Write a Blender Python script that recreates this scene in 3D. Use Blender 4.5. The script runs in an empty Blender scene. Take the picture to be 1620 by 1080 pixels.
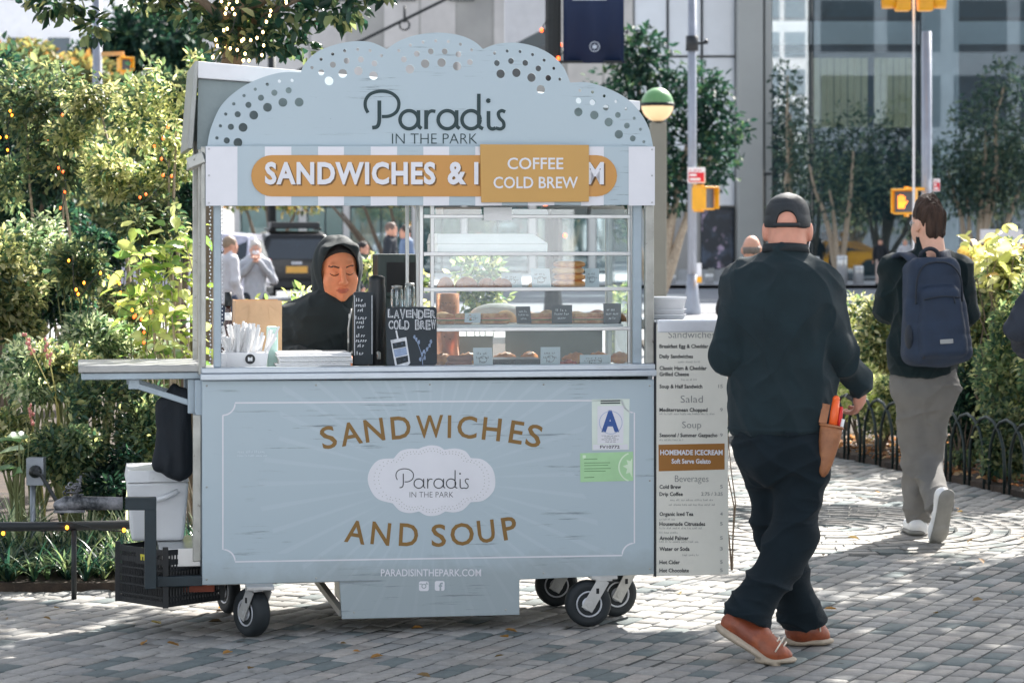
import bpy, math, random
import numpy as np
from mathutils import Vector, Matrix
random.seed(7); rng = np.random.default_rng(7)
R = math.radians
SC = bpy.context.scene
COL = SC.collection

# ------------------------------------------------------------------ camera, world, sun, exposure
EYE = 1.62; FPX = 4000.0; CX = 810.0; HY = 370.0      # camera height, focal length and horizon in photograph pixels
cam = bpy.data.objects.new('camera', bpy.data.cameras.new('camera')); COL.objects.link(cam)
cam.location = (0, 0, EYE); cam.rotation_euler = (R(90), 0, 0)
cam.data.sensor_width = 36.0; cam.data.lens = 36.0 * FPX / 1620.0
cam.data.shift_y = -(540.0 - HY) / 1620.0
cam.data.clip_start = 0.1; cam.data.clip_end = 2000.0
cam.data.dof.use_dof = True; cam.data.dof.focus_distance = 10.3; cam.data.dof.aperture_fstop = 6.3
SC.camera = cam
SUN_EL = R(41.0); SUN_AZ = R(27.0)                    # azimuth measured from +Y towards +X
w = bpy.data.worlds.new('World'); SC.world = w; w.use_nodes = True
nt = w.node_tree; nt.nodes.clear()
sky = nt.nodes.new('ShaderNodeTexSky'); sky.sky_type = 'NISHITA'; sky.sun_disc = False
sky.sun_elevation = SUN_EL; sky.sun_rotation = SUN_AZ; sky.air_density = 1.0; sky.dust_density = 2.0; sky.ozone_density = 0.6
bg = nt.nodes.new('ShaderNodeBackground'); bg.inputs['Strength'].default_value = 0.12
wo = nt.nodes.new('ShaderNodeOutputWorld')
hs = nt.nodes.new('ShaderNodeHueSaturation'); hs.inputs['Saturation'].default_value = 0.42
nt.links.new(sky.outputs[0], hs.inputs['Color']); nt.links.new(hs.outputs[0], bg.inputs[0]); nt.links.new(bg.outputs[0], wo.inputs[0])
sl = bpy.data.lights.new('sun', 'SUN'); sl.energy = 4.8; sl.angle = R(0.53); sl.color = (1.0, 0.955, 0.89)
sun = bpy.data.objects.new('sun', sl); COL.objects.link(sun)
SDIR = Vector((math.sin(SUN_AZ) * math.cos(SUN_EL), math.cos(SUN_AZ) * math.cos(SUN_EL), math.sin(SUN_EL)))
sun.rotation_euler = (-SDIR).to_track_quat('-Z', 'Y').to_euler(); sun.location = (20, 40, 40)
SC.view_settings.view_transform = 'Standard'; SC.view_settings.look = 'None'
SC.view_settings.exposure = 1.55; SC.view_settings.gamma = 1.0; SC.view_settings.use_curve_mapping = False
SC.render.engine = 'CYCLES'; SC.cycles.use_denoising = True
SC.cycles.max_bounces = 8; SC.cycles.transparent_max_bounces = 24

# ------------------------------------------------------------------ places
def P(px, py, Y): return Vector(((px - CX) / FPX * Y, Y, EYE - (py - HY) / FPX * Y))
def G(px, py):
    Y = EYE * FPX / (py - HY); return Vector(((px - CX) / FPX * Y, Y, 0))
CY0 = 10.15; CX0 = (320 - CX) / FPX * CY0; CTH = R(9.9); CC, CS = math.cos(CTH), math.sin(CTH)
def K(px, py, d=0.0):
    "point of the cart (its own axes: x along the front, y to the back, z up) at depth d behind its front face"
    ox, oy = CX0 - d * CS, CY0 + d * CC
    k = (px - CX) / FPX
    u = (k * oy - ox) / (CC - k * CS)
    return Vector((u, d, EYE - (py - HY) / FPX * (oy + u * CS)))
def KW(v):
    return Vector((CX0 + v[0] * CC - v[1] * CS, CY0 + v[0] * CS + v[1] * CC, v[2]))

# ------------------------------------------------------------------ materials
def lin(c): return tuple(((x / 12.92) if x <= .04045 else ((x + .055) / 1.055) ** 2.4) for x in c)
def rgb(r, g, b): return lin((r / 255, g / 255, b / 255))
class NT:
    def __init__(s, m):
        m.use_nodes = True; s.t = m.node_tree; s.t.nodes.clear()
        s.out = s.n('ShaderNodeOutputMaterial')
    def n(s, typ, **kw):
        x = s.t.nodes.new(typ)
        for k, v in kw.items(): setattr(x, k, v)
        return x
    def l(s, a, b): s.t.links.new(a, b)
    def math(s, op, a, b=None, c=None):
        x = s.n('ShaderNodeMath', operation=op)
        for i, v in enumerate((a, b, c)):
            if v is None: continue
            if isinstance(v, (int, float)): x.inputs[i].default_value = v
            else: s.l(v, x.inputs[i])
        return x.outputs[0]
    def mix(s, f, a, b):
        x = s.n('ShaderNodeMix', data_type='RGBA')
        for i, v in ((0, f), (6, a), (7, b)):
            if isinstance(v, (int, float)): x.inputs[i].default_value = v
            elif isinstance(v, tuple): x.inputs[i].default_value = (*v[:3], 1)
            else: s.l(v, x.inputs[i])
        return x.outputs[2]
    def noise(s, scale, detail=4, rough=.55, vec=None, out=0):
        x = s.n('ShaderNodeTexNoise'); x.inputs['Scale'].default_value = scale
        x.inputs['Detail'].default_value = detail; x.inputs['Roughness'].default_value = rough
        if vec is not None: s.l(vec, x.inputs['Vector'])
        return x.outputs[out]
    def coord(s, which='Object', scale=None):
        c = s.n('ShaderNodeTexCoord').outputs[which]
        if scale is None: return c
        m = s.n('ShaderNodeMapping'); m.inputs['Scale'].default_value = scale; s.l(c, m.inputs['Vector'])
        return m.outputs[0]
    def ramp(s, f, a, b):
        x = s.n('ShaderNodeMapRange'); x.inputs[1].default_value = a; x.inputs[2].default_value = b
        s.l(f, x.inputs[0]); return x.outputs[0]
MATS = {}
def mat(name, c=(.5, .5, .5), rough=.6, metal=0., var=.12, vs=6., bump=.0, bs=60., spec=.5, attr=None, c2=None, wear=None, stretch=None, coat=0., sss=0., sheen=0., stain=None):
    "principled with a noisy colour, fine relief and optional second colour (c2, in patches) or wear (colour, amount)"
    if name in MATS: return MATS[name]
    m = bpy.data.materials.new(name); MATS[name] = m; t = NT(m)
    p = t.n('ShaderNodeBsdfPrincipled'); t.l(p.outputs[0], t.out.inputs[0])
    co = t.coord('Object', stretch)
    f = t.noise(vs, 5, .6, co)
    base = c
    if attr:
        a = t.n('ShaderNodeAttribute'); a.attribute_name = attr; base = a.outputs['Color']
    lo = t.n('ShaderNodeMix', data_type='RGBA', blend_type='MULTIPLY'); lo.inputs[0].default_value = 1
    if isinstance(base, tuple): lo.inputs[6].default_value = (*base, 1)
    else: t.l(base, lo.inputs[6])
    g = t.ramp(f, .3, .7); g = t.math('MULTIPLY_ADD', g, 2 * var, 1 - var)
    cmb = t.n('ShaderNodeCombineColor')
    for i in range(3): t.l(g, cmb.inputs[i])
    t.l(cmb.outputs[0], lo.inputs[7]); cur = lo.outputs[2]
    if c2 is not None:
        f2 = t.ramp(t.noise(vs * .6, 6, .7, co), .45, .6); cur = t.mix(f2, cur, c2)
    if wear is not None:
        f3 = t.ramp(t.noise(vs * 3.1, 8, .75, co), 1 - wear[1] - .06, 1 - wear[1]); cur = t.mix(f3, cur, wear[0])
    if stain is not None:                                   # marks that lie across neighbouring pieces
        gp = t.n('ShaderNodeNewGeometry').outputs['Position']
        f4 = t.ramp(t.noise(stain[1], 6, .7, gp), .52, .72); cur = t.mix(t.math('MULTIPLY', f4, stain[2]), cur, stain[0])
        f5 = t.ramp(t.noise(stain[1] * 9, 3, .6, gp), .70, .74); cur = t.mix(t.math('MULTIPLY', f5, .8), cur, tuple(x * .45 for x in stain[0]))
    t.l(cur, p.inputs['Base Color'])
    p.inputs['Metallic'].default_value = metal; p.inputs['Specular IOR Level'].default_value = spec
    t.l(t.math('MULTIPLY_ADD', f, .25, max(rough - .12, .03)), p.inputs['Roughness'])
    if coat: p.inputs['Coat Weight'].default_value = coat; p.inputs['Coat Roughness'].default_value = .08
    if sheen: p.inputs['Sheen Weight'].default_value = sheen
    if sss:
        p.inputs['Subsurface Weight'].default_value = sss; p.inputs['Subsurface Radius'].default_value = (.012, .005, .003); p.inputs['Subsurface Scale'].default_value = .6
    if bump:
        b = t.n('ShaderNodeBump'); b.inputs['Strength'].default_value = bump; b.inputs['Distance'].default_value = .01
        t.l(t.noise(bs, 4, .6, co), b.inputs['Height']); t.l(b.outputs[0], p.inputs['Normal'])
    return m
def glow(name, c, strength):
    if name in MATS: return MATS[name]
    m = bpy.data.materials.new(name); MATS[name] = m; t = NT(m)
    p = t.n('ShaderNodeBsdfPrincipled'); t.l(p.outputs[0], t.out.inputs[0])
    p.inputs['Base Color'].default_value = (*c, 1); p.inputs['Emission Color'].default_value = (*c, 1); p.inputs['Emission Strength'].default_value = strength
    return m
def glassmat(name, tint=(.93, .96, .96), refl=.08, rough=.02, fres=.6):
    if name in MATS: return MATS[name]
    m = bpy.data.materials.new(name); MATS[name] = m; t = NT(m)
    tr = t.n('ShaderNodeBsdfTransparent'); tr.inputs[0].default_value = (*tint, 1)
    gl = t.n('ShaderNodeBsdfGlossy'); gl.inputs['Roughness'].default_value = rough; gl.inputs[0].default_value = (.9, .95, .97, 1)
    lw = t.n('ShaderNodeLayerWeight'); lw.inputs[0].default_value = .25
    f = t.math('MULTIPLY_ADD', lw.outputs[0], fres, refl)
    mx = t.n('ShaderNodeMixShader'); t.l(f, mx.inputs[0]); t.l(tr.outputs[0], mx.inputs[1]); t.l(gl.outputs[0], mx.inputs[2]); t.l(mx.outputs[0], t.out.inputs[0])
    return m
def leafmat(name, trans=.52, rough=.42, spec=.5, tc=(1.1, 1.12, .86)):
    if name in MATS: return MATS[name]
    m = bpy.data.materials.new(name); MATS[name] = m; t = NT(m)
    a = t.n('ShaderNodeAttribute'); a.attribute_name = 'Col'
    p = t.n('ShaderNodeBsdfPrincipled'); t.l(a.outputs['Color'], p.inputs['Base Color']); p.inputs['Roughness'].default_value = rough; p.inputs['Specular IOR Level'].default_value = spec
    tl = t.n('ShaderNodeBsdfTranslucent')
    mu = t.n('ShaderNodeMix', data_type='RGBA', blend_type='MULTIPLY'); mu.inputs[0].default_value = 1; t.l(a.outputs['Color'], mu.inputs[6]); mu.inputs[7].default_value = (*[x * 1.55 for x in tc], 1)
    t.l(mu.outputs[2], tl.inputs[0])
    mx = t.n('ShaderNodeMixShader'); mx.inputs[0].default_value = trans
    t.l(p.outputs[0], mx.inputs[1]); t.l(tl.outputs[0], mx.inputs[2]); t.l(mx.outputs[0], t.out.inputs[0])
    return m

# ------------------------------------------------------------------ mesh building
def link_mesh(name, me, mats, parent=None):
    o = bpy.data.objects.new(name, me); COL.objects.link(o)
    for m in (mats if isinstance(mats, (list, tuple)) else [mats]):
        if m.name not in [x.name for x in me.materials if x]: me.materials.append(m)
    if parent is not None: o.parent = parent
    return o
def tag(o, label=None, cat=None, group=None, kind=None):
    for k, v in (('label', label), ('category', cat), ('group', group), ('kind', kind)):
        if v: o[k] = v
    return o
def thing(name, label, cat, loc=(0, 0, 0), rz=0., group=None):
    o = bpy.data.objects.new(name, None); COL.objects.link(o); o.location = loc; o.rotation_euler = (0, 0, rz)
    o.empty_display_size = .1
    return tag(o, label, cat, group)
def copy_tree(o, parent=None):
    c = o.copy(); COL.objects.link(c)
    if parent is not None: c.parent = parent
    for ch in [x for x in COL.objects if x.parent == o]: copy_tree(ch, c)
    return c
def basis(d, up=(0, 0, 1)):
    d = Vector(d).normalized(); u = Vector(up)
    if abs(d.dot(u)) > .98: u = Vector((1, 0, 0))
    a = d.cross(u).normalized(); b = a.cross(d).normalized()
    return a, b, d
class MB:
    def __init__(s): s.v = []; s.f = []; s.mi = []; s.sm = []
    def add(s, vs, fs, m=0, smooth=False):
        k = len(s.v); s.v += [tuple(x) for x in vs]
        for f in fs: s.f.append([i + k for i in f]); s.mi.append(m); s.sm.append(smooth)
        return s
    def box(s, x0, x1, y0, y1, z0, z1, m=0):
        return s.add([(x0, y0, z0), (x1, y0, z0), (x1, y1, z0), (x0, y1, z0), (x0, y0, z1), (x1, y0, z1), (x1, y1, z1), (x0, y1, z1)],
                     [(3, 2, 1, 0), (4, 5, 6, 7), (0, 1, 5, 4), (1, 2, 6, 5), (2, 3, 7, 6), (3, 0, 4, 7)], m)
    def boxr(s, c, size, rot=None, m=0, taper=1.0):
        c = Vector(c); M = rot or Matrix.Identity(3); hx, hy, hz = [x / 2 for x in size]; vs = []
        for z in (-hz, hz):
            q = taper if z > 0 else 1
            for x, y in ((-hx, -hy), (hx, -hy), (hx, hy), (-hx, hy)): vs.append(c + M @ Vector((x * q, y * q, z)))
        return s.add(vs, [(3, 2, 1, 0), (4, 5, 6, 7), (0, 1, 5, 4), (1, 2, 6, 5), (2, 3, 7, 6), (3, 0, 4, 7)], m)
    def bar(s, p0, p1, w, h, m=0, up=(0, 0, 1)):
        p0, p1 = Vector(p0), Vector(p1); a, b, d = basis(p1 - p0, up); vs = []
        for p in (p0, p1):
            for x, y in ((-1, -1), (1, -1), (1, 1), (-1, 1)): vs.append(p + a * (x * w / 2) + b * (y * h / 2))
        return s.add(vs, [(3, 2, 1, 0), (4, 5, 6, 7), (0, 1, 5, 4), (1, 2, 6, 5), (2, 3, 7, 6), (3, 0, 4, 7)], m)
    def tube(s, pts, r, n=10, m=0, caps=True, smooth=True):
        pts = [Vector(p) for p in pts]; rs = r if isinstance(r, (list, tuple)) else [r] * len(pts)
        k0 = len(s.v); a = None
        for i, p in enumerate(pts):
            d = (pts[min(i + 1, len(pts) - 1)] - pts[max(i - 1, 0)])
            if d.length < 1e-9: d = Vector((0, 0, 1))
            d.normalize()
            if a is None: a, _, _ = basis(d); b = d.cross(a)
            else:
                a = (a - d * a.dot(d)).normalized(); b = d.cross(a)
            for j in range(n):
                t = 2 * math.pi * j / n; s.v.append(tuple(p + (a * math.cos(t) + b * math.sin(t)) * rs[i]))
        for i in range(len(pts) - 1):
            for j in range(n):
                q = k0 + i * n; s.f.append([q + j, q + (j + 1) % n, q + n + (j + 1) % n, q + n + j]); s.mi.append(m); s.sm.append(smooth)
        if caps:
            s.f.append([k0 + j for j in range(n)][::-1]); s.mi.append(m); s.sm.append(False)
            q = k0 + (len(pts) - 1) * n; s.f.append([q + j for j in range(n)]); s.mi.append(m); s.sm.append(False)
        return s
    def cyl(s, p0, p1, r0, r1=None, n=16, m=0): return s.tube([p0, p1], [r0, r0 if r1 is None else r1], n, m)
    def lathe(s, prof, c=(0, 0, 0), axis=(0, 0, 1), n=20, m=0, smooth=True):
        a, b, d = basis(axis); c = Vector(c); k0 = len(s.v); N = len(prof)
        for r, z in prof:
            for j in range(n):
                t = 2 * math.pi * j / n; s.v.append(tuple(c + d * z + (a * math.cos(t) + b * math.sin(t)) * max(r, 1e-4)))
        for i in range(N - 1):
            for j in range(n):
                q = k0 + i * n; s.f.append([q + j, q + (j + 1) % n, q + n + (j + 1) % n, q + n + j]); s.mi.append(m); s.sm.append(smooth)
        s.f.append([k0 + j for j in range(n)][::-1]); s.mi.append(m); s.sm.append(False)
        q = k0 + (N - 1) * n; s.f.append([q + j for j in range(n)]); s.mi.append(m); s.sm.append(False)
        return s
    def ell(s, c, r, rot=None, nu=14, nv=9, m=0, zmin=-1., zmax=1.):
        c = Vector(c); M = rot or Matrix.Identity(3); k0 = len(s.v); t0, t1 = math.asin(zmin), math.asin(zmax)
        for i in range(nv + 1):
            t = t0 + (t1 - t0) * i / nv
            for j in range(nu):
                a = 2 * math.pi * j / nu
                q = max(math.cos(t), 1e-3); s.v.append(tuple(c + M @ Vector((r[0] * q * math.cos(a), r[1] * q * math.sin(a), r[2] * math.sin(t)))))
        for i in range(nv):
            for j in range(nu):
                q = k0 + i * nu; s.f.append([q + j, q + (j + 1) % nu, q + nu + (j + 1) % nu, q + nu + j]); s.mi.append(m); s.sm.append(True)
        s.f.append([k0 + j for j in range(nu)][::-1]); s.mi.append(m); s.sm.append(True)
        q = k0 + nv * nu; s.f.append([q + j for j in range(nu)]); s.mi.append(m); s.sm.append(True)
        return s
    def prism(s, poly, fn, w0, w1, m=0):
        "poly of (a, b), fn(a, b, w) -> point"
        n = len(poly); vs = [fn(a, b, w0) for a, b in poly] + [fn(a, b, w1) for a, b in poly]
        return s.add(vs, [list(range(n)), list(range(2 * n - 1, n - 1, -1))] + [(i + n, (i + 1) % n + n, (i + 1) % n, i) for i in range(n)], m)
    def face(s, pts, m=0): return s.add(pts, [list(range(len(pts)))], m)
    def build(s, name, mats, parent=None, bevel=0., seg=2, org=None, fixn=True):
        me = bpy.data.meshes.new(name)
        o3 = Vector(org) if org is not None else None
        me.from_pydata(s.v if o3 is None else [tuple(Vector(x) - o3) for x in s.v], [], s.f)
        me.polygons.foreach_set('material_index', s.mi); me.polygons.foreach_set('use_smooth', s.sm); me.update()
        if fixn:
            import bmesh
            bm = bmesh.new(); bm.from_mesh(me); bmesh.ops.recalc_face_normals(bm, faces=bm.faces); bm.to_mesh(me); bm.free()
        o = link_mesh(name, me, mats, parent)
        if o3 is not None: o.location = o3
        if bevel:
            b = o.modifiers.new('bevel', 'BEVEL'); b.width = bevel; b.segments = seg; b.limit_method = 'ANGLE'; b.angle_limit = R(40)
        return o
def mesh_np(name, V, Q, col=None, smooth=False):
    "mesh from numpy arrays; Q is an (n, k) array of faces of equal size"
    me = bpy.data.meshes.new(name); n, k = Q.shape
    me.vertices.add(len(V)); me.vertices.foreach_set('co', np.ascontiguousarray(V, dtype=np.float32).ravel())
    me.loops.add(n * k); me.loops.foreach_set('vertex_index', np.ascontiguousarray(Q, dtype=np.int32).ravel())
    me.polygons.add(n); me.polygons.foreach_set('loop_start', np.arange(0, n * k, k, dtype=np.int32))
    if smooth: me.polygons.foreach_set('use_smooth', np.ones(n, dtype=bool))
    if col is not None:
        a = me.color_attributes.new('Col', 'FLOAT_COLOR', 'POINT')
        c = np.ones((len(V), 4), np.float32); c[:, :3] = col; a.data.foreach_set('color', c.ravel())
    me.update(calc_edges=True); return me
def catmull(pts, n=8, closed=False):
    pts = [Vector(p) for p in pts]; out = []; N = len(pts)
    for i in range(N if closed else N - 1):
        g = (lambda j: pts[j % N]) if closed else (lambda j: pts[min(max(j, 0), N - 1)])
        p0, p1, p2, p3 = g(i - 1), g(i), g(i + 1), g(i + 2)
        for q in range(n):
            t = q / n
            out.append(.5 * ((2 * p1) + (p2 - p0) * t + (2 * p0 - 5 * p1 + 4 * p2 - p3) * t * t + (3 * p1 - p0 - 3 * p2 + p3) * t ** 3))
    if not closed: out.append(pts[-1])
    return out
def ribbon(mb, pts, wd, fn, m=0):
    "flat stroke of width wd along 2-D points; fn(a, b) -> point; wd may be a list"
    pts = [Vector((p[0], p[1])) for p in pts]; vs = []
    for i, p in enumerate(pts):
        d = pts[min(i + 1, len(pts) - 1)] - pts[max(i - 1, 0)]; d.normalize() if d.length > 1e-9 else None
        nn = Vector((-d.y, d.x)); ww = wd[i] if isinstance(wd, (list, tuple)) else wd
        vs += [fn(*(p + nn * ww / 2)), fn(*(p - nn * ww / 2))]
    mb.add(vs, [(2 * i, 2 * i + 1, 2 * i + 3, 2 * i + 2) for i in range(len(pts) - 1)], m)
_TX = {}
def textgeo(s, bold=0., res=3, sp=1.):
    key = (s, bold, res, sp)
    if key in _TX: return _TX[key]
    cu = bpy.data.curves.new('text', 'FONT'); cu.body = s; cu.resolution_u = res; cu.offset = bold; cu.fill_mode = 'BOTH'; cu.space_character = sp
    o = bpy.data.objects.new('text', cu); COL.objects.link(o)
    dg = bpy.context.evaluated_depsgraph_get(); ev = o.evaluated_get(dg); me = ev.to_mesh()
    v = [(x.co.x, x.co.y) for x in me.vertices]; f = [list(p.vertices) for p in me.polygons]
    ev.to_mesh_clear(); bpy.data.objects.remove(o); bpy.data.curves.remove(cu)
    _TX[key] = (v, f); return v, f
def text(mb, s, fn, x0, y0, x1, y1, bold=0., m=0, keep=None, rot=0., res=3, sp=1.):
    """letters filling the box x0..x1, y0..y1 of a 2-D system whose y grows upwards (or downwards: then y1 < y0 is the top);
    keep='l' / 'c' / 'r' keeps the letters' own proportions at that alignment, height from the box"""
    v, f = textgeo(s, bold, res, sp)
    if not v: return
    xs = [p[0] for p in v]; ys = [p[1] for p in v]; ax, bx, ay, by = min(xs), max(xs), min(ys), max(ys)
    sx = (x1 - x0) / (bx - ax); sy = (y1 - y0) / (by - ay)
    if keep:
        sx = abs(sy); wd = sx * (bx - ax)
        if wd > abs(x1 - x0): sx *= abs(x1 - x0) / wd; wd = abs(x1 - x0)
        x0 = {'l': x0, 'c': (x0 + x1) / 2 - wd / 2, 'r': x1 - wd}[keep]
    pts = [Vector((x0 + (p[0] - ax) * sx, y0 + (p[1] - ay) * sy)) for p in v]
    if rot:
        c = Vector(((x0 + x1) / 2, (y0 + y1) / 2)); cr, sr = math.cos(rot), math.sin(rot)
        pts = [c + Vector(((p.x - c.x) * cr - (p.y - c.y) * sr, (p.x - c.x) * sr + (p.y - c.y) * cr)) for p in pts]
    mb.add([fn(p.x, p.y) for p in pts], f, m)

def scribble(mb, fn, x0, x1, y, h, m=0):
    "a line of print too small to read: short strokes in word-like runs"
    x = x0; s = 1 if x1 > x0 else -1
    while (x1 - x) * s > abs(h) * .8:
        wl = int(rng.integers(2, 7))
        for _ in range(wl):
            if (x1 - x) * s < abs(h) * .6: break
            k = rng.integers(3); hh = h * (1.0 if k == 0 else .66)
            a, c = (x, y), (x + s * abs(h) * .12 * k, y + hh); ribbon(mb, [a, c], abs(h) * .24, fn, m)
            if k: ribbon(mb, [(x, y + hh * .1), (x + s * abs(h) * .42, y + hh * (.12 if k == 1 else .9))], abs(h) * .22, fn, m)
            x += s * abs(h) * .66
        x += s * abs(h) * .6

# ------------------------------------------------------------------ soft bodies: distance fields meshed by surface nets
def smin(a, b, k):
    h = np.maximum(k - np.abs(a - b), 0) / k
    return np.minimum(a, b) - h * h * k * .25
class Field:
    def __init__(s, lo, hi, h):
        s.lo = np.array(lo, float); s.h = h; n = np.ceil((np.array(hi, float) - s.lo) / h).astype(int) + 1
        s.ax = [s.lo[i] + h * np.arange(n[i]) for i in range(3)]
        s.F = np.full(n, 1.0, np.float32)
    def sub(s, lo, hi):
        sl = []
        for i in range(3):
            a = int(np.clip(math.floor((lo[i] - s.lo[i]) / s.h), 0, len(s.ax[i]))); b = int(np.clip(math.ceil((hi[i] - s.lo[i]) / s.h) + 1, 0, len(s.ax[i])))
            sl.append(slice(a, b))
        X = s.ax[0][sl[0]][:, None, None]; Y = s.ax[1][sl[1]][None, :, None]; Z = s.ax[2][sl[2]][None, None, :]
        return tuple(sl), X, Y, Z
    def cap(s, a, b, ra, rb, k=.02, flat=None, op='add'):
        "tapered capsule; flat = (axis, factor) squeezes its section along the axis by the factor"
        a, b = np.array(a, float), np.array(b, float); m = max(ra, rb) + k + 3 * s.h
        sl, X, Y, Z = s.sub(np.minimum(a, b) - m, np.maximum(a, b) + m)
        if 0 in s.F[sl].shape: return s
        d = b - a; L2 = max(d @ d, 1e-9)
        x, y, z = X - a[0], Y - a[1], Z - a[2]
        t = np.clip((x * d[0] + y * d[1] + z * d[2]) / L2, 0, 1)
        x, y, z = x - t * d[0], y - t * d[1], z - t * d[2]
        sc = 1.
        if flat is not None:
            ax = np.array(flat[0], float); ax /= np.linalg.norm(ax); q = (x * ax[0] + y * ax[1] + z * ax[2]) * (1 / flat[1] - 1)
            x, y, z = x + q * ax[0], y + q * ax[1], z + q * ax[2]; sc = flat[1] ** .5
        D = (np.sqrt(x * x + y * y + z * z) - (ra + (rb - ra) * t)) * sc
        return s.comb(sl, D, k, op)
    def ell(s, c, r, rot=None, k=.02, op='add'):
        c = np.array(c, float); r = np.array(r, float); m = r.max() + k + 3 * s.h
        sl, X, Y, Z = s.sub(c - m, c + m)
        if 0 in s.F[sl].shape: return s
        M = np.array(rot if rot is not None else np.eye(3), float)      # columns are the axes
        x, y, z = X - c[0], Y - c[1], Z - c[2]
        p = [(x * M[0, i] + y * M[1, i] + z * M[2, i]) for i in range(3)]
        k0 = np.sqrt(sum((p[i] / r[i]) ** 2 for i in range(3))); k1 = np.sqrt(sum((p[i] / r[i] ** 2) ** 2 for i in range(3))) + 1e-9
        return s.comb(sl, k0 * (k0 - 1) / k1, k, op)
    def comb(s, sl, D, k, op):
        D = D.astype(np.float32)
        if op == 'add': s.F[sl] = smin(s.F[sl], D, k)
        else: s.F[sl] = -smin(-s.F[sl], D, k)
        return s
    def cut(s, p, n, k=0., lo=None, hi=None):
        "remove what lies on the side n points to, inside the box lo..hi when given"
        p, n = np.array(p, float), np.array(n, float); n /= np.linalg.norm(n)
        sl, X, Y, Z = s.sub(s.lo if lo is None else lo, (s.lo + 1e3) if hi is None else hi)
        D = ((X - p[0]) * n[0] + (Y - p[1]) * n[1] + (Z - p[2]) * n[2]).astype(np.float32)
        s.F[sl] = np.maximum(s.F[sl], D) if not k else -smin(-s.F[sl], -D, k)
        return s
    def mesh(s, smooth=2):
        F = s.F; I = F < 0; nx, ny, nz = F.shape
        cnt = np.zeros((nx - 1, ny - 1, nz - 1), np.int8)
        for a in (0, 1):
            for b in (0, 1):
                for c in (0, 1): cnt += I[a:nx - 1 + a, b:ny - 1 + b, c:nz - 1 + c]
        cells = np.argwhere((cnt > 0) & (cnt < 8))
        idx = np.full(cnt.shape, -1, np.int32); idx[tuple(cells.T)] = np.arange(len(cells))
        acc = np.zeros((len(cells), 3)); num = np.zeros(len(cells))
        C = [(a, b, c) for a in (0, 1) for b in (0, 1) for c in (0, 1)]
        for i in range(8):
            for j in range(i + 1, 8):
                if sum(abs(x - y) for x, y in zip(C[i], C[j])) != 1: continue
                f0 = F[tuple((cells + C[i]).T)]; f1 = F[tuple((cells + C[j]).T)]; mk = (f0 < 0) != (f1 < 0)
                t = np.where(mk, f0 / np.where(mk, f0 - f1, 1), 0)[:, None]
                acc += np.where(mk[:, None], np.array(C[i]) * (1 - t) + np.array(C[j]) * t, 0); num += mk
        V = s.lo + s.h * (cells + acc / num[:, None]); Q = []
        for ax in range(3):
            o = [(1, 0, 0), (0, 1, 0), (0, 0, 1)]; e = np.array(o[ax]); u = np.array(o[(ax + 1) % 3]); v = np.array(o[(ax + 2) % 3])
            A = I[:nx - e[0], :ny - e[1], :nz - e[2]]; B = I[e[0]:, e[1]:, e[2]:]
            for flip in (0, 1):
                g = np.argwhere((A & ~B) if not flip else (~A & B))
                g = g[(g[:, (ax + 1) % 3] > 0) & (g[:, (ax + 2) % 3] > 0)]
                g = g[(g[:, 0] < nx - 1) & (g[:, 1] < ny - 1) & (g[:, 2] < nz - 1)]
                if not len(g): continue
                q = [idx[tuple(x.T)] for x in (g, g - u, g - u - v, g - v)]
                q = np.stack(q if flip else q[::-1], 1); Q.append(q[(q >= 0).all(1)])
        Q = np.concatenate(Q) if Q else np.zeros((0, 4), np.int32)
        E = np.concatenate([Q[:, [0, 1]], Q[:, [1, 2]], Q[:, [2, 3]], Q[:, [3, 0]]])
        for _ in range(smooth):
            S = np.zeros_like(V); N = np.zeros(len(V))
            for k in range(3): S[:, k] = np.bincount(E[:, 0], V[E[:, 1], k], len(V)) + np.bincount(E[:, 1], V[E[:, 0], k], len(V))
            N = np.bincount(E[:, 0], minlength=len(V)) + np.bincount(E[:, 1], minlength=len(V)); ok = N > 0
            V[ok] = V[ok] * .4 + .6 * S[ok] / N[ok, None]
        return V, Q
def normals(V, Q):
    n = np.cross(V[Q[:, 2]] - V[Q[:, 0]], V[Q[:, 3]] - V[Q[:, 1]]); N = np.zeros_like(V)
    for j in range(4):
        for k in range(3): N[:, k] += np.bincount(Q[:, j], n[:, k], len(V))
    return N / (np.linalg.norm(N, axis=1, keepdims=True) + 1e-12)
def vnoise(p, seed=0):
    p = np.asarray(p, float); i = np.floor(p).astype(np.int64); f = p - i; f = f * f * (3 - 2 * f); out = 0
    for a in (0, 1):
        for b in (0, 1):
            for c in (0, 1):
                hsh = (i[:, 0] + a) * 374761393 + (i[:, 1] + b) * 668265263 + (i[:, 2] + c) * 2147483647 + seed * 974711
                hsh = (hsh ^ (hsh >> 13)) * 1274126177; hsh = (hsh ^ (hsh >> 16)) & 0xffff
                out = out + hsh / 65535. * (f[:, 0] if a else 1 - f[:, 0]) * (f[:, 1] if b else 1 - f[:, 1]) * (f[:, 2] if c else 1 - f[:, 2])
    return out
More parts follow.
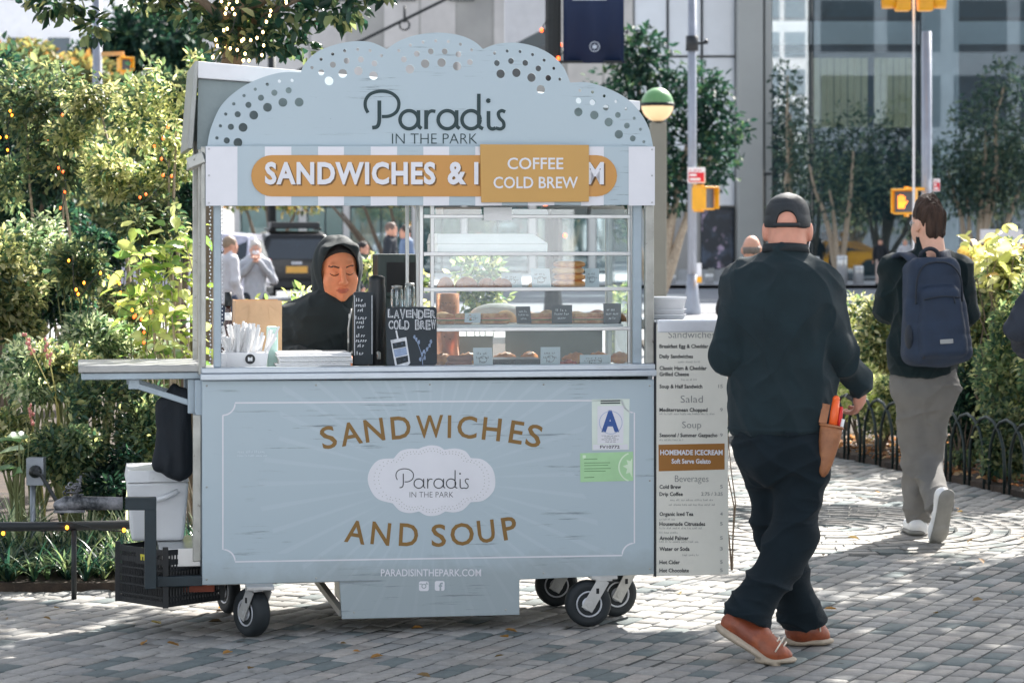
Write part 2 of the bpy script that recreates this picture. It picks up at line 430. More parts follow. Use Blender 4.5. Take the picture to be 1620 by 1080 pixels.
def soft(name, F, m, parent=None, org=(0, 0, 0), wr=None, col=None, smooth=2, ridge=None):
    "mesh of a field as an object whose origin is org; wr: list of (scale xyz, amplitude); col(V) -> colours"
    V, Q = F.mesh(smooth)
    if wr:
        N = normals(V, Q); d = 0
        for sc, am, sd, *an in wr:
            if sc == 'band':                                    # a stitched hem: the strip below height am sits sd lower, with a groove
                d = d - np.where(V[:, 2] < am, .0, 0) - sd * np.exp(-((V[:, 2] - am) / .006) ** 2); continue
            W_ = V
            if an:                                             # creases: narrow valleys along a slanted direction
                t = math.radians(an[0]); W_ = np.stack([V[:, 0] * math.cos(t) + V[:, 2] * math.sin(t), V[:, 1], -V[:, 0] * math.sin(t) + V[:, 2] * math.cos(t)], 1)
                W_ = W_ + .10 * (vnoise(V * 3.7 + 1.7, sd + 50)[:, None] - .5) * np.array([1, 1, 1.]) + .05 * (vnoise(V * 9.1, sd + 51)[:, None] - .5)
            q = vnoise(W_ * np.array(sc) + sd * 7.3, sd)
            if an: q = .6 * q + .4 * vnoise(W_ * np.array(sc) * 1.31 + sd * 3.1 + 9.7, sd + 77); q = np.clip((q - .5) * 1.5 + .5, 0, 1); d = d + am * 1.45 * (.36 - (1 - np.abs(2 * q - 1)) ** 3.5 * 1.15)
            else: d = d + (am * (1 - 2 * np.abs(2 * q - 1)) if am > 0 else am * (2 * q - 1))
        V = V + N * d[:, None]
    c = col(V) if col else None
    me = mesh_np(name, V - np.array(org), Q, c, True)
    return link_mesh(name, me, m, parent)
# ================================================================== SETTING: ground, paving, road
M_soil = mat('soil', rgb(70, 58, 48), .95, var=.35, vs=9, bump=.8, bs=30, c2=rgb(48, 40, 34))
M_asph = mat('asphalt', rgb(120, 124, 130), .9, var=.15, vs=3, bump=.3, bs=90)
M_conc = mat('concrete', rgb(168, 170, 172), .85, var=.12, vs=1.3, bump=.2, bs=40)
M_joint = mat('joint_sand', rgb(58, 60, 58), .95, var=.3, vs=14, bump=.5, bs=80)
M_pav = mat('paver_concrete', attr='Col', rough=.88, var=.16, vs=28, bump=.35, bs=120, spec=.3, wear=(rgb(112, 108, 100), .34), stain=(rgb(92, 88, 80), 1.1, .55))
M_grey = mat('galvanised', rgb(150, 155, 165), .45, .6, var=.1, vs=5)
M_black = mat('black_metal', rgb(34, 38, 40), .5, .2, var=.2, vs=20, bump=.05)
M_amber = mat('signal_yellow', rgb(240, 170, 30), .4, var=.08, vs=4)
M_dark = mat('dark_void', rgb(20, 24, 28), .7)
M_white = mat('white_paint', rgb(232, 232, 236), .5, var=.05, vs=3)

def sheet(name, poly, z, m, kind='structure'):
    b = MB(); b.face([(x, y, z) for x, y in poly]); return tag(b.build(name, m), kind=kind)
sheet('ground', [(-400, -60), (400, -60), (400, 500), (-400, 500)], -.16, M_asph)
sheet('road', [(-300, 52), (300, 52), (300, 80), (-300, 80)], -.11, M_asph)
b = MB(); b.box(-120, 120, 80, 300, -.14, .0); tag(b.build('far_pavement', M_conc), kind='structure')
b = MB(); b.box(-120, 120, 51.6, 52, -.14, .012); b.box(-120, 120, 80, 80.3, -.13, .014); tag(b.build('kerb', mat('kerb_granite', rgb(150, 150, 152), .8, var=.2, vs=8, bump=.3)), kind='structure')
b = MB()
for k in range(-16, 17): b.box(k * 5 - 1.5, k * 5 + 1.5, 65.9, 66.05, -.108, -.104)
tag(b.build('road_marking', mat('road_paint', rgb(225, 225, 220), .7, var=.2, vs=4)), kind='structure')

# pavers: rows run 26 degrees to the right of the view; a round medallion of rings by the right-hand bed
A26 = R(26); DV = Vector((math.sin(A26), math.cos(A26))); NV = Vector((math.cos(A26), -math.sin(A26)))
MED = Vector((1.75, 14.0)); MEDR = 1.12
BEDL = [(-40, 10.6), (-1.75, 11.5), (-1.0, 12.4), (.15, 13.3), (.5, 20), (.6, 38), (-40, 38)]
FA, FB = Vector((2.05, 19.6)), Vector((3.62, 13.8))                       # the hoop fence line
BEDR = [(FA.x, FA.y), (FB.x, FB.y), (30, 13.8), (30, 38), (1.9, 38), (1.7, 23)]
def inside(p, poly):
    c = False; n = len(poly)
    for i in range(n):
        (x0, y0), (x1, y1) = poly[i], poly[i - 1]
        if (y0 > p[1]) != (y1 > p[1]) and p[0] < (x1 - x0) * (p[1] - y0) / (y1 - y0) + x0: c = not c
    return c
plaza = MB(); plaza.face([(x, y, -.012) for x, y in ((-60, 2), (60, 2), (60, 51.6), (-60, 51.6))])
M_plaza = mat('plaza_paving', rgb(150, 150, 152), .88, var=.16, vs=9, bump=.3, bs=60)
pavement = tag(plaza.build('pavement', M_plaza), kind='structure')
sand = MB(); sand.face([(x, y, -.006) for x, y in ((-4, 7.5), (8, 7.5), (9, 21), (-6, 21))]); tag(sand.build('joint_sand', M_joint, pavement), kind='structure')
def paver_tone():
    q = rng.random()
    base = np.array(rgb(144, 142, 138)) if q < .55 else np.array(rgb(135, 135, 133)) if q < .78 else np.array(rgb(154, 149, 143)) if q < .87 else np.array(rgb(100, 108, 108))
    return base * (1 + .085 * rng.normal())
cells = []                                           # (distance, four corners, height)
W, GAP = .096, .0085
for i in range(-150, 150):
    s = -4.0 + rng.random() * .2
    while s < 24:
        L = rng.choice([.096, .144, .192], p=[.25, .5, .25])
        c = NV * (i * W) + DV * (s + L / 2); s += L
        if not (8.7 < c.y < 19.5) or abs(c.x) > .2025 * c.y + .35 or (c - MED).length < MEDR + .05: continue
        if inside(c, BEDL) or inside(c, BEDR): continue
        cells.append((c.y, c, L))
def paver_mesh(L, tone):
    x, y = L / 2 - GAP / 2, W / 2 - GAP / 2; e = .007; V = []
    for (px, py, pz) in ((x, y, -.03), (x, y, -.006), (x - e, y - e, 0)):
        V += [(-px, -py, pz), (px, -py, pz), (px, py, pz), (-px, py, pz)]
    Q = [(8, 9, 10, 11)] + [(4 * k + j, 4 * k + (j + 1) % 4, 4 * k + 4 + (j + 1) % 4, 4 * k + 4 + j) for k in (0, 1) for j in range(4)]
    return np.array(V), np.array(Q)
cells.sort(key=lambda t: t[0])
variants = {}
ang = math.atan2(DV.y, DV.x)
V0, Q0, C0, nv = [], [], [], 0
for k, (d, c, L) in enumerate(cells):
    z = rng.normal() * .0018 - .001; tilt = rng.normal() * .006; yaw = ang + rng.normal() * .008
    if k < 288:
        key = (round(L, 3), int(rng.integers(9)))
        if key not in variants:
            V, Q = paver_mesh(L, None); me = mesh_np('paver', V, Q, np.tile(paver_tone(), (len(V), 1))); me.materials.append(M_pav); variants[key] = me
        o = bpy.data.objects.new('paver', variants[key]); COL.objects.link(o); o.parent = pavement
        o.location = (c.x, c.y, z); o.rotation_euler = (tilt, tilt * .7, yaw)
    else:
        V, Q = paver_mesh(L, None); cr, sr = math.cos(yaw), math.sin(yaw)
        X = V[:, 0] * cr - V[:, 1] * sr + c.x; Y = V[:, 0] * sr + V[:, 1] * cr + c.y
        V0.append(np.stack([X, Y, V[:, 2] + z + V[:, 0] * tilt], 1)); Q0.append(Q + nv); nv += len(V); C0.append(np.tile(paver_tone(), (len(V), 1)))
r = .03
while r < MEDR:
    n = max(5, int(2 * math.pi * (r + W / 2) / .17)); o = rng.random()
    for k in range(n):
        a0, a1 = 2 * math.pi * (k + o) / n + .004 / (r + .05), 2 * math.pi * (k + 1 + o) / n - .004 / (r + .05)
        V = []
        for z, e in ((-.03, 0), (-.006, 0), (0, .006)):
            for rr, sg in ((r + GAP / 2 + e, 1), (r + W - GAP / 2 - e, -1)):
                for q in range(4):
                    t = a0 + (a1 - a0) * q / 3; V.append((MED.x + rr * math.cos(t), MED.y + rr * math.sin(t), z))
        Q = []
        for q in range(3): Q.append((16 + q, 16 + q + 1, 20 + q + 1, 20 + q))
        for ly in (0, 8):
            for q in range(3): Q += [(ly + q, ly + q + 1, ly + 8 + q + 1, ly + 8 + q), (ly + 4 + q, ly + 4 + q + 1, ly + 12 + q + 1, ly + 12 + q)]
            Q += [(ly, ly + 4, ly + 12, ly + 8), (ly + 3, ly + 7, ly + 15, ly + 11)]
        V = np.array(V); V[:, 2] += rng.normal() * .0015
        V0.append(V); Q0.append(np.array(Q) + nv); nv += len(V); C0.append(np.tile(paver_tone(), (len(V), 1)))
    r += W
me = mesh_np('pavers', np.concatenate(V0), np.concatenate(Q0), np.concatenate(C0))
tag(link_mesh('pavers', me, M_pav, pavement), kind='stuff')
# planting beds: heaped soil
for name, poly in (('planting_bed', BEDL), ('planting_bed', BEDR)):
    b = MB(); b.prism(poly, lambda x, y, w: (x, y, w), -.05, .035); tag(b.build(name, M_soil), kind='structure')

# ================================================================== BUILDINGS across the street
M_stone = mat('pale_stone', rgb(200, 196, 194), .85, var=.12, vs=.9, bump=.15, bs=8)
M_stone2 = mat('grey_stone', rgb(165, 163, 160), .85, var=.14, vs=.6, bump=.15, bs=8)
M_alu = mat('aluminium_cladding', rgb(158, 160, 158), .5, .35, var=.06, vs=.7)
M_mull = mat('dark_mullion', rgb(38, 46, 52), .4, .5, var=.1)
M_pane = glassmat('tower_glass', (.76, .815, .83), .15, .012, .3)
M_shop = glassmat('shop_glass', (.6, .72, .74), .16, .02)
M_refltone = mat('reflection_toned_glass', rgb(205, 210, 216), .12, 0, var=.1, vs=.35, spec=.8)  # pale tone imitates a white building mirrored in the panes
M_curt = mat('blind_fabric', rgb(236, 224, 180), .8, var=.08, vs=2)
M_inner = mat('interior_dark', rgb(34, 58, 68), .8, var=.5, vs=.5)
M_band = mat('mirrored_band_grey', rgb(205, 210, 214), .7, var=.1, vs=.8)  # grey of the imitated reflections behind the tower glass

def fbox(b, x0, x1, y0, y1, Y, dep, m=0, back=False):
    "a box on a facade at distance Y from photograph pixels; dep is its depth (behind Y when back)"
    p, q = P(x0, y1, Y), P(x1, y0, Y)
    b.box(p.x, q.x, Y, Y + dep, p.z, q.z, m) if back else b.box(p.x, q.x, Y - dep, Y, p.z, q.z, m)
# --- glass tower on the right
Y = 88.
tw = thing('glass_tower', 'dark glass tower base with grey metal columns across the street behind the walking men', 'building', (P(1400, 0, Y).x, Y, 0))
def tpart(name, boxes, mats, bevel=0., lab=None, parent=None):
    b = MB()
    for q in boxes: fbox(b, *q)
    o = b.build(name, mats, parent or tw, bevel)
    if parent is None: o.matrix_parent_inverse = Matrix.Translation((-tw.location.x, -tw.location.y, 0))
    if lab: o['label'] = lab
    return o
TOP = -560
tpart('column', [(1164, 1203.5, TOP, 445, Y, .9)], M_alu, .03)
tpart('column', [(1206.5, 1218, TOP, 445, Y, .7)], M_alu, .03)
tpart('door_frame', [(1203.5, 1206.5, TOP, 268, Y, .3), (1205.5, 1217, 274, 278, Y, .75), (1206, 1208, 278, 440, Y, .75)], M_mull)
panes = [(1219, 1281), (1284, 1451), (1454, 1640), (1643, 1830), (1833, 2020), (2023, 2210)]
for i, (a, c) in enumerate(panes):
    for y0, y1 in ((TOP, -150), (-147, 444)):
        fr = tpart('window', [(a, a + 2.2, y0, y1, Y, .16), (c - 2.2, c, y0, y1, Y, .16), (a + 2.2, c - 2.2, y0, y0 + 2.5, Y, .16), (a + 2.2, c - 2.2, y1 - 3, y1, Y, .16)], M_mull)
        tpart('pane', [(a + 2.2, c - 2.2, y0 + 2.5, y1 - 3, Y - .05, .03)], M_pane, parent=fr)
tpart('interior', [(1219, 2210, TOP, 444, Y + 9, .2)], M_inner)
tpart('mirrored_band', [(1220, 2210, 36, 72, Y + 2.5, .5), (1220, 2210, -290, -262, Y + 2.5, .5)], M_band)  # solid bands stand in for a building mirrored in the glass
tpart('ceiling_beam', [(1220, 2210, 72, 84, Y + 2.4, .3), (1220, 2210, 28, 36, Y + 2.4, .3)], M_mull)
tpart('mirrored_column', [(1455, 1513, TOP, 444, Y + 2.2, .6)], M_band, .1)  # added upright imitates a column mirrored in the glass
tpart('mirrored_column', [(1700, 1758, TOP, 444, Y + 2.2, .6)], M_band, .1)
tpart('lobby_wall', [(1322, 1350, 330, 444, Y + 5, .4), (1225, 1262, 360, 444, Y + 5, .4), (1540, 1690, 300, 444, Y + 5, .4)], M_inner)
for a, c in ((1288, 1374), (1384, 1444)):
    b = MB(); p, q = P(a, 202, Y + 1.2), P(c, 92, Y + 1.2); n = int((q.x - p.x) / .22)
    for k in range(n): b.box(p.x + (q.x - p.x) * k / n, p.x + (q.x - p.x) * (k + .86) / n, Y + 1.2, Y + 1.2 + (.05 if k % 2 else .14), p.z, q.z)
    o = b.build('blind', M_curt, tw); o.matrix_parent_inverse = Matrix.Translation((-tw.location.x, -tw.location.y, 0))
tpart('plinth', [(1164, 2210, 440.5, 448, Y + .02, .25)], M_mull)
tpart('wall', [(1160, 2214, TOP - 40, TOP, Y + 6, 6)], M_alu)
# --- pale glazed building left of the columns
lb = thing('glazed_office', 'glazed office wall toned like reflections with grey stone base left of the metal columns', 'building', (P(1100, 0, Y).x, Y + .2, 0))
def lpart(name, boxes, mats, parent=None, bevel=0.):
    b = MB()
    for q in boxes: fbox(b, *q)
    o = b.build(name, mats, parent or lb, bevel)
    if parent is None: o.matrix_parent_inverse = Matrix.Translation((-lb.location.x, -lb.location.y, 0))
    return o
Z = Y + .2
lpart('wall', [(1000, 1164, TOP, 428, Z + 1, .6)], M_stone2)
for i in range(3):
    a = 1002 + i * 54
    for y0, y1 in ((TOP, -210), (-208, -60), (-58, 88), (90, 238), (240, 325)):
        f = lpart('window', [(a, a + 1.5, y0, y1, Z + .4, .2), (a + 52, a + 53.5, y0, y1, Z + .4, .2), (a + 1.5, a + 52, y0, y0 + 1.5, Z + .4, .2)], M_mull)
        lpart('pane', [(a + 1.5, a + 52, y0 + 1.5, y1, Z + .3, .05)], M_refltone, f)
lpart('base_wall', [(1000, 1164, 426, 446, Z + .45, .5)], M_conc, bevel=.03)
pw = lpart('poster_window', [(1108, 1162, 328, 426, Z + .42, .12)], M_mull)
M_poster = bpy.data.materials.new('poster_print'); t = NT(M_poster); pp = t.n('ShaderNodeBsdfPrincipled'); t.l(pp.outputs[0], t.out.inputs[0])
co = t.coord('Object'); f1 = t.ramp(t.noise(.9, 3, .6, co), .5, .62); f2 = t.ramp(t.noise(1.7, 4, .6, t.coord('Object', (1, 1, .6))), .56, .62)
t.l(t.mix(f2, t.mix(f1, rgb(22, 34, 48), rgb(70, 86, 108)), rgb(190, 170, 196)), pp.inputs['Base Color']); pp.inputs['Roughness'].default_value = .3
lpart('poster', [(1110, 1160, 332, 424, Z + .29, .02)], M_poster, pw)
lpart('dark_doorway', [(1052, 1062, 338, 424, Z + .42, .1)], M_dark)
for a in (1062, 1120, 1140): lpart('pilaster', [(a, a + 10, 424, 446, Z + .0, .1)], M_alu)
# --- stone building with shopfronts behind the cart
Y2 = 104.
sb = thing('stone_building', 'grey stone building with glazed shopfronts and a dark slanted canopy, behind the cart', 'building', (P(600, 0, Y2).x, Y2, 0))
def spart(name, boxes, mats, parent=None, bevel=0.):
    b = MB()
    for q in boxes: fbox(b, *q)
    o = b.build(name, mats, parent or sb, bevel)
    if parent is None: o.matrix_parent_inverse = Matrix.Translation((-sb.location.x, -sb.location.y, 0))
    return o
spart('wall', [(300, 1010, -430, 308, Y2 + .6, .5)], M_stone2)
for k in range(12):
    a = 318 + k * 58
    for r_ in range(7):
        y0 = -425 + r_ * 84
        if y0 + 80 > 308: continue
        o = spart('stone_panel', [(a, a + 54.5, y0, y0 + 81, Y2 + .2, .12)], M_stone if (k + r_) % 3 else M_stone2)
for k in range(7):
    a = 342 + k * 92
    if 40 < -430: pass
    for yy in (-300, -180, -60):
        f = spart('window', [(a, a + 40, yy, yy + 62, Y2 + .02, .05)], M_mull); spart('pane', [(a + 2, a + 38, yy + 2, yy + 60, Y2 - .04, .02)], M_pane, f)
for a, wd in ((372, 9), (474, 12), (544, 10), (652, 16), (730, 9), (836, 12), (930, 12), (1000, 9)): spart('column', [(a, a + wd, 306, 436, Y2 - .1, .5)], M_stone, bevel=.03)
xs = [381, 474, 486, 544, 554, 652, 668, 730, 739, 836, 848, 930, 942, 1000]
for a, c in zip(xs[::2], xs[1::2]):
    f = spart('shopfront', [(a, a + 2, 326, 434, Y2, .2), (c - 2, c, 326, 434, Y2, .2), (a + 2, c - 2, 326, 329, Y2, .2), (a + 2, c - 2, 428, 434, Y2, .2), ((a + c) / 2 - 1, (a + c) / 2 + 1, 329, 428, Y2, .2)], M_mull)
    spart('pane', [(a + 2, c - 2, 329, 428, Y2 - .05, .03)], M_shop, f)
spart('shop_interior', [(372, 1010, 310, 436, Y2 + 4, .1)], mat('shop_teal', rgb(90, 118, 122), .8, var=.5, vs=.8))
spart('shop_display', [(500, 520, 380, 430, Y2 + 1.8, .4), (575, 610, 370, 430, Y2 + 2.2, .4), (395, 420, 360, 430, Y2 + 2, .4), (760, 800, 370, 430, Y2 + 2, .4), (870, 900, 350, 430, Y2 + 2, .4)], M_stone)
spart('fascia', [(360, 1012, 306, 326, Y2, .3)], M_alu)
b = MB()                                            # corrugated white upper wall and slanted canopy
p, q = P(798, 78, Y2 - 3), P(880, -120, Y2 - 3); n = 26
for k in range(n): b.box(p.x + (q.x - p.x) * k / n, p.x + (q.x - p.x) * (k + .6) / n, Y2 - 3, Y2 - 2.9, p.z, q.z)
b.box(p.x, q.x, Y2 - 2.88, Y2 - 2.4, p.z, q.z); o = b.build('corrugated_cladding', M_white, sb); o.matrix_parent_inverse = Matrix.Translation((-sb.location.x, -sb.location.y, 0))
b = MB(); YC = 62.
a0, a1, a2, a3 = P(700, 128, YC), P(880, 36, YC), P(880, 62, YC), P(700, 150, YC)
b.prism([(a0.x, a0.z), (a1.x, a1.z), (a2.x, a2.z), (a3.x, a3.z)], lambda x, z, w: (x, w, z), YC, YC + 14)
ca = thing('canopy', 'dark grey slanted flat canopy rising to the right above the cart sign', 'canopy', (P(800, 0, YC).x, YC, 0))
o = b.build('roof_slab', mat('canopy_dark', rgb(84, 90, 92), .6, var=.12, vs=.8), ca); o.matrix_parent_inverse = Matrix.Translation((-ca.location.x, -YC, 0))
b = MB(); b.bar(P(570, 66, YC), P(712, -4, YC), .07, .07); b.bar(P(380, 155, YC), P(560, 71, YC), .07, .07); b.bar(P(560, 71, YC), P(570, 66, YC), .09, .09)
b.tube([P(640, 10, YC), P(640, 36, YC)], .03); b.tube([P(640 + 8 * math.sin(t * .7), 40 - 8 * math.cos(t * .7) , YC) for t in range(10)], .025)
tag(b.build('span_wire', M_black, org=P(570, 66, YC)), 'dark cable running diagonally up above the cart sign with a hanging hook', 'cable')
b = MB()
for p_ in ((430, YC + 4), (880, YC + 8)): 
    b.cyl(P(p_[0], 0, p_[1]).xy.to_3d(), Vector((P(p_[0], 0, p_[1]).x, p_[1], 7.2)), .12, .1)
o = b.build('canopy_post', M_black, ca); o.matrix_parent_inverse = Matrix.Translation((-ca.location.x, -YC, 0))
# --- far buildings on the left
def block(name, label, x0, x1, ytop, Yb, dep, wm, cols, rows, wr=(.55, .5), ybase=None, pm=None):
    p, q = P(x0, 0, Yb), P(x1, 0, Yb); top = EYE - (ytop - HY) / FPX * Yb; base = -.1
    root = thing(name, label, 'building', ((p.x + q.x) / 2, Yb, 0)); wd = q.x - p.x
    b = MB(); b.box(-wd / 2, wd / 2, 0, dep, base, top); b.build('wall', wm, root)
    b = MB(); b.box(-wd / 2 - .2, wd / 2 + .2, -.2, dep + .2, top, top + .5); b.build('cornice', wm, root)
    cw, ch = wd / cols, (top - 1) / rows
    for i in range(cols):
        for j in range(rows):
            cx, cz = -wd / 2 + cw * (i + .5), .8 + ch * (j + .55); hx, hz = cw * wr[0] / 2, ch * wr[1] / 2
            b = MB(); b.box(cx - hx - .08, cx + hx + .08, -.12, -.004, cz - hz - .08, cz - hz); b.box(cx - hx - .08, cx + hx + .08, -.1, -.004, cz + hz, cz + hz + .08)
            b.box(cx - hx - .08, cx - hx, -.1, -.004, cz - hz, cz + hz); b.box(cx + hx, cx + hx + .08, -.1, -.004, cz - hz, cz + hz)
            f = b.build('window', M_white, root); b = MB(); b.box(cx - hx, cx + hx, -.05, -.004, cz - hz, cz + hz); b.build('pane', pm or M_mullpane, f)
    return root
M_mullpane = mat('dark_pane', rgb(70, 84, 96), .08, 0, var=.2, vs=.3, spec=.8)
block('apartment_block', 'pale white apartment block beyond the trees at the far upper left', -260, 190, -330, 128, 14, M_white, 7, 6)
block('brick_block', 'grey masonry block between the far trees behind the left signal pole', 196, 340, -300, 150, 14, M_stone2, 4, 7)
block('office_block', 'wide grey office block closing the street at the far left', -1400, -270, -420, 140, 20, M_stone2, 12, 7)
def facing(name, label, x0, x1, h_, Yb, wm, pm, cols, rows):
    "a building on the near side of the plaza, behind the camera, that shows as a mirror image in the tower glass"
    root = block(name, label, 0, 1, 300, 100, 12, wm, 1, 1); 
    for o in [o for o in COL.objects if o.parent == root or (o.parent and o.parent.parent == root)]: bpy.data.objects.remove(o)
    root.location = ((x0 + x1) / 2, Yb, 0); wd = x1 - x0; b = MB(); b.box(-wd / 2, wd / 2, -12, 0, -.1, h_); b.build('wall', wm, root); cw, ch = wd / cols, (h_ - 4) / rows
    for i in range(cols):
        for j in range(rows):
            b = MB(); cx, cz = -wd / 2 + cw * (i + .5), 3.5 + ch * (j + .5); b.box(cx - cw * .40, cx + cw * .40, .004, .06, cz - ch * .34, cz + ch * .34); b.build('window', pm, root)
    return root
facing('stone_tower', 'pale sunlit stone tower seen as a mirror image in the first tower window', 6, 27.6, 46, -60, M_white, mat('tower_window', rgb(150, 160, 170), .2, var=.2), 9, 12)
facing('dark_office', 'dark office building with pale bands mirrored in the wide tower windows', 28.2, 84, 46, -60, mat('office_band', rgb(98, 106, 116), .6, var=.15, vs=.3), mat('office_glass', rgb(26, 36, 46), .25, var=.3, vs=.4), 9, 6)
block('brown_block', 'beige masonry block at the far right behind the taxi', 2216, 3200, -500, 120, 20, M_stone, 9, 7)
# ================================================================== THE FOOD CART
cart = thing('food_cart', 'pale blue street food cart with scalloped cloud sign selling sandwiches and soup', 'food cart', (CX0, CY0, 0), CTH)
L = K(1035, 700).x; DEP = .80
BLUE = (.42, .505, .55); GOLD = rgb(160, 116, 52); OFFW = (.72, .72, .76)
def front_paint(name, rays=True):
    m = bpy.data.materials.new(name); t = NT(m); p = t.n('ShaderNodeBsdfPrincipled'); t.l(p.outputs[0], t.out.inputs[0])
    co = t.coord('Object'); sep = t.n('ShaderNodeSeparateXYZ'); t.l(co, sep.inputs[0])
    c = K(683, 757); dx = t.math('SUBTRACT', sep.outputs[0], c.x); dz = t.math('SUBTRACT', sep.outputs[2], c.z)
    a = t.math('ARCTAN2', dz, dx); f = t.math('FRACT', t.math('MULTIPLY', a, 22 / math.pi))
    ray = t.math('LESS_THAN', f, .2); r = t.math('SQRT', t.math('ADD', t.math('MULTIPLY', dx, dx), t.math('MULTIPLY', dz, dz)))
    n2 = t.noise(1.9, 2, .5, co); lim = t.math('MULTIPLY_ADD', n2, .75, .28)
    fade = t.math('MULTIPLY', t.math('LESS_THAN', r, lim), t.ramp(r, .2, .36)); ray = t.math('MULTIPLY', t.math('MULTIPLY', ray, fade), .2)
    cur = t.mix(ray, BLUE, (.58, .65, .70)) if rays else t.mix(0., BLUE, BLUE)
    g = t.ramp(t.noise(2.2, 4, .6, co), .3, .7); cur = t.mix(t.math('MULTIPLY', g, .16), cur, (.36, .44, .51))
    # scuffs: short dark horizontal scratches
    s1 = t.noise(1.0, 7, .72, t.coord('Object', (2.4, 1, 60))); s2 = t.ramp(t.noise(3.1, 2, .5, co), .50, .60)
    sc = t.math('MULTIPLY', t.ramp(s1, .575, .63), s2); cur = t.mix(t.math('MULTIPLY', sc, .75), cur, (.10, .13, .15))
    gz = t.math('ADD', t.ramp(sep.outputs[2], .40, .20), t.math('MULTIPLY', t.noise(6, 6, .7, co), .9)); cur = t.mix(t.math('MULTIPLY', t.ramp(gz, .85, 1.3), .45), cur, (.22, .24, .23))
    sp = t.ramp(t.noise(38, 4, .7, co), .70, .73); cur = t.mix(t.math('MULTIPLY', sp, .5), cur, (.2, .24, .26))
    t.l(cur, p.inputs['Base Color']); p.inputs['Roughness'].default_value = .42
    bp = t.n('ShaderNodeBump'); bp.inputs['Strength'].default_value = .12; bp.inputs['Distance'].default_value = .01
    t.l(t.noise(5, 3, .5, co), bp.inputs['Height']); t.l(bp.outputs[0], p.inputs['Normal'])
    return m
M_front = front_paint('cart_front_paint'); M_blue = front_paint('cart_blue_paint', False)
M_off = mat('cart_white_print', OFFW, .45, var=.04, vs=5)
M_gold = mat('cart_gold_print', rgb(132, 98, 44), .5, var=.08, vs=8)
M_pill = mat('cart_gold_board', rgb(196, 142, 74), .5, var=.06, vs=3)
M_gold2 = mat('overlay_gold_board', rgb(196, 152, 84), .5, var=.05, vs=3)
M_steel = mat('stainless', (.55, .56, .56), .32, .9, var=.12, vs=4, bump=.05, bs=25, stretch=(1, 1, .15))
M_steelw = mat('worn_steel', (.42, .42, .39), .45, .7, var=.25, vs=7, bump=.1, bs=30, wear=((.2, .19, .17), .34))
M_letter = mat('cutout_dark', rgb(24, 52, 56), .5, var=.1)
M_ink = mat('ink', rgb(44, 48, 52), .6, var=.05); M_inkg = mat('ink_grey', rgb(120, 122, 124), .6, var=.05); M_tiny = mat('ink_pale', rgb(165, 166, 162), .6)
M_sideb = mat('cart_side_blue', (.36, .43, .48), .45, .25, var=.15, vs=4, bump=.06, bs=20)
def cp(name, mb, mats, bevel=0., parent=None, kind=None, lab=None):
    o = mb.build(name, mats, parent or cart, bevel)
    if kind: o['kind'] = kind
    if lab: o['label'] = lab
    return o
def FF(off):                                    # front-plane mapping, photograph pixels -> cart space, proud by off
    def f(a, b):
        k = K(a, b); return Vector((k.x, -off, k.z))
    return f
# lower body
pts = [(320, 602), (1035, 600), (1035, 908), (822, 916.5), (822, 972), (541, 979), (537, 919.5), (320, 925)]
b = MB(); b.prism(pts, lambda x, y, w: Vector((K(x, y).x, w, K(x, y).z)), 0, .022); front = cp('front_panel', b, M_front, .003)
zb, zt = K(320, 925).z, K(320, 602).z
b = MB(); b.box(0, .02, .0225, DEP, zb, zt); cp('side_panel', b, M_sideb, .003)
b = MB(); b.box(L - .02, L, .0225, DEP, zb, zt); cp('side_panel', b, M_sideb, .003)
b = MB(); b.box(.021, L - .021, DEP - .02, DEP, zb, zt); cp('back_panel', b, M_sideb, .003)
b = MB(); b.box(.021, L - .021, .023, DEP - .021, zb - .004, zb + .02); cp('floor_pan', b, M_steelw)
b = MB()                                         # apron braces and axle beams under the body
x0, x1 = K(541, 975).x, K(822, 972).x; za = K(541, 975).z
for x in (x0 + .004, x1 - .03): b.bar((x, .03, za + .01), (x - .09 if x < .8 else x + .02, .5, zb - .012), .025, .025)
b.box(x0 - .3, x0 + .02, .3, .33, zb - .035, zb - .005); b.box(.12, L - .12, .62, .66, zb - .04, zb - .006)
cp('chassis_brace', b, mat('raw_steel', (.5, .48, .44), .5, .6, var=.2))
b = MB(); b.box(x0 + .02, x1 - .02, .03, .5, za + .015, zb - .006); cp('drip_tray', b, M_steelw, .01)
# counter
cz = K(600, 590).z
b = MB(); b.box(-.008, L + .004, -.028, .03, cz - .022, cz + .004); b.box(-.004, L, -.02, .05, cz + .005, cz + .028); cp('counter_ledge', b, mat('ledge_metal', (.50, .55, .60), .38, .6, var=.12, vs=6, bump=.05), .004)
b = MB(); b.box(.022, L - .022, .051, DEP - .01, cz - .016, cz - .002); cp('counter_top', b, M_steel)
CTZ = cz - .002
# posts, rails
def post(px0, px1, y0, y1, d0, d1, m, nm='post'):
    b = MB(); k0, k1 = K(px0, y1, d0), K(px1, y0, d0); b.box(k0.x, k1.x, d0, d1, CTZ + .03 if y1 > 570 else k0.z, k1.z); return cp(nm, b, m, .004)
post(318.5, 326, 232, 585, .002, .03, M_steelw)
post(338, 350, 318, 585, .012, .04, M_sideb)
post(1002, 1015.5, 318, 585, .012, .04, M_sideb)
post(1021, 1035, 318, 588, .002, .03, M_steelw)
for x in (.0, L - .03):
    b = MB(); b.box(x, x + .03, DEP - .035, DEP, zt + .03, 2.02); cp('post', b, M_steelw, .004)
    b = MB(); b.box(x + .006, x + .024, .36, .385, zt + .03, 2.0); cp('post', b, M_steel, .003)
    b = MB(); b.box(x, x + .03, .031, DEP - .036, 1.93, 1.96); b.box(x, x + .03, .031, DEP - .036, zt, zt + .028); cp('side_rail', b, M_steelw, .004)
b = MB(); b.box(.031, L - .031, DEP - .03, DEP - .004, 1.93, 1.96); cp('back_rail', b, M_steelw, .004)
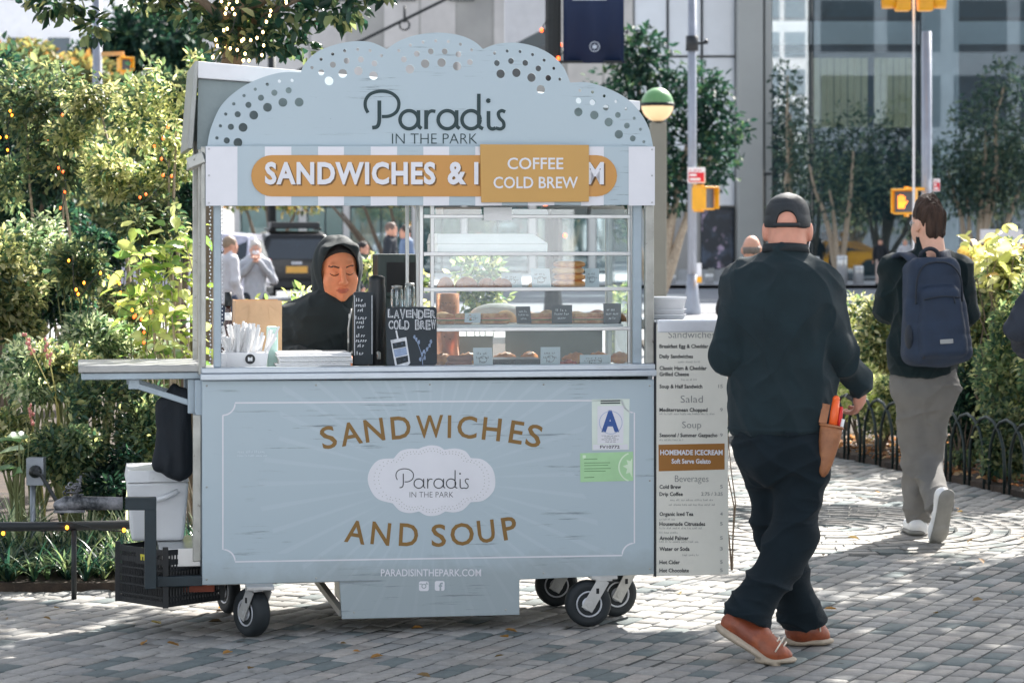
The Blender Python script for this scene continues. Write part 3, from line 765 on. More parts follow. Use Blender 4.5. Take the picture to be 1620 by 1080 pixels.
# strip of tiny bulbs on the left posts
b = MB()
for k in range(46): b.ell((K(332 + (k % 2) * 1.2, 0).x, .006, CTZ + .05 + k * .0142), (.0035, .0035, .0045), nu=6, nv=4)
for k in range(40): b.ell((K(352, 0).x, .02, CTZ + .05 + k * .016), (.003, .003, .004), nu=6, nv=4)
cp('bulb_strip', b, mat('bulb_clear', rgb(236, 238, 240), .2, var=.1), kind='stuff')
# fascia board
fz0, fz1 = K(320, 326).z, K(320, 231).z
b = MB(); b.prism([(325, 231.5), (1033.5, 232.5), (1033.5, 324.5), (325, 326)], lambda x, y, w: Vector((K(x, y).x, w, K(x, y).z)), -.028, -.006); fascia = cp('fascia_board', b, M_blue, .002)
b = MB(); F = FF(.0295)
st = [(325, 375), (418, 460), (502, 543), (585, 627), (668, 709), (750, 792), (833, 875), (917, 953), (992, 1033.4)]
for x0_, x1_ in st: b.face([F(x0_, 232.5), F(x1_, 232.5), F(x1_, 325), F(x0_, 325.6)])
cp('stripe_print', b, M_off, parent=fascia)
b = MB(); pl = []
for k in range(13): t = math.pi / 2 + math.pi * k / 12; pl.append((429 + 32.5 * math.cos(t), 278.5 - 32.5 * math.sin(t)))
for k in range(13): t = -math.pi / 2 + math.pi * k / 12; pl.append((941 + 32.5 * math.cos(t), 278.5 - 32.5 * math.sin(t)))
b.prism(pl, lambda x, y, w: Vector((K(x, y).x, w, K(x, y).z)), -.033, -.0296); pill = cp('name_plate', b, M_pill, parent=fascia)
def fascia_words(off, dx, dy):
    for s_, a_, c_ in (('SANDWICHES', 418, 687), ('&', 706, 735.5), ('ICE CREAM', 748, 952.5)):
        b_ = MB(); text(b_, s_, FF(off), a_ + dx, 292.5 + dy, c_ + dx, 256.5 + dy, .036, sp=1.10); yield b_
for b in fascia_words(.0342, 2.5, 2.2): cp('letter_shadow', b, mat('letter_shadow_print', rgb(120, 86, 44), .6), parent=fascia)
for b in fascia_words(.0352, 0, 0): cp('sign_lettering', b, M_off, parent=fascia)
b = MB(); b.prism([(757, 229), (928.5, 230), (928.5, 319.5), (759, 320.5)], lambda x, y, w: Vector((K(x, y).x, w, K(x, y).z)), -.042, -.036); ov = cp('overlay_sign', b, M_gold2, .001)
b = MB(); text(b, 'COFFEE', FF(.0435), 800, 268.5, 888, 250, .012); text(b, 'COLD BREW', FF(.0435), 778, 298.5, 911, 280, .012); cp('overlay_lettering', b, M_off, parent=ov)
b = MB()
for q in ((330, 236), (330, 321), (1029, 237), (1029, 320), (330, 278), (1029, 278)): b.ell(K(*q) + Vector((0, -.031, 0)), (.004, .002, .004), nu=8, nv=4)
cp('screw', b, M_steel, parent=fascia)
# cloud sign with punched holes
lobes = [[(328, 231), (334, 202), (351, 166), (380, 140), (412, 124), (445, 115), (476, 115)],
         [(476, 115), (483, 100), (501, 83), (527, 72), (557, 66), (586, 67), (612, 78)],
         [(612, 78), (632, 65), (658, 56), (692, 52), (726, 56), (750, 66), (764, 78)],
         [(764, 78), (786, 70), (816, 68), (846, 74), (872, 87), (891, 106), (902, 131)],
         [(902, 131), (931, 131), (961, 140), (990, 155), (1011, 176), (1026, 202), (1033, 231)]]
outline = []; holes = []; LC = []
for lb_ in lobes:
    c = catmull([Vector((x, y, 0)) for x, y in lb_], 6); LC.append(c); outline += c[:-1]
outline.append(LC[-1][-1])
allp = [p for c in LC for p in catmull(c, 3)]
for c in LC:
    cc = catmull(c, 4)
    for inset, rad, sp, ph in ((13, 2.7, 19.5, 6), (29, 4.9, 22, 10), (47, 7.1, 25, 14)):
        acc = ph; last = None
        for i in range(1, len(cc) - 1):
            d = (cc[i + 1] - cc[i - 1]).normalized(); n = Vector((-d.y, d.x, 0)); q = cc[i] + n * inset
            if last is not None: acc += (q - last).length
            last = q
            if acc < sp: continue
            if min((q - p).length for p in allp) < inset - 1.2 or q.y > 226 or any((q - h[0]).length < h[1] + rad + 3 for h in holes): continue
            holes.append((q, rad)); acc = 0
def spline(cu, pts):
    s = cu.splines.new('POLY'); s.points.add(len(pts) - 1); s.use_cyclic_u = True
    for i, p in enumerate(pts): s.points[i].co = (p[0], p[1], 0, 1)
cu = bpy.data.curves.new('cloud', 'CURVE'); cu.dimensions = '2D'; cu.fill_mode = 'BOTH'; cu.extrude = .005
kk = lambda p: (K(p.x, p.y).x, K(p.x, p.y).z)
spline(cu, [kk(p) for p in outline] + [(K(1033, 236).x, K(1033, 236).z), (K(328, 236).x, K(328, 236).z)])
for q, rad in holes:
    c0 = kk(q); rr = rad / FPX * 10.25
    spline(cu, [(c0[0] + rr * math.cos(t * math.pi / 8), c0[1] + rr * math.sin(t * math.pi / 8)) for t in range(16)])
to = bpy.data.objects.new('tmp', cu); COL.objects.link(to)
dg = bpy.context.evaluated_depsgraph_get(); me = bpy.data.meshes.new_from_object(to.evaluated_get(dg)); bpy.data.objects.remove(to)
co_ = np.zeros(len(me.vertices) * 3); me.vertices.foreach_get('co', co_); co_ = co_.reshape(-1, 3); co_ = np.stack([co_[:, 0], -co_[:, 2] + .004, co_[:, 1]], 1); me.vertices.foreach_set('co', co_.ravel()); me.materials.clear(); me.update()
cloud = link_mesh('cloud_sign', me, M_blue, cart)
# the deco script: strokes traced in photograph pixels (three times enlarged, from (300, 30))
def deco():
    def C(cx, cy, r, a0, a1, n=20): return [(cx + r * math.cos(R(a0 + (a1 - a0) * k / n)), cy + r * math.sin(R(a0 + (a1 - a0) * k / n))) for k in range(n + 1)]
    S = []
    S.append(([(p.x, p.y) for p in catmull([(846, 446, 0), (834, 418, 0), (836, 385, 0), (858, 357, 0), (902, 344, 0), (950, 350, 0), (983, 374, 0), (993, 405, 0), (982, 440, 0), (950, 461, 0), (912, 464, 0)], 6)], 13))
    S.append(([(p.x, p.y) for p in catmull([(900, 388, 0), (900, 440, 0), (899, 488, 0), (889, 512, 0), (866, 517, 0)], 6)], 15))
    S.append((C(1041, 479, 43, 0, 360, 30), 14)); S.append(([(p.x, p.y) for p in catmull([(1086, 434, 0), (1086, 480, 0), (1087, 508, 0), (1100, 521, 0)], 5)], 14))
    S.append(([(1122, 434), (1122, 524)], 15)); S.append(([(p.x, p.y) for p in catmull([(1122, 474, 0), (1130, 450, 0), (1146, 438, 0), (1166, 440, 0)], 5)], 13))
    S.append((C(1222, 479, 43, 0, 360, 30), 14)); S.append(([(p.x, p.y) for p in catmull([(1267, 434, 0), (1267, 480, 0), (1268, 508, 0), (1281, 521, 0)], 5)], 14))
    S.append((C(1335, 479, 43, 0, 360, 30), 14)); S.append(([(p.x, p.y) for p in catmull([(1372, 356, 0), (1372, 480, 0), (1374, 510, 0), (1392, 522, 0)], 5)], 14))
    S.append(([(p.x, p.y) for p in catmull([(1418, 438, 0), (1418, 490, 0), (1421, 514, 0), (1436, 523, 0), (1452, 518, 0)], 5)], 14))
    S.append(([(p.x, p.y) for p in catmull([(1497, 442, 0), (1480, 436, 0), (1465, 447, 0), (1470, 470, 0), (1488, 490, 0), (1490, 512, 0), (1474, 523, 0), (1452, 518, 0)], 6)], 13))
    S.append((C(1417, 389, 5, 0, 360, 10), 11))
    return S
def put_deco(mb, x0, x1, y0, y1, fn, thick=1., off=.0):
    for k, (pts, wd) in enumerate(deco()):
        m = lambda x, y: (x0 + (x - 834) / (1500 - 834) * (x1 - x0), y0 + (y - 344) / (524 - 344) * (y1 - y0))
        ribbon(mb, [m(*p) for p in pts], wd * thick * (x1 - x0) / 666, lambda a, b_, kk_=k: fn(off + kk_ * .0001)(a, b_))
b = MB(); put_deco(b, 578, 800, 144.7, 204.7, FF, 1.22, .0025); cp('script_lettering', b, M_letter, parent=cloud)
b = MB(); text(b, 'IN THE PARK', FF(.0025), 620, 227.5, 755, 211.5, -.012); cp('sign_lettering', b, M_letter, parent=cloud)
# front panel print
b = MB(); F = FF(.0012)
def frame_line(mb, fn, x0, x1, y0l, y0r, y1l, y1r, r, wd):
    def cor(cx, cy, a0): return [(cx + r * math.cos(R(a0 + 90 * k / 8)), cy + r * math.sin(R(a0 + 90 * k / 8))) for k in range(9)]
    ring = []
    ring += cor(x0, y0l, 0)[::-1]; ring += cor(x1, y0r, 90)[::-1]; ring += cor(x1, y1r, 180)[::-1]; ring += cor(x0, y1l, 270)[::-1]; ring.append(ring[0])
    ribbon(mb, ring, wd, fn)
frame_line(b, F, 352.5, 1003.5, 637, 633, 888, 878, 19.5, 2.4); cp('frame_line', b, M_off, parent=front)
b = MB()
for ch, x, y, a in zip('SANDWICHES', (519.5, 554.5, 592, 634, 680, 711, 739, 778, 817, 845), (691.5, 685.5, 680, 676, 674.5, 674.5, 675.5, 678.5, 683.5, 689), (13, 10.5, 8, 5, 1.5, -1, -3, -6, -9, -12)):
    wd = {'I': 5.5, 'W': 43, 'S': 24, 'C': 31, 'H': 29, 'E': 21, 'A': 34, 'N': 31, 'D': 31}[ch]
    text(b, ch, F, x - wd / 2, y + 18, x + wd / 2, y - 18, .014, rot=-R(a))
cp('arched_lettering', b, M_gold, parent=front); b = MB()
for ch, x, y, a in zip('ANDSOUP', (563, 602.5, 646.5, 694, 731, 769, 806), (841, 843.5, 845.5, 846.5, 844.5, 840, 835), (-9, -6, -3, 1, 3, 6, 9)):
    wd = {'A': 33, 'N': 30, 'D': 30, 'S': 23, 'O': 37, 'U': 27, 'P': 23}[ch]
    text(b, ch, F, x - wd / 2, y + 18, x + wd / 2, y - 18, .014, rot=-R(a))
    if ch == 'D': cp('arched_lettering', b, M_gold, parent=front); b = MB()
cp('arched_lettering', b, M_gold, parent=front)
lab = [(300, 450), (180, 466), (112, 555), (110, 650), (172, 752), (292, 790)], [(292, 790), (345, 845), (420, 863), (490, 850)], [(490, 850), (540, 879), (590, 885), (642, 875), (690, 850)], [(690, 850), (755, 858), (822, 838), (880, 781)], [(880, 781), (975, 768), (1050, 700), (1065, 612), (1040, 522), (970, 460), (880, 448)], [(880, 448), (838, 396), (762, 376), (680, 385)], [(680, 385), (640, 360), (580, 352), (522, 364), (485, 380)], [(485, 380), (420, 378), (350, 396), (300, 450)]
olp = []
for s_ in lab: olp += catmull([(x, y, 0) for x, y in s_], 6)[:-1]
olp = [(560 + p.x / 4.765, 630 + p.y / 4.765) for p in olp]
b = MB(); b.face([F(x, y) for x, y in olp]); logo = cp('oval_label', b, M_off, parent=front)
F2 = FF(.0020)
b = MB()
cx_, cy_ = 683, 757
for sc_ in (.90, .83):
    acc = 0
    ring = [(cx_ + (x - cx_) * sc_, cy_ + (y - cy_) * sc_) for x, y in olp]
    for i in range(len(ring)):
        d = math.dist(ring[i], ring[i - 1]); acc += d
        if acc > 4.4:
            acc = 0; x, y = ring[i]; b.face([F2(x + .75 * math.cos(t * math.pi / 3), y + .75 * math.sin(t * math.pi / 3)) for t in range(6)])
cp('label_dots', b, M_tiny, parent=front)
b = MB(); put_deco(b, 626.5, 742, 741, 772, FF, .62, .0020); text(b, 'IN THE PARK', F2, 648, 786, 717, 777.5, -.015); cp('label_lettering', b, M_ink, parent=front)
b = MB(); text(b, 'PARADISINTHEPARK.COM', F, 602.5, 911, 761, 899.5, .01)
def rsq(mb, fn, x, y, s, r=3):
    p = []
    for a0, sx, sy in ((0, 1, 1), (90, -1, 1), (180, -1, -1), (270, 1, -1)):
        for k in range(5): t = R(a0 + 22.5 * k); p.append((x + sx * (s / 2 - r) + r * math.cos(t), y + sy * (s / 2 - r) + r * math.sin(t)))
    mb.face([fn(*q) for q in p])
rsq(b, F, 670.5, 926.5, 15.5); rsq(b, F, 695.5, 926, 15.5); cp('web_lettering', b, M_off, parent=front)
b = MB()
def ringm(mb, fn, x, y, r0, wd, n=20, a0=0, a1=360): ribbon(mb, [(x + r0 * math.cos(R(a0 + (a1 - a0) * k / n)), y + r0 * math.sin(R(a0 + (a1 - a0) * k / n))) for k in range(n + 1)], wd, fn)
ringm(b, F2, 670.5, 926.5, 3.2, 1.5); ribbon(b, [(663.5, 923), (668, 923)], 1.2, F2); ribbon(b, [(673, 923), (677.5, 923)], 1.2, F2); rsq(b, F2, 675, 921.3, 2, .8); cp('icon_print', b, M_blue, parent=front); b = MB()
text(b, 'f', F2, 694, 934, 700.5, 920.5, .03); cp('icon_print', b, M_blue, parent=front)
b = MB()
for q in ((327, 610), (327, 770), (327, 916), (1028, 610), (1028, 760), (1028, 899), (500, 609), (680, 608), (860, 608), (500, 914), (860, 906), (560, 968), (800, 964)): b.ell(K(*q) + Vector((0, -.0005, 0)), (.0042, .002, .0042), nu=8, nv=4)
cp('rivets', b, M_steelw, parent=front, kind='stuff')
# hygiene grade card and green permit
b = MB(); b.face([F(936, 631.5), F(996, 630.5), F(995, 711), F(936.5, 712)]); card = cp('grade_card', b, mat('grade_paper', rgb(214, 224, 214), .5, var=.06, vs=9), parent=front)
b = MB(); b.face([F2(945, 642), F2(986.5, 641.5), F2(986, 701), F2(945, 701.5)]); b.face([F2(938, 703), F2(993, 702.3), F2(993, 710.3), F2(938.5, 711)]); card2 = cp('card_face', b, M_off, parent=front)
F3 = FF(.0028)
b = MB(); text(b, 'A', F3, 951, 683, 979.5, 648.5, .05); cp('grade_letter', b, mat('grade_blue', rgb(48, 84, 150), .5), parent=front)
b = MB(); ringm(b, F3, 966, 668, 18, .8, 28); cp('grade_ring', b, mat('grade_ring_blue', rgb(150, 165, 200), .5), parent=front)
b = MB(); text(b, 'FV10772', F3, 949, 709, 980, 704, .02)
for y in (634, 637.5): ribbon(b, [(950, y), (981, y - .5)], 2, F2)
for y, a, c in ((689, 952, 980), (692, 956, 977), (695, 952, 980), (698.5, 958, 975)): scribble(b, F3, a, c, y + .6, -1.8)
cp('card_text', b, M_ink, parent=front)
b = MB(); b.face([F(917.5, 716.5), F(1001.5, 714), F(1001.5, 760), F(918, 762)]); cp('permit_sticker', b, mat('permit_green', rgb(168, 210, 160), .5, var=.08, vs=8), parent=front)
b = MB(); ringm(b, F2, 1002, 738.5, 23, 2.2, 24, 110, 250)
b.face([F2(x, y) for x, y in ((1000, 724), (997, 729), (991, 727), (993, 734), (985, 737), (992, 741), (990, 749), (996, 747), (1000, 755))]); rsq(b, F2, 924, 722, 5, 1)
cp('permit_emblem', b, mat('permit_pale', rgb(214, 234, 206), .5), parent=front)
b = MB()
for y, a, c in ((726, 924, 945), (732, 924, 965), (736, 924, 962), (741, 924, 966), (745, 924, 958), (755, 924, 940)): ribbon(b, [(a, y), (c, y - .6)], 1, F2)
cp('permit_text', b, mat('permit_ink', rgb(96, 140, 96), .5), parent=front)
# small code text lines (the square code itself is left out)
b = MB(); scribble(b, F, 376, 424, 716, -4.2); scribble(b, F, 376, 424, 721.5, -3); cp('small_lettering', b, mat('pale_print', (.58, .65, .70), .5), parent=front)

# roof: tilted white slab, grey front board behind the sign
M_rim = mat('roof_white', (.74, .74, .76), .5, var=.08, vs=4, wear=((.5, .5, .48), .3))
M_hood = mat('hood_grey', rgb(128, 140, 142), .4, .3, var=.2, vs=3, bump=.05)
k0, k1 = K(313, 97, .10), K(1013, 160, .10); sl = (k1.z - k0.z) / (k1.x - k0.x)
b = MB()
def rz(x): return k0.z + (x - k0.x) * sl
b.prism([(k0.x, rz(k0.x)), (k1.x, rz(k1.x)), (k1.x, rz(k1.x) - .04), (k0.x, rz(k0.x) - .068)], lambda x, z, w: (x, w, z), .10, DEP - .03); cp('roof_slab', b, M_rim, .004)
b = MB(); kl = K(300, 236, .14); kr = K(1030, 240, .14)
b.prism([(k0.x + .004, rz(k0.x) - .07), (k1.x - .01, rz(k1.x) - .042), (kr.x, kr.z), (kl.x + .03, kl.z - .0)], lambda x, z, w: (x, w, z), .14, .155); cp('hood_board', b, M_hood)
b = MB()
b.add([(k0.x - .012, .10, rz(k0.x)), (k0.x - .012, DEP, rz(k0.x)), (kl.x - .01, DEP, kl.z), (kl.x - .01, .10, kl.z), (k0.x + .004, .10, rz(k0.x)), (k0.x + .004, DEP, rz(k0.x)), (kl.x + .012, DEP, kl.z), (kl.x + .012, .10, kl.z)],
      [(0, 1, 2, 3), (7, 6, 5, 4), (0, 3, 7, 4), (1, 5, 6, 2), (0, 4, 5, 1), (3, 2, 6, 7)]); cp('hood_side', b, mat('hood_side_steel', (.30, .31, .30), .4, .7, var=.2), .003)
b = MB(); b.box(.0, L, .16, DEP - .03, fz1 - .03, fz1 - .012); b.box(.0, L, DEP - .028, DEP - .012, fz1 - .012, 2.2); cp('ceiling_panel', b, M_hood)
b = MB(); p = K(301, 247, .02); b.bar((p.x - .004, .03, p.z - .03), (.012, -.003, p.z - .004), .035, .045); b.bar((-.012, .06, p.z - .02), (-.012, DEP, p.z - .02), .03, .04); cp('corner_bracket', b, M_steelw, .004)
p = K(303, 400, .25)
b = MB(); b.box(-.012, .004, .06, .085, zt + .02, p.z + .42); b.box(-.014, .006, .5, .53, zt + .02, p.z + .42); cp('side_post', b, M_steelw, .003)

# display case
sx0, sx1 = K(664, 400, .06).x, K(1001, 400, .06).x; SD0, SD1 = .06, .52
shelfz = []
for yy in (341, 400, 456, 519): shelfz.append(K(830, yy, SD0).z)
for x in (sx0, sx0 + .045, sx1 - .02):
    for d in (SD0, SD1 - .018): b = MB(); b.box(x, x + .015, d, d + .018, CTZ + .004, fz0 + .05); cp('case_post', b, M_steel, .002)
for z in shelfz:
    b = MB(); b.box(sx0 + .016, sx1 - .006, SD0 - .004, SD0 + .014, z - .012, z + .004); sf = cp('shelf', b, M_steel, .002); b = MB(); b.box(sx0 + .062, sx1 - .022, SD0 + .0145, SD1 - .02, z - .006, z); cp('shelf_glass', b, glassmat('shelf_glass', (.93, .96, .95), .05, .02), parent=sf)
b = MB(); b.box(sx0, sx1, SD0 - .012, SD0 + .016, CTZ + .003, CTZ + .018); b.box(sx0 + .062, sx1 - .022, SD0 + .018, SD1, CTZ + .003, CTZ + .012); cp('case_base', b, M_steel, .003)
M_glass = glassmat('case_glass', (.94, .965, .965), .058, .012)
b = MB(); b.box(sx0 + .062, sx1 - .022, SD0 + .006, SD0 + .009, CTZ + .02, fz0 - .01); cp('glass_pane', b, M_glass)
b = MB(); b.box(sx1 + .016, L - .035, .018, .021, CTZ + .03, fz0 - .004); cp('glass_pane', b, M_glass)
b = MB(); b.box(sx1 - .006, sx1 - .003, SD0 + .02, SD1 - .02, CTZ + .02, fz0 - .01); cp('glass_pane', b, M_glass)
b = MB(); b.box(sx0 + .09, sx1 - .08, SD1 + .02, SD1 + .03, K(830, 452, SD1).z - .25, K(830, 519, SD1).z - .04); cp('case_back', b, M_steel)
b = MB(); b.box(K(800, 540, SD1).x, sx1 - .03, SD1 + .005, SD1 + .012, CTZ + .013, shelfz[3] - .02); b.box(K(700, 540, SD1).x, K(780, 540, SD1).x, SD1 + .005, SD1 + .012, CTZ + .03, shelfz[3] - .05); cp('back_board', b, mat('board_grey_green', rgb(112, 122, 116), .4, .4, var=.2, vs=4))

# casters
M_rub = mat('rubber', rgb(30, 36, 40), .7, var=.2, vs=18, bump=.1, wear=(rgb(84, 88, 90), .25)); M_rim2 = mat('wheel_rim', rgb(198, 200, 206), .45, .4, var=.15, vs=20)
M_fork = mat('fork_zinc', rgb(190, 190, 188), .45, .5, var=.15, vs=12)
def caster(px, py, Yc, r, yaw, width):
    "a caster whose tyre touches the ground under pixel px; yaw turns its rolling direction; parts in cart space"
    g = Vector((K(px, py).x, 0, 0)); wpos = P(px, HY + EYE * FPX / Yc, Yc); wpos.z = 0
    d = wpos - cart.location; loc = Vector((d.x * CC + d.y * CS, -d.x * CS + d.y * CC, r))
    ax = Vector((-math.sin(yaw), math.cos(yaw), 0)); roll = Vector((math.cos(yaw), math.sin(yaw), 0))   # axle direction, rolling direction
    h = width / 2
    b = MB(); prof = [(r * .56, -h * .8), (r * .72, -h), (r * .9, -h * .92), (r * .985, -h * .55), (r, 0), (r * .985, h * .55), (r * .9, h * .92), (r * .72, h), (r * .56, h * .8)]
    b.lathe(prof, loc, ax, 28); o = cp('wheel', b, M_rub)
    b = MB(); b.lathe([(.012, -h * .9), (r * .3, -h * .86), (r * .34, -h * .5), (r * .46, -h * .5), (r * .5, -h * .84), (r * .565, -h * .9), (r * .565, h * .9), (r * .5, h * .84), (r * .46, h * .5), (r * .34, h * .5), (r * .3, h * .86), (.012, h * .9)], loc, ax, 24); cp('rim', b, M_rim2, parent=o)
    b = MB(); top = loc + roll * (r * .62) + Vector((0, 0, zb - .014 - r))
    for s_ in (-1, 1):
        e = ax * s_ * (h + .007); b.bar(loc + e - (top - loc).normalized() * .025, top + e, .05, .006, up=ax)
        b.cyl(loc + e * .95, loc + e * 1.12, .014, n=10)
    b.bar(top - ax * (h + .012), top + ax * (h + .012), .07, .012); b.boxr(top + Vector((0, 0, .008)), (.11, .1, .014)); cp('fork', b, M_fork, .002, parent=o)
    b = MB(); b.boxr(loc + (top - loc) * .55 - ax * (h + .0112), (.012, .002, .022), Matrix.Rotation(math.atan2(ax.y, ax.x) - math.pi / 2, 3, 'Z')); cp('slot', b, M_dark, parent=o)
caster(930, 992, 6480 / 620., .096, R(-2), .078)
caster(972, 976, 6480 / 604., .096, R(14), .078)
caster(880, 962, 6480 / 588., .094, R(-8), .075)
caster(398, 1007, 6480 / 636., .098, R(-62), .072)
caster(361, 972, 6480 / 599., .096, R(-72), .05)

# left wing table with brackets
b = MB(); t0, t1 = K(124, 588, .12), K(319, 588, .12); tz = K(124, 578, .12).z
b.box(t0.x, t1.x + .004, .10, .62, tz - .03, tz); wing = cp('wing_table', b, mat('wing_steel', (.33, .335, .33), .4, .6, var=.15, vs=6), .004)
b = MB(); b.box(t0.x + .012, t1.x, .112, .13, tz - .058, tz - .031); b.box(t0.x + .012, t0.x + .03, .131, .6, tz - .058, tz - .031); cp('table_apron', b, M_sideb, .003, parent=wing)
for d in (.16, .5):
    b = MB(); b.bar((t1.x - .01, d, tz - .17), (t0.x + .23, d, tz - .085), .022, .024); b.box(t0.x + .20, t0.x + .245, d - .012, d + .012, tz - .10, tz - .059)
    b.box(t1.x - .055, t1.x - .0, d - .03, d + .03, tz - .20, tz - .06); cp('table_bracket', b, M_sideb, .003, parent=wing)
b = MB(); b.prism([(t1.x - .03, tz - .06), (t1.x - .001, tz - .06), (t1.x - .001, tz - .24), (t1.x - .012, tz - .24), (t1.x - .03, tz - .19)], lambda x, z, w: (x, w, z), .06, .12); cp('corner_plate', b, M_sideb, .002, parent=wing)
b = MB(); b.box(-.035, -.002, .05, .075, .3, tz - .2); cp('side_trim', b, M_steelw, .003)

# right wing with the menu board hanging in front of it
mb0, mb1 = K(1037, 910), K(1152, 908)
b = MB(); wz = K(1090, 505).z - .006
b.box(L + .01, mb1.x - .006, .03, .5, wz - .045, wz); rw = cp('side_shelf', b, mat('shelf_white', (.66, .68, .70), .45, .1, var=.08, vs=5), .006)
b = MB(); b.box(L + .012, mb1.x - .01, -.006, .029, wz - .05, wz + .005); cp('shelf_lip', b, mat('lip_pale', (.66, .68, .72), .4, .2), .008, parent=rw)
b = MB(); b.prism([(1037, 512), (1150, 516), (1153, 908), (1036.5, 911)], lambda x, y, w: Vector((K(x, y).x, w, K(x, y).z)), -.002, .02)
menu = tag(b.build('menu_board', mat('menu_cream', rgb(214, 212, 202), .55, var=.05, vs=5), None, .002), 'tall cream printed menu board listing salad, soup and beverages on the right of the cart', 'menu board')
menu.location = (CX0, CY0, 0); menu.rotation_euler = (0, 0, CTH)
def mp(name, mb, m): return mb.build(name, m, menu)
b = MB(); b.prism([(1035.5, 510), (1038.2, 510), (1038.2, 911.6), (1035.5, 911.6)], lambda x, y, w: Vector((K(x, y).x, w, K(x, y).z)), -.003, .022); mp('edge_strip', b, M_ink)
FM = FF(.0034)
b = MB()
rows = [('Breakfast Egg & Cheddar', 547.5, None), ('Daily Sandwiches', 563.5, None), ('Classic Ham & Cheddar', 582, None), ('Grilled Cheese', 591.5, '8'), ('Soup & Half Sandwich', 611, '15'), ('Mediterranean Chopped', 648, '9'), ('Seasonal / Summer Gazpacho', 688, '9'),
        ('Cold Brew', 769.5, '5'), ('Drip Coffee', 781, '2.75 / 3.25'), ('Organic Iced Tea', 812.5, '4'), ('Housemade Citrusades', 828, '5'), ('Arnold Palmer', 850.5, '5'), ('Water or Soda', 867.5, '3'), ('Hot Cider', 888.5, '5'), ('Hot Chocolate', 901.5, '5')]
adv = lambda s_: (max(p[0] for p in textgeo(s_, .03)[0]) - min(p[0] for p in textgeo(s_, .03)[0])) / .73 * 6.1
for s_, y, pr in rows:
    d = 1.6 if any(c in s_ for c in 'gpy/&Q') and any(c in s_ for c in 'gpy') else 0
    wdt = min(adv(s_) * .92, 92); b = MB(); text(b, s_, FM, 1043, y + 3.2 + d, 1043 + wdt, y - 3.2, .022, res=2); mp('item_lettering', b, M_ink)
for s_, y, pr in rows:
    if pr: b2 = MB(); wdp = 4 if len(pr) == 1 else 7 if len(pr) == 2 else 34; text(b2, pr, FM, 1143 - wdp, y + 2.4, 1143, y - 3, 0, res=2); mp('price_lettering', b2, M_inkg)
for s_, y, wd in (('Sandwiches', 529, 74), ('Salad', 631, 35), ('Soup', 672, 30), ('Beverages', 757, 53)):
    d = 2.6 if 'p' in s_ or 'g' in s_ else 0
    b2 = MB(); text(b2, s_, FM, 1094 - wd / 2, y + 5.4 + d, 1094 + wd / 2, y - 5.6, -.012, res=3); mp('heading_lettering', b2, M_inkg)
b = MB()
for s_, y, x0_, x1_ in (('cucumber, chickpeas, tomato, feta, vinaigrette', 654, 1043, 1132), ('on toasted baguette', 572, 1073, 1108), ('add bacon 2', 600, 1078, 1104), ('with toasted focaccia', 695, 1043, 1083), ('Cortado 3.5 · almond milk +.75', 790, 1060, 1130), ('add vanilla caramel syrup +.75', 797.5, 1058, 1132), ('Black, Green', 820.5, 1043, 1069), ('Turmeric Ginger - Raspberry Hibiscus', 834.5, 1043, 1112), ('Lemon Lavender', 841.5, 1043, 1074), ('Iced tea + Housemade Citrusade', 856, 1043, 1106), ('TRADITIONAL', 877, 1080, 1106)):
    b = MB(); scribble(b, FM, x0_, x1_, y + 1.6, -3); mp('note_lettering', b, M_tiny)
b = MB(); b.prism([(1041.5, 703), (1146, 701), (1146, 742), (1042, 745)], lambda x, y, w: Vector((K(x, y).x, w, K(x, y).z)), -.0032, -.0021); mp('banner', b, mat('banner_brown', rgb(150, 100, 40), .5, var=.06))
b = MB(); text(b, 'HOMEMADE ICECREAM', FF(.0042), 1044, 719.5, 1143, 711, .035, res=2); text(b, 'Soft Serve Gelato', FF(.0042), 1062, 733, 1124, 725, .03, res=2); mp('banner_lettering', b, M_off)
# ================================================================== THINGS IN, ON AND BESIDE THE CART
def own(mb, rz=0.):
    "base centre of what has been collected"
    v = np.array(mb.v); return Vector(((v[:, 0].min() + v[:, 0].max()) / 2, (v[:, 1].min() + v[:, 1].max()) / 2, v[:, 2].min()))
def citem(name, mb, mats, label, cat, group=None, bevel=0., parts=()):
    "a thing built in cart space; parts: (name, mb, mats)"
    c = own(mb); o = mb.build(name, mats, None, bevel, org=c); o.location = KW(c); o.rotation_euler = (0, 0, CTH); tag(o, label, cat, group)
    for pn, pm, pmat in parts:
        q = pm.build(pn, pmat, o); q.data.transform(Matrix.Translation(-c))
    return o
def witem(name, mb, mats, label, cat, group=None, bevel=0., parts=()):
    c = own(mb); o = mb.build(name, mats, None, bevel, org=c); tag(o, label, cat, group)
    for pn, pm, pmat in parts:
        q = pm.build(pn, pmat, o); q.data.transform(Matrix.Translation(-c))
    return o
def kbox(mb, x0, x1, y0, y1, d0, d1, m=0, taper=None, fz=None):
    a, c = K(x0, y1, d0), K(x1, y0, d0); z0 = a.z if fz is None else fz; dz = c.z - a.z
    if taper is None: mb.box(a.x, c.x, d0, d1, z0, z0 + dz, m)
    else:
        t = taper; vs = [(a.x, d0, z0), (c.x, d0, z0), (c.x, d1, z0), (a.x, d1, z0), (a.x - t, d0 - t, z0 + dz), (c.x + t, d0 - t, z0 + dz), (c.x + t, d1 + t, z0 + dz), (a.x - t, d1 + t, z0 + dz)]
        mb.add(vs, [(3, 2, 1, 0), (4, 5, 6, 7), (0, 1, 5, 4), (1, 2, 6, 5), (2, 3, 7, 6), (3, 0, 4, 7)], m)
M_paper = mat('white_paper', (.80, .80, .80), .7, var=.05, vs=9, bump=.1, bs=40)
M_plast = mat('white_plastic', (.78, .78, .79), .4, var=.05, vs=6)
M_slate = mat('chalk_slate', rgb(44, 52, 58), .7, var=.2, vs=12)
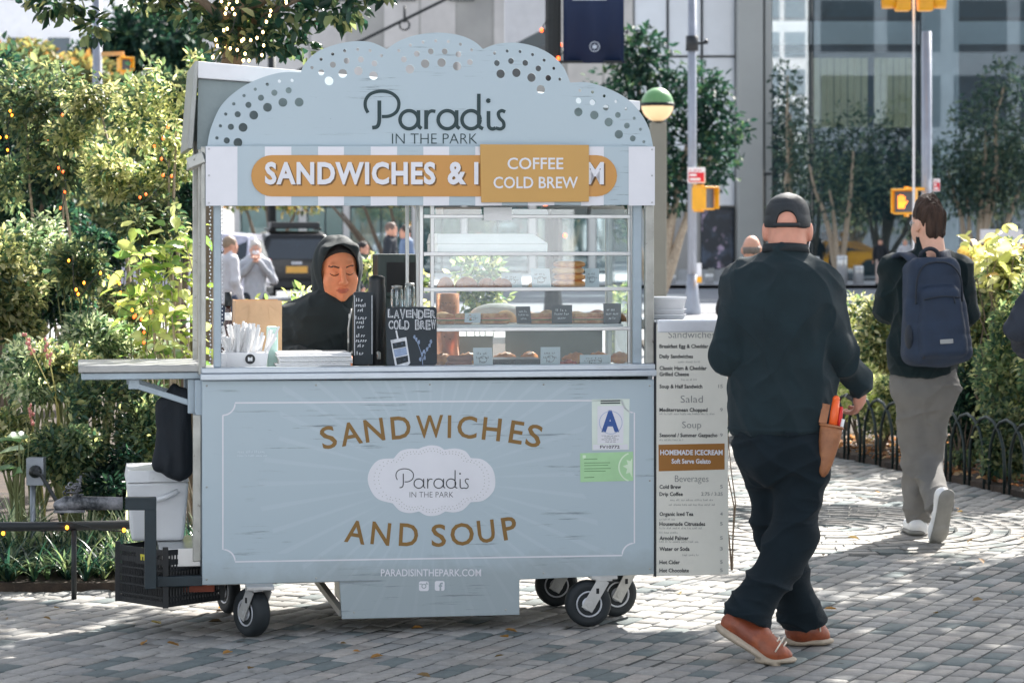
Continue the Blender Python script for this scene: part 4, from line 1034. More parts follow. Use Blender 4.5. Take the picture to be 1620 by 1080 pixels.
M_chalk = mat('chalk_white', rgb(205, 208, 212), .8, var=.2, vs=60)
M_blk = mat('black_plastic', rgb(28, 32, 36), .4, var=.15, vs=8)
# straw bucket
b = MB(); kbox(b, 360, 420, 551, 584, .12, .26, taper=.012, fz=CTZ + .001); top = b.v[4][2]
bt = MB(); c = K(396, 568, .10); bt.lathe([(.0, -.0), (.0205, 0), (.0205, .004)], c + Vector((0, .012, 0)), (0, -1, 0), 20)
b3 = MB(); k = K(396, 568, .10)
b3.box(k.x - .009, k.x - .004, .1070, .1079, k.z - .008, k.z + .008); b3.box(k.x - .003, k.x + .002, .1070, .1079, k.z - .008, k.z + .006); b3.box(k.x + .004, k.x + .009, .1070, .1079, k.z - .008, k.z + .008); b3.box(k.x - .009, k.x + .009, .1068, .1077, k.z - .002, k.z + .001)
bk = citem('napkin_bucket', b, M_plast, 'white bucket with round black emblem holding wrapped straws on the cart counter', 'bucket', bevel=.004, parts=(('emblem', bt, M_blk), ('emblem_mark', b3, M_plast)))
kc = K(390, 560, .19); st_me = None
for k in range(84):
    u, v = rng.random() * 2 - 1, rng.random() * 2 - 1
    p0 = Vector((kc.x + u * .07, .19 + v * .05, top - .03)); h = .095 + rng.random() * .06
    b = MB(); b.box(-.007 if k % 3 else -.004, .007 if k % 3 else .004, -.0035, .0035, 0, 1.0)
    if st_me is None:
        st_me = [b.build('wrapped_straw', M_paper, None, 0).data]; bpy.data.objects.remove(bpy.data.objects['wrapped_straw'])
    o = bpy.data.objects.new('wrapped_straw', st_me[0]); COL.objects.link(o); o.location = KW(p0); o.scale = (1.35, 1.2, h)
    o.rotation_euler = (-v * .4 + rng.normal() * .12, u * .45 + rng.normal() * .12, CTH + rng.random() * 3)
    tag(o, 'white paper wrapped straw standing in the bucket with the black emblem', 'straw', 'wrapped straws in the bucket')
# white cutlery packet beside the bucket, mint box, paper stack
b = MB(); kbox(b, 349, 358, 552, 584, .10, .16, taper=.003, fz=CTZ + .001); citem('cup_stack', b, M_plast, 'short white cup standing left of the napkin bucket by the blue post', 'cup', bevel=.004)
b = MB(); kbox(b, 424, 440, 512, 582, .24, .33, fz=CTZ + .001); citem('mint_box', b, mat('mint_card', rgb(188, 220, 212), .6, var=.05), 'pale mint green carton between the bucket and the paper stack', 'carton', bevel=.004)
b = MB()
for k in range(9):
    z = CTZ + .002 + k * .0088; j = rng.normal(size=2) * .004; a, c = K(440, 580, .12), K(557, 580, .12); b.box(a.x + j[0], c.x + j[0] * .6, .12 + j[1], .34 + j[1], z, z + .0074 + (k % 2) * .0006)
citem('paper_stack', b, M_paper, 'stack of white bakery paper on the counter in front of the hooded vendor', 'paper', bevel=.003)
# bottle
kb = K(361, 584, .36); zb0 = CTZ + .001; zt0 = K(361, 462, .36).z; hh = zt0 - zb0
b = MB(); b.lathe([(.03, 0), (.034, .01), (.034, hh * .42), (.030, hh * .5), (.014, hh * .64), (.012, hh * .75), (.012, hh * .82)], (kb.x, .36, zb0), n=18)
b2 = MB(); b2.lathe([(.015, hh * .82), (.015, hh)], (kb.x, .36, zb0), n=14)
b3 = MB(); b3.lathe([(.0145, hh * .64), (.0145, hh * .74)], (kb.x, .36, zb0), n=16)
citem('sauce_bottle', b, mat('amber_glass', rgb(60, 30, 18), .1, var=.1, spec=.8), 'dark bottle with black cap and white neck label beside the left blue post', 'bottle', parts=(('cap', b2, M_blk), ('neck_label', b3, M_paper)))
# cardboard box behind
b = MB(); a, c = K(372, 545, .5), K(446, 475, .5)
b.box(a.x, c.x, .5, .502, CTZ + .001, c.z); b.box(a.x, a.x + .003, .5025, .68, CTZ + .001, c.z); b.box(c.x - .003, c.x, .5025, .68, CTZ + .001, c.z - .01); b.box(a.x + .003, c.x - .003, .678, .68, CTZ + .001, c.z)
b.box(a.x, c.x, .5, .68, CTZ, CTZ + .001)
for s_, x in ((1, a.x), (-1, c.x)): b.add([(x, .5, c.z - .06), (x + s_ * .06, .495, c.z - .02), (x + s_ * .05, .496, c.z - .09), (x, .5, c.z - .12)], [(0, 1, 2, 3)])
citem('cardboard_box', b, mat('kraft_card', rgb(214, 176, 140), .8, var=.1, vs=6, bump=.1), 'open tan cardboard box standing behind the straw bucket', 'box', bevel=.002)
# coffee urns
for (x0_, x1_, yt, lab, d) in ((559, 584, 462, 'black coffee urn with a framed chalk card on its front beside the vendor', .2), (584, 612, 436, 'taller black coffee urn standing behind the lavender chalkboard', .3)):
    b = MB(); a, c = K(x0_, 582, d), K(x1_, yt, d); rr = (c.x - a.x) / 2
    b.lathe([(rr * .96, 0), (rr, .01), (rr, (c.z - CTZ) * .86), (rr * .9, (c.z - CTZ) * .9), (rr * .92, (c.z - CTZ) * .92), (rr * .92, (c.z - CTZ) * .98), (rr * .5, c.z - CTZ)], ((a.x + c.x) / 2, d + rr, CTZ + .001), n=20)
    b2 = MB(); b2.tube([((a.x + c.x) / 2, d - .002, CTZ + .07), ((a.x + c.x) / 2, d - .03, CTZ + .07), ((a.x + c.x) / 2, d - .032, CTZ + .045)], .008)
    citem('coffee_urn', b, M_blk, lab, 'coffee urn', 'coffee urns on the counter', parts=(('tap', b2, M_steel),))
b = MB(); kbox(b, 560, 590, 466, 580, .16, .165, fz=CTZ + .03)
b2 = MB(); F = lambda x, y: Vector((K(x, y, .158).x, .1585, K(x, y, .158).z))
for y, a_, c_ in ((474, 564, 578), (482, 563, 582), (490, 566, 580), (502, 563, 583), (509, 564, 582), (516, 566, 580), (530, 564, 580), (538, 563, 582), (546, 566, 579), (558, 565, 578)): scribble(b2, F, a_, c_, y + 3, -5.5)
for e in ((561, 467, 561, 562), (588.5, 467, 588.5, 560)): ribbon(b2, [(e[0], e[1]), (e[2], e[3])], 1.2, F)
citem('chalk_card', b, M_slate, 'narrow slate card with chalk drink list leaning on the coffee urn', 'chalk card', parts=(('chalk_lettering', b2, M_chalk),))
# lavender chalkboard
b = MB(); a, c = K(611.5, 583, .03), K(691, 485.5, .03); rd = .012; pl = []
for a0, sx, sz in ((0, 1, 1), (90, 0, 1), (180, 0, 0), (270, 1, 0)):
    for k in range(5): t = R(a0 + 22.5 * k); pl.append(((c.x - rd if sx else a.x + rd) + rd * math.cos(t), (c.z - rd if sz else CTZ + .031 + rd) + rd * math.sin(t)))
b.prism(pl, lambda x, z, w: (x, w + (z - CTZ) * .05, z), .022, .03)
b2 = MB(); F = lambda x, y: (lambda k: Vector((k.x, .0212 + (k.z - CTZ) * .05, k.z)))(K(x, y, .024))
F_ = lambda x, y: (lambda k: Vector((k.x, .0204 + (k.z - CTZ) * .05, k.z)))(K(x, y, .024))
for ch, x in zip('LAVENDER', range(8)): text(b2, ch, F, 614 + x * 9.6, 503.5 + (x % 3 - 1) * 1.2, 622.6 + x * 9.6, 489 + (x % 2) * 1.6, .045)
for ch, x in zip('COLD BREW', range(9)):
    if ch != ' ': text(b2, ch, F, 615 + x * 8.4, 520.5 + (x % 2) * 1.2, 622.6 + x * 8.4, 507 - (x % 3) * .8, .045)
b3 = MB()
for ch, x in zip('LAVENDER', range(8)): text(b3, ch, F_, 615.8 + x * 9.6, 502 + (x % 3 - 1) * 1.2, 621 + x * 9.6, 490.6 + (x % 2) * 1.6, -.01)
for ch, x in zip('COLD BREW', range(9)):
    if ch != ' ': text(b3, ch, F_, 616.6 + x * 8.4, 519 + (x % 2) * 1.2, 621.2 + x * 8.4, 508.6 - (x % 3) * .8, -.01)
b2.face([F(*q) for q in ((618, 538), (643, 533), (649, 574), (643, 580), (630, 582), (625, 578))])
ribbon(b2, [(627, 523), (630, 538)], 2.6, F)
b3.face([F_(*q) for q in ((621, 543), (641, 539), (642, 548), (622, 552))]); b3.face([F_(*q) for q in ((626, 566), (645, 562), (646, 572), (628, 577))])
b4 = MB()
b4.face([F_(*q) for q in ((622.5, 553), (642.5, 549), (644.5, 560.5), (625, 565))])
for q in ((626, 545, 4), (636, 543, 4), (631, 571, 4.5), (640, 568, 4)): b4.face([F_(q[0] + s_[0] * q[2] / 2, q[1] + s_[1] * q[2] / 2) for s_ in ((-1, -.8), (.9, -1), (1, .9), (-.8, 1))])
for i, (x, y) in enumerate(((656, 533), (659, 537), (663, 541), (671, 556), (676, 552), (668, 560), (665, 568), (672, 566), (680, 546), (682, 540))): b4.face([F(x + 2.4 * math.cos(t * math.pi / 3) * (1 if t % 2 else .6), y + 3.5 * math.sin(t * math.pi / 3)) for t in range(6)])
ribbon(b4, [(655, 530), (662, 545), (667, 560), (669, 578)], 1, F); ribbon(b4, [(684, 540), (674, 556), (669, 570)], .9, F)
citem('chalkboard', b, M_slate, 'chalkboard advertising lavender cold brew with drawn cup, leaning on the counter edge', 'chalkboard', parts=(('chalk_lettering', b2, M_chalk), ('chalk_outline', b3, M_slate), ('chalk_drawing', b4, mat('chalk_blue', rgb(138, 154, 180), .8, var=.2, vs=50))))
# dark oven and jars behind
b = MB(); kbox(b, 598, 662, 402, 470, .56, .76); zz = b.v[0][2]; b.box(b.v[0][0] + .02, b.v[1][0] - .02, .57, .75, CTZ, zz)
b2 = MB(); a, c = K(612, 462, .555), K(658, 415, .555); b2.box(a.x, c.x, .552, .559, a.z, c.z)
citem('small_oven', b, mat('oven_green', rgb(36, 54, 52), .4, var=.15), 'dark green counter oven on a stand behind the coffee urns', 'oven', bevel=.006, parts=(('oven_door', b2, M_dark),))
for i, (x, y0, y1, w_, lab) in enumerate(((628, 452, 486, 20, 'clear glass jar with chrome lid left of the display case'), (648, 448, 486, 18, 'taller clear glass jar nearest the display case'))):
    kj = K(x, y1, .4); r_ = w_ / 2 / FPX * 10.7; h_ = K(x, y0, .4).z - kj.z; b = MB(); b.lathe([(r_ * .9, 0), (r_, .006), (r_, h_ * .8), (r_ * .8, h_ * .9)], (kj.x, .4, kj.z), n=18)
    b2 = MB(); b2.lathe([(r_ * .85, h_ * .9), (r_ * .85, h_), (r_ * .3, h_ * 1.02)], (kj.x, .4, kj.z), n=18)
    b3 = MB(); b3.cyl((kj.x, .4, CTZ), (kj.x, .4, kj.z - .001), r_ * .9)
    citem('glass_jar', b, glassmat('jar_glass', (.85, .9, .92), .15, .03), lab, 'jar', 'glass jars', parts=(('lid', b2, M_steel), ('stand', b3, M_steel)))
# display case contents
def zs(i): return shelfz[i] + .0012
M_bun = mat('bun_crust', rgb(184, 108, 58), .5, var=.25, vs=18, bump=.15, bs=50, c2=rgb(146, 78, 40)); M_bun2 = mat('pale_bread', rgb(226, 178, 124), .65, var=.2, vs=22, bump=.2, bs=60)
M_bagel = mat('bagel_crust', rgb(206, 124, 50), .45, var=.25, vs=14, bump=.15, bs=40, c2=rgb(232, 160, 84))
for i, (x, w_, h_, lab) in enumerate(((705, 28, 17, 'brown glazed bun at the left end of the bagel shelf'), (738, 38, 17, 'brown glazed bun second from the left on the bagel shelf'), (795, 36, 16, 'brown glazed bun standing left of the white price card'), (770, 30, 15, 'brown glazed bun third from the left on the bagel shelf'))):
    k = K(x, 450, .2); s_ = 10.6 / FPX; b = MB(); b.ell((k.x, .2, zs(2)), (w_ / 2 * s_, .045, h_ * s_), zmin=0., nv=7); citem('glazed_bun', b, M_bun, lab, 'bun', 'glazed buns in the display case')
k = K(852, 450, .22); b = MB(); b.ell((k.x, .22, zs(2)), (.045, .045, .032), zmin=0., nv=7); citem('crumble_muffin', b, M_bun2, 'pale crumb topped muffin left of the bagel stack', 'muffin')
kx = K(900, 450, .2).x
for i in range(4):
    s_ = 1 + rng.normal() * .03; b = MB(); ring = [(kx + (.040 * math.cos(t * math.pi / 12)) * s_ + rng.normal() * .001, .2 + .040 * math.sin(t * math.pi / 12) * s_, 0) for t in range(24)]
    vs = []; n = 10; z0 = zs(2) + .0145 + i * .0272
    for t in range(24):
        q = 2 * math.pi * t / 24
        for j in range(n):
            a_ = 2 * math.pi * j / n; rr = .043 * s_ + .026 * math.cos(a_); vs.append((kx + [0, .004, -.003, .002][i] + rr * math.cos(q), .2 + rr * math.sin(q), z0 + .0142 * math.sin(a_)))
    b.add(vs, [(t * n + j, t * n + (j + 1) % n, ((t + 1) % 24) * n + (j + 1) % n, ((t + 1) % 24) * n + j) for t in range(24) for j in range(n)], 0, True)
    citem('bagel', b, M_bagel if i != 2 else M_bun2, ['golden bagel at the bottom of the stack in the display case', 'golden bagel second from the bottom of the stack', 'pale floury bagel in the middle of the stack', 'golden bagel on top of the stack in the display case'][i], 'bagel', 'stacked bagels')
def card(x0_, x1_, y0, y1, d, m, lab, z=None, dark=False, nm='price_card'):
    b = MB(); a, c = K(x0_, y1, d), K(x1_, y0, d); zb_ = a.z if z is None else z; h_ = c.z - a.z; tl = rng.normal() * .05
    b.add([(a.x, d, zb_), (c.x, d, zb_ + tl * .02), (c.x - tl * h_, d + h_ * .25, zb_ + h_), (a.x - tl * h_, d + h_ * .25, zb_ + h_), (a.x, d + .002, zb_), (c.x, d + .002, zb_ + tl * .02), (c.x - tl * h_, d + h_ * .25 + .002, zb_ + h_), (a.x - tl * h_, d + h_ * .25 + .002, zb_ + h_)],
          [(0, 1, 2, 3), (7, 6, 5, 4), (0, 3, 7, 4), (1, 5, 6, 2), (3, 2, 6, 7), (0, 4, 5, 1)])
    b2 = MB(); F = lambda u, v: Vector((a.x + (c.x - a.x) * u - tl * h_ * v, d + h_ * .25 * v - .0012, zb_ + h_ * v))
    for k, (u0, u1, v) in enumerate(((.2, .8, .72), (.15, .85, .52), (.3, .7, .3))): scribble(b2, F, u0, u1, v - .06, .12)
    if not dark: ribbon(b2, [(.5 + .2 * math.cos(t * math.pi / 6), .42 + .16 * math.sin(t * math.pi / 6)) for t in range(13)], .03, F)
    citem(nm, b, m, lab, 'card', 'price cards in the display case', parts=(('card_print', b2, M_chalk if dark else M_inkg),))
M_card = mat('card_grey', rgb(196, 206, 212), .6, var=.06)
card(794, 826, 426, 449, .17, M_card, 'pale grey card right of the row of glazed buns', zs(2)); card(842, 872, 422, 452, .13, M_card, 'pale card with circle in front of the muffin', zs(2)); card(926, 948, 422, 452, .13, M_card, 'pale card with circle right of the bagel stack', zs(2))
card(735, 760, 488, 503, .16, M_card, 'small grey card at the left of the pastry shelf', zs(3) + .02); card(818, 841, 478, 505, .14, M_slate, 'tilted black slate card at the middle of the pastry shelf', zs(3) + .015, True); card(873, 905, 474, 503, .12, M_slate, 'black slate card in white frame on the pastry shelf', zs(3) + .016, True); card(955, 983, 475, 508, .12, M_slate, 'black slate card at the right end of the pastry shelf', zs(3) + .01, True)
b = MB(); a, c = K(871, 504.5, .119), K(907, 472.5, .119); 
cb0 = CTZ + .0125
card(750, 780, 542, 574, .12, M_card, 'white square card beside the sausage rolls on the case floor', cb0); card(855, 886, 542, 574, .12, M_card, 'white square card above the red pastry on the case floor', cb0); card(917, 966, 549, 568, .14, M_card, 'wide white label strip at the right of the case floor', cb0)
b = MB(); 
kk_ = K(788, 338, .045); b.box(kk_.x - .06, kk_.x + .058, .046, .048, kk_.z - .028, kk_.z + .026); citem('paper_notice', b, M_paper, 'white paper notice taped to the top rail of the display case', 'notice')
# white cake box / foam tray on the second shelf, boxes on top shelf
b = MB(); a, c = K(692, 400, .10), K(866, 369, .10); z0 = zs(1)
b.add([(a.x, .10, z0), (c.x, .10, z0), (c.x, .40, z0), (a.x, .40, z0), (a.x, .10, z0 + .035), (c.x + .002, .10, z0 + .035), (c.x - .01, .40, z0 + .035), (a.x, .40, z0 + .035)], [(3, 2, 1, 0), (4, 5, 6, 7), (0, 1, 5, 4), (1, 2, 6, 5), (2, 3, 7, 6), (3, 0, 4, 7)])
b.add([(a.x - .003, .097, z0 + .036), (c.x + .004, .097, z0 + .036), (c.x - .01, .403, z0 + .036), (a.x - .003, .403, z0 + .036), (a.x + .004, .12, z0 + .078), (c.x - .055, .12, z0 + .078), (c.x - .06, .38, z0 + .078), (a.x + .004, .38, z0 + .078)], [(3, 2, 1, 0), (4, 5, 6, 7), (0, 1, 5, 4), (1, 2, 6, 5), (2, 3, 7, 6), (3, 0, 4, 7)])
citem('cake_box', b, mat('tray_bright', (.90, .90, .89), .5, var=.03), 'long white lidded bakery tray on the second shelf of the display case', 'tray', bevel=.003)
for i, (x0_, x1_, y0, m, lab) in enumerate(((702, 760, 328, mat('parcel_pale', rgb(196, 180, 170), .7), 'pale wrapped parcel on the top shelf at the left'), (812, 868, 331, M_paper, 'white shallow tray on the top shelf behind the notice'), (872, 928, 326, mat('tray_grey', rgb(150, 150, 146), .6), 'grey carton on the top shelf left of the last carton'), (934, 990, 326, mat('tray_warm', rgb(172, 166, 156), .6), 'beige carton at the right end of the top shelf'))):
    b = MB(); kbox(b, x0_, x1_, y0, 341, .14, .36, taper=-.006 if i % 2 else .004, fz=zs(0)); citem('food_carton', b, m, lab, 'carton', 'cartons on the top shelf', bevel=.004)
# pastry trays, sandwiches
b = MB(); a, c = K(692, 512, .1), K(985, 512, .1); b.box(a.x, c.x, .09, .42, zs(3), zs(3) + .012); citem('paper_liner', b, M_paper, 'white lined tray spread along the pastry shelf', 'tray', bevel=.003); zp = zs(3) + .0132
M_sand = mat('sandwich_bread', rgb(214, 172, 122), .7, var=.3, vs=16, bump=.25, bs=50, c2=rgb(172, 108, 64)); M_green = mat('salad_green', rgb(96, 118, 60), .6, var=.3, vs=20); M_ham = mat('ham_pink', rgb(216, 140, 116), .5, var=.2, vs=15)
for i, (x, w_, lab) in enumerate(((706, 26, 'toasted sandwich half at the left end of the pastry shelf'), (736, 28, 'toasted sandwich half under the small grey card'), (782, 44, 'flat filled sandwich left of the tilted slate card'), (852, 40, 'filled sandwich with salad in front of the framed slate card'), (885, 40, 'sandwich with green filling right of the framed slate card'), (930, 46, 'long ham sandwich near the right end of the pastry shelf'), (965, 36, 'sliced sandwich under the rightmost slate card'))):
    k = K(x, 512, .2); s_ = 10.6 / FPX; hw = w_ / 2 * s_; yaw = rng.normal() * .3
    def lay(mb, z0, z1, g): mb.prism([(-hw * g, -.045 * g), (hw * g, -.05 * g), (hw * g * .8, .05 * g), (-hw * g, .045 * g)], lambda u, v, w: (k.x + u * math.cos(yaw) - v * math.sin(yaw), .22 + u * math.sin(yaw) + v * math.cos(yaw), w), z0, z1)
    b = MB(); lay(b, zp, zp + .014, .97); lay(b, zp + .0245, zp + .042, .92); b2 = MB(); lay(b2, zp + .0142, zp + .019, 1.04); b3 = MB(); lay(b3, zp + .0192, zp + .0243, 1.0)
    citem('sandwich', b, M_sand, lab, 'sandwich', 'sandwiches on the pastry shelf', bevel=.004, parts=(('lettuce', b2, M_green), ('filling', b3, M_ham)))
for i, (x, d_, r_, h_, m_, lab) in enumerate(((700, .34, .05, .045, M_bun2, 'pale roll heaped at the left rear of the pastry shelf'), (745, .36, .055, .04, M_sand, 'round toasted roll behind the small grey card'), (800, .33, .05, .05, M_bun2, 'pale roll behind the tilted slate card'), (836, .35, .055, .045, M_bun, 'brown roll at the rear left of the framed slate card'), (866, .36, .05, .05, M_sand, 'toasted roll at the rear of the framed slate card'), (912, .34, .055, .045, M_bun2, 'pale roll between the framed card and the right slate card'), (945, .36, .05, .05, M_bun, 'brown roll at the rear right of the pastry shelf'), (975, .33, .045, .04, M_sand, 'small toasted roll at the right rear corner of the pastry shelf'))):
    k = K(x, 500, d_); b = MB(); b.ell((k.x, d_, zp + .002), (r_, .05, h_), zmin=0., nv=7); citem('bread_roll', b, m_, lab, 'bread roll', 'rolls at the back of the pastry shelf')
for i, (x, lv, lab) in enumerate(((726, 0, 'brown sausage roll at the bottom of the pair on the case floor'), (728, 1, 'brown sausage roll on top of the pair on the case floor'))):
    k = K(x, 570, .2); b = MB(); b.tube([(k.x - .055, .2, cb0 + .014 + lv * .021), (k.x - .045, .2, cb0 + .015 + lv * .021), (k.x + .045, .2, cb0 + .015 + lv * .021), (k.x + .055, .2, cb0 + .014 + lv * .021)], [.006, .0135, .0135, .006], 10); citem('sausage_roll', b, mat('roll_crust', rgb(140, 84, 62), .5, var=.3, vs=20, bump=.2), lab, 'pastry', 'sausage rolls')
for i, (x0_, x1_, lab) in enumerate(((782, 808, 'small black tray left of the twin black trays on the case floor'), (815, 855, 'wide black tray in the middle of the case floor'))):
    b = MB(); kbox(b, x0_, x1_, 559, 572, .16, .34, taper=.008, fz=cb0); citem('black_tray', b, M_blk, lab, 'tray', 'black trays on the case floor', bevel=.003)
b = MB(); k = K(896, 570, .2)
for q in range(4): b.ell((k.x - .03 + q * .02, .2 + (q % 2) * .015, cb0 + .010 + (q == 2) * .008), (.02, .025, .012), nu=10, nv=6)
citem('red_pastry', b, mat('red_glaze', rgb(186, 78, 54), .4, var=.25, vs=20), 'red glazed pastry on the case floor right of the black trays', 'pastry')
for i, (x, d_, lab) in enumerate(((700, .34, 'golden croissant at the rear left of the case floor'), (742, .36, 'golden croissant behind the first white card on the case floor'), (800, .38, 'golden croissant behind the small black tray on the case floor'), (838, .4, 'golden croissant behind the wide black tray on the case floor'), (912, .30, 'golden croissant right of the red pastry on the case floor'), (948, .34, 'golden croissant behind the wide label strip on the case floor'), (980, .30, 'golden croissant at the right end of the case floor'))):
    k = K(x, 570, d_); b = MB(); yw = rng.normal() * .4; pts = [(k.x + (q_ * .055) * math.cos(yw), d_ + (q_ * .055) * math.sin(yw) + .02 * q_ * q_, cb0 + .022 + .006 * (1 - q_ * q_)) for q_ in (-1, -.75, -.7, -.4, -.36, 0, .04, .36, .4, .7, .75, 1)]
    b.tube(pts, [.008, .016, .013, .024, .020, .029, .025, .024, .020, .016, .012, .006], 9); citem('croissant', b, M_bagel, lab, 'croissant', 'croissants on the case floor')
b = MB(); k = K(770, 500, .4); b.ell((k.x + .05, .42, zp + .03), (.12, .06, .05), zmin=-.6); citem('wrapped_loaf', b, M_paper, 'white paper wrapped loaf at the back of the pastry shelf', 'loaf')
b = MB(); a, c = K(704, 574, .4), K(716, 462, .4); b.cyl((a.x + .02, .46, CTZ + .013), (a.x + .02, .46, zs(2) - .03), .05, n=18); citem('copper_canister', b, mat('copper', rgb(214, 140, 96), .3, .7, var=.15), 'copper coloured canister at the left rear of the display case', 'canister')
# white tub stack on the right shelf
for i in range(3):
    b = MB(); a, c = K(1030, 490, .12), K(1093, 490, .12); z0 = wz + .001 + i * .022; rr = (c.x - a.x) / 2
    b.lathe([(rr * .84, 0), (rr * .97, .04), (rr, .041), (rr, .05), (rr * .9, .05)] if i == 2 else [(rr * .82, 0), (rr * .95, .018), (rr * .985, .0185), (rr * .985, .0215)], ((a.x + c.x) / 2 + L * 0, .2, z0), n=26)
    citem('takeaway_tub', b, M_plast, ['white tub at the bottom of the stack on the right side shelf', 'white tub in the middle of the stack on the right side shelf', 'white tub on top of the stack on the right side shelf'][i], 'tub', 'white tubs on the side shelf')

# ------------------------------------------------------------------ left end: tow hitch, cooler, crate, jacket
M_hitch = mat('hitch_black', rgb(36, 48, 54), .5, .2, var=.2, vs=12, bump=.05); M_hitch2 = mat('hitch_worn', rgb(52, 56, 60), .55, .3, var=.3, vs=9, bump=.2, c2=rgb(150, 150, 154))
d = -.03
b = MB(); f0, f1, f2 = K(190, 796, d), K(238, 796, d), K(238, 930, d)
b.bar(f0 + Vector((.02, 0, 0)), f1 + Vector((.023, 0, 0)), .05, .05); b.bar(f1 - Vector((0, 0, .022)), f2, .05, .046); b.bar(f2 + Vector((0, .024, .02)), f2 + Vector((0, .60, .02)), .04, .046); b.bar(f2 + Vector((.026, .05, .02)), (.0, d + .05, f2.z + .02), .04, .04)
hitch = thing('tow_hitch', 'black steel tow hitch frame with worn drawbar at the left end of the cart', 'tow hitch', KW(f2), CTH)
def hp(name, mb, m, bev=.003):
    o = mb.build(name, m, hitch, bev); o.data.transform(Matrix.Translation(-f2)); return o
hp('frame', b, M_hitch)
b = MB(); e = K(90, 797, d); b.tube([e + Vector((.012, 0, 0)), e + Vector((.03, 0, .004)), f0 + Vector((.01, 0, 0))], [.02, .028, .026], 12); b.box(e.x - .012, e.x + .11, d - .035, d + .035, e.z - .032, e.z - .022); b.ell(e + Vector((.02, 0, -.005)), (.035, .035, .026)); hp('drawbar', b, M_hitch2, 0)
b = MB()
for k in range(16):
    c0 = K(115 + rng.normal() * 6, 776 + rng.normal() * 8, d); mrot = Matrix.Rotation(rng.random() * 6, 3, 'Z') @ Matrix.Rotation(rng.random() * 3, 3, 'X'); n = 8
    b.tube([c0 + mrot @ Vector((.014 * math.cos(t * 2 * math.pi / n), .009 * math.sin(t * 2 * math.pi / n), 0)) for t in range(n + 1)], .003, 5)
b.tube([K(128, 752, d), K(126, 768, d), K(121, 782, d), K(118, 792, d)], .006, 6)
hp('chain', b, M_hitch2, 0)
d = .20
b = MB(); b.box(K(250, 0, d).x, -.003, .06, .5, K(300, 889, d).z, K(300, 860, d).z); hp('step_plate', b, M_steel)
b = MB(); b.box(K(252, 0, d).x, .055, .10, .45, K(300, 931, d).z, K(300, 906, d).z); hp('battery_box', b, mat('brick_red', rgb(140, 74, 56), .8, var=.25, vs=14, bump=.2))
b = MB()
for k in range(4): b.bar(K(258 + k * 15, 888, .1 + k * .03), K(278 + k * 15, 906, .1 + k * .03), .007, .007)
hp('brace_rod', b, M_steel, 0)
# cooler
d = .20
b = MB(); x0_, x1_ = K(201, 0, d + .08).x, K(299, 0, d + .08).x; z0 = K(250, 858, d + .05).z; z1 = K(250, 764, d + .05).z; z2 = K(250, 745, d + .05).z
vs = []; t = .022
for z, q in ((z0, t), (z0 + .02, t - .004), (z1, 0.)): vs += [(x0_ + q, d + .08 + q, z), (x1_ - q, d + .08 + q, z), (x1_ - q, d + .40 - q, z), (x0_ + q, d + .40 - q, z)]
b.add(vs, [(3, 2, 1, 0)] + [(4 * i + j, 4 * i + (j + 1) % 4, 4 * i + 4 + (j + 1) % 4, 4 * i + 4 + j) for i in (0, 1) for j in range(4)] + [(8, 9, 10, 11)])
bl = MB(); bl.add([(x0_ - .004, d + .076, z1 + .002), (x1_ + .0, d + .076, z1 + .002), (x1_, d + .404, z1 + .002), (x0_ - .004, d + .404, z1 + .002), (x0_ + .004, d + .085, z2), (x1_ - .008, d + .085, z2), (x1_ - .008, d + .395, z2 + .004), (x0_ + .004, d + .395, z2 + .004)], [(3, 2, 1, 0), (4, 5, 6, 7), (0, 1, 5, 4), (1, 2, 6, 5), (2, 3, 7, 6), (3, 0, 4, 7)])
bl.box(x0_ + .09, x1_ - .02, d + .07, d + .0755, z1 + .004, z2 - .006)
bh = MB(); bh.tube([K(246, 791, d + .06), K(262, 786, d + .055), K(282, 776, d + .058)], .011, 8)
co_m = mat('cooler_white', rgb(218, 220, 222), .45, var=.06, vs=5, wear=(rgb(170, 172, 170), .28))
o = citem('cooler', b, co_m, 'white plastic cooler box behind the black hitch frame at the cart end', 'cooler', bevel=.012, parts=(('lid', bl, co_m), ('handle', bh, co_m)))
# milk crate
cr = K(258, 900, .03); ang_ = R(38); ctr = Vector((cr.x + .035, .235, K(258, 961, .03).z)); S_ = .15; zc1 = K(258, 865, .03).z
M_crate = mat('crate_black', rgb(20, 24, 28), .5, var=.2, vs=10)
b = MB(); hgt = zc1 - ctr.z
def cs(u, v, z): return Vector((ctr.x + (u * math.cos(ang_) - v * math.sin(ang_)), ctr.y + (u * math.sin(ang_) + v * math.cos(ang_)), ctr.z + z))
for z in (0.012, hgt * .16, hgt * .32, hgt * .46, hgt * .60, hgt * .74, hgt * .9):
    hw = .022 if z > hgt * .6 or z < .02 else .008
    for a0, a1 in (((-S_, -S_), (S_, -S_)), ((S_, -S_), (S_, S_)), ((S_, S_), (-S_, S_)), ((-S_, S_), (-S_, -S_))): b.bar(cs(*a0, z), cs(*a1, z), .008, hw)
for sx in (-1, 1):
    for sy in (-1, 1): b.bar(cs(sx * S_, sy * S_, 0), cs(sx * S_, sy * S_, hgt), .022, .022)
for k in range(-9, 10):
    q = k * S_ / 9.8
    for a0 in ((q, -S_), (q, S_), (-S_, q), (S_, q)): b.bar(cs(*a0, .01), cs(*a0, hgt * .9), .007, .007)
    b.bar(cs(q, -S_, .008), cs(q, S_, .008), .006, .006); b.bar(cs(-S_, q, .0085), cs(S_, q, .0085), .006, .006)
b2 = MB(); F = lambda u, v: cs(-S_ - .006, u, v)
for s_ in (-1,):
    b2.face([F(-.05, hgt * .84), F(.0, hgt * .84), F(.0, hgt * .80), F(-.05, hgt * .80)])
    for q in (-.048, -.03, -.012): b2.face([F(q, hgt * .80), F(q + .010, hgt * .80), F(q + .010, hgt * .74), F(q, hgt * .74)])
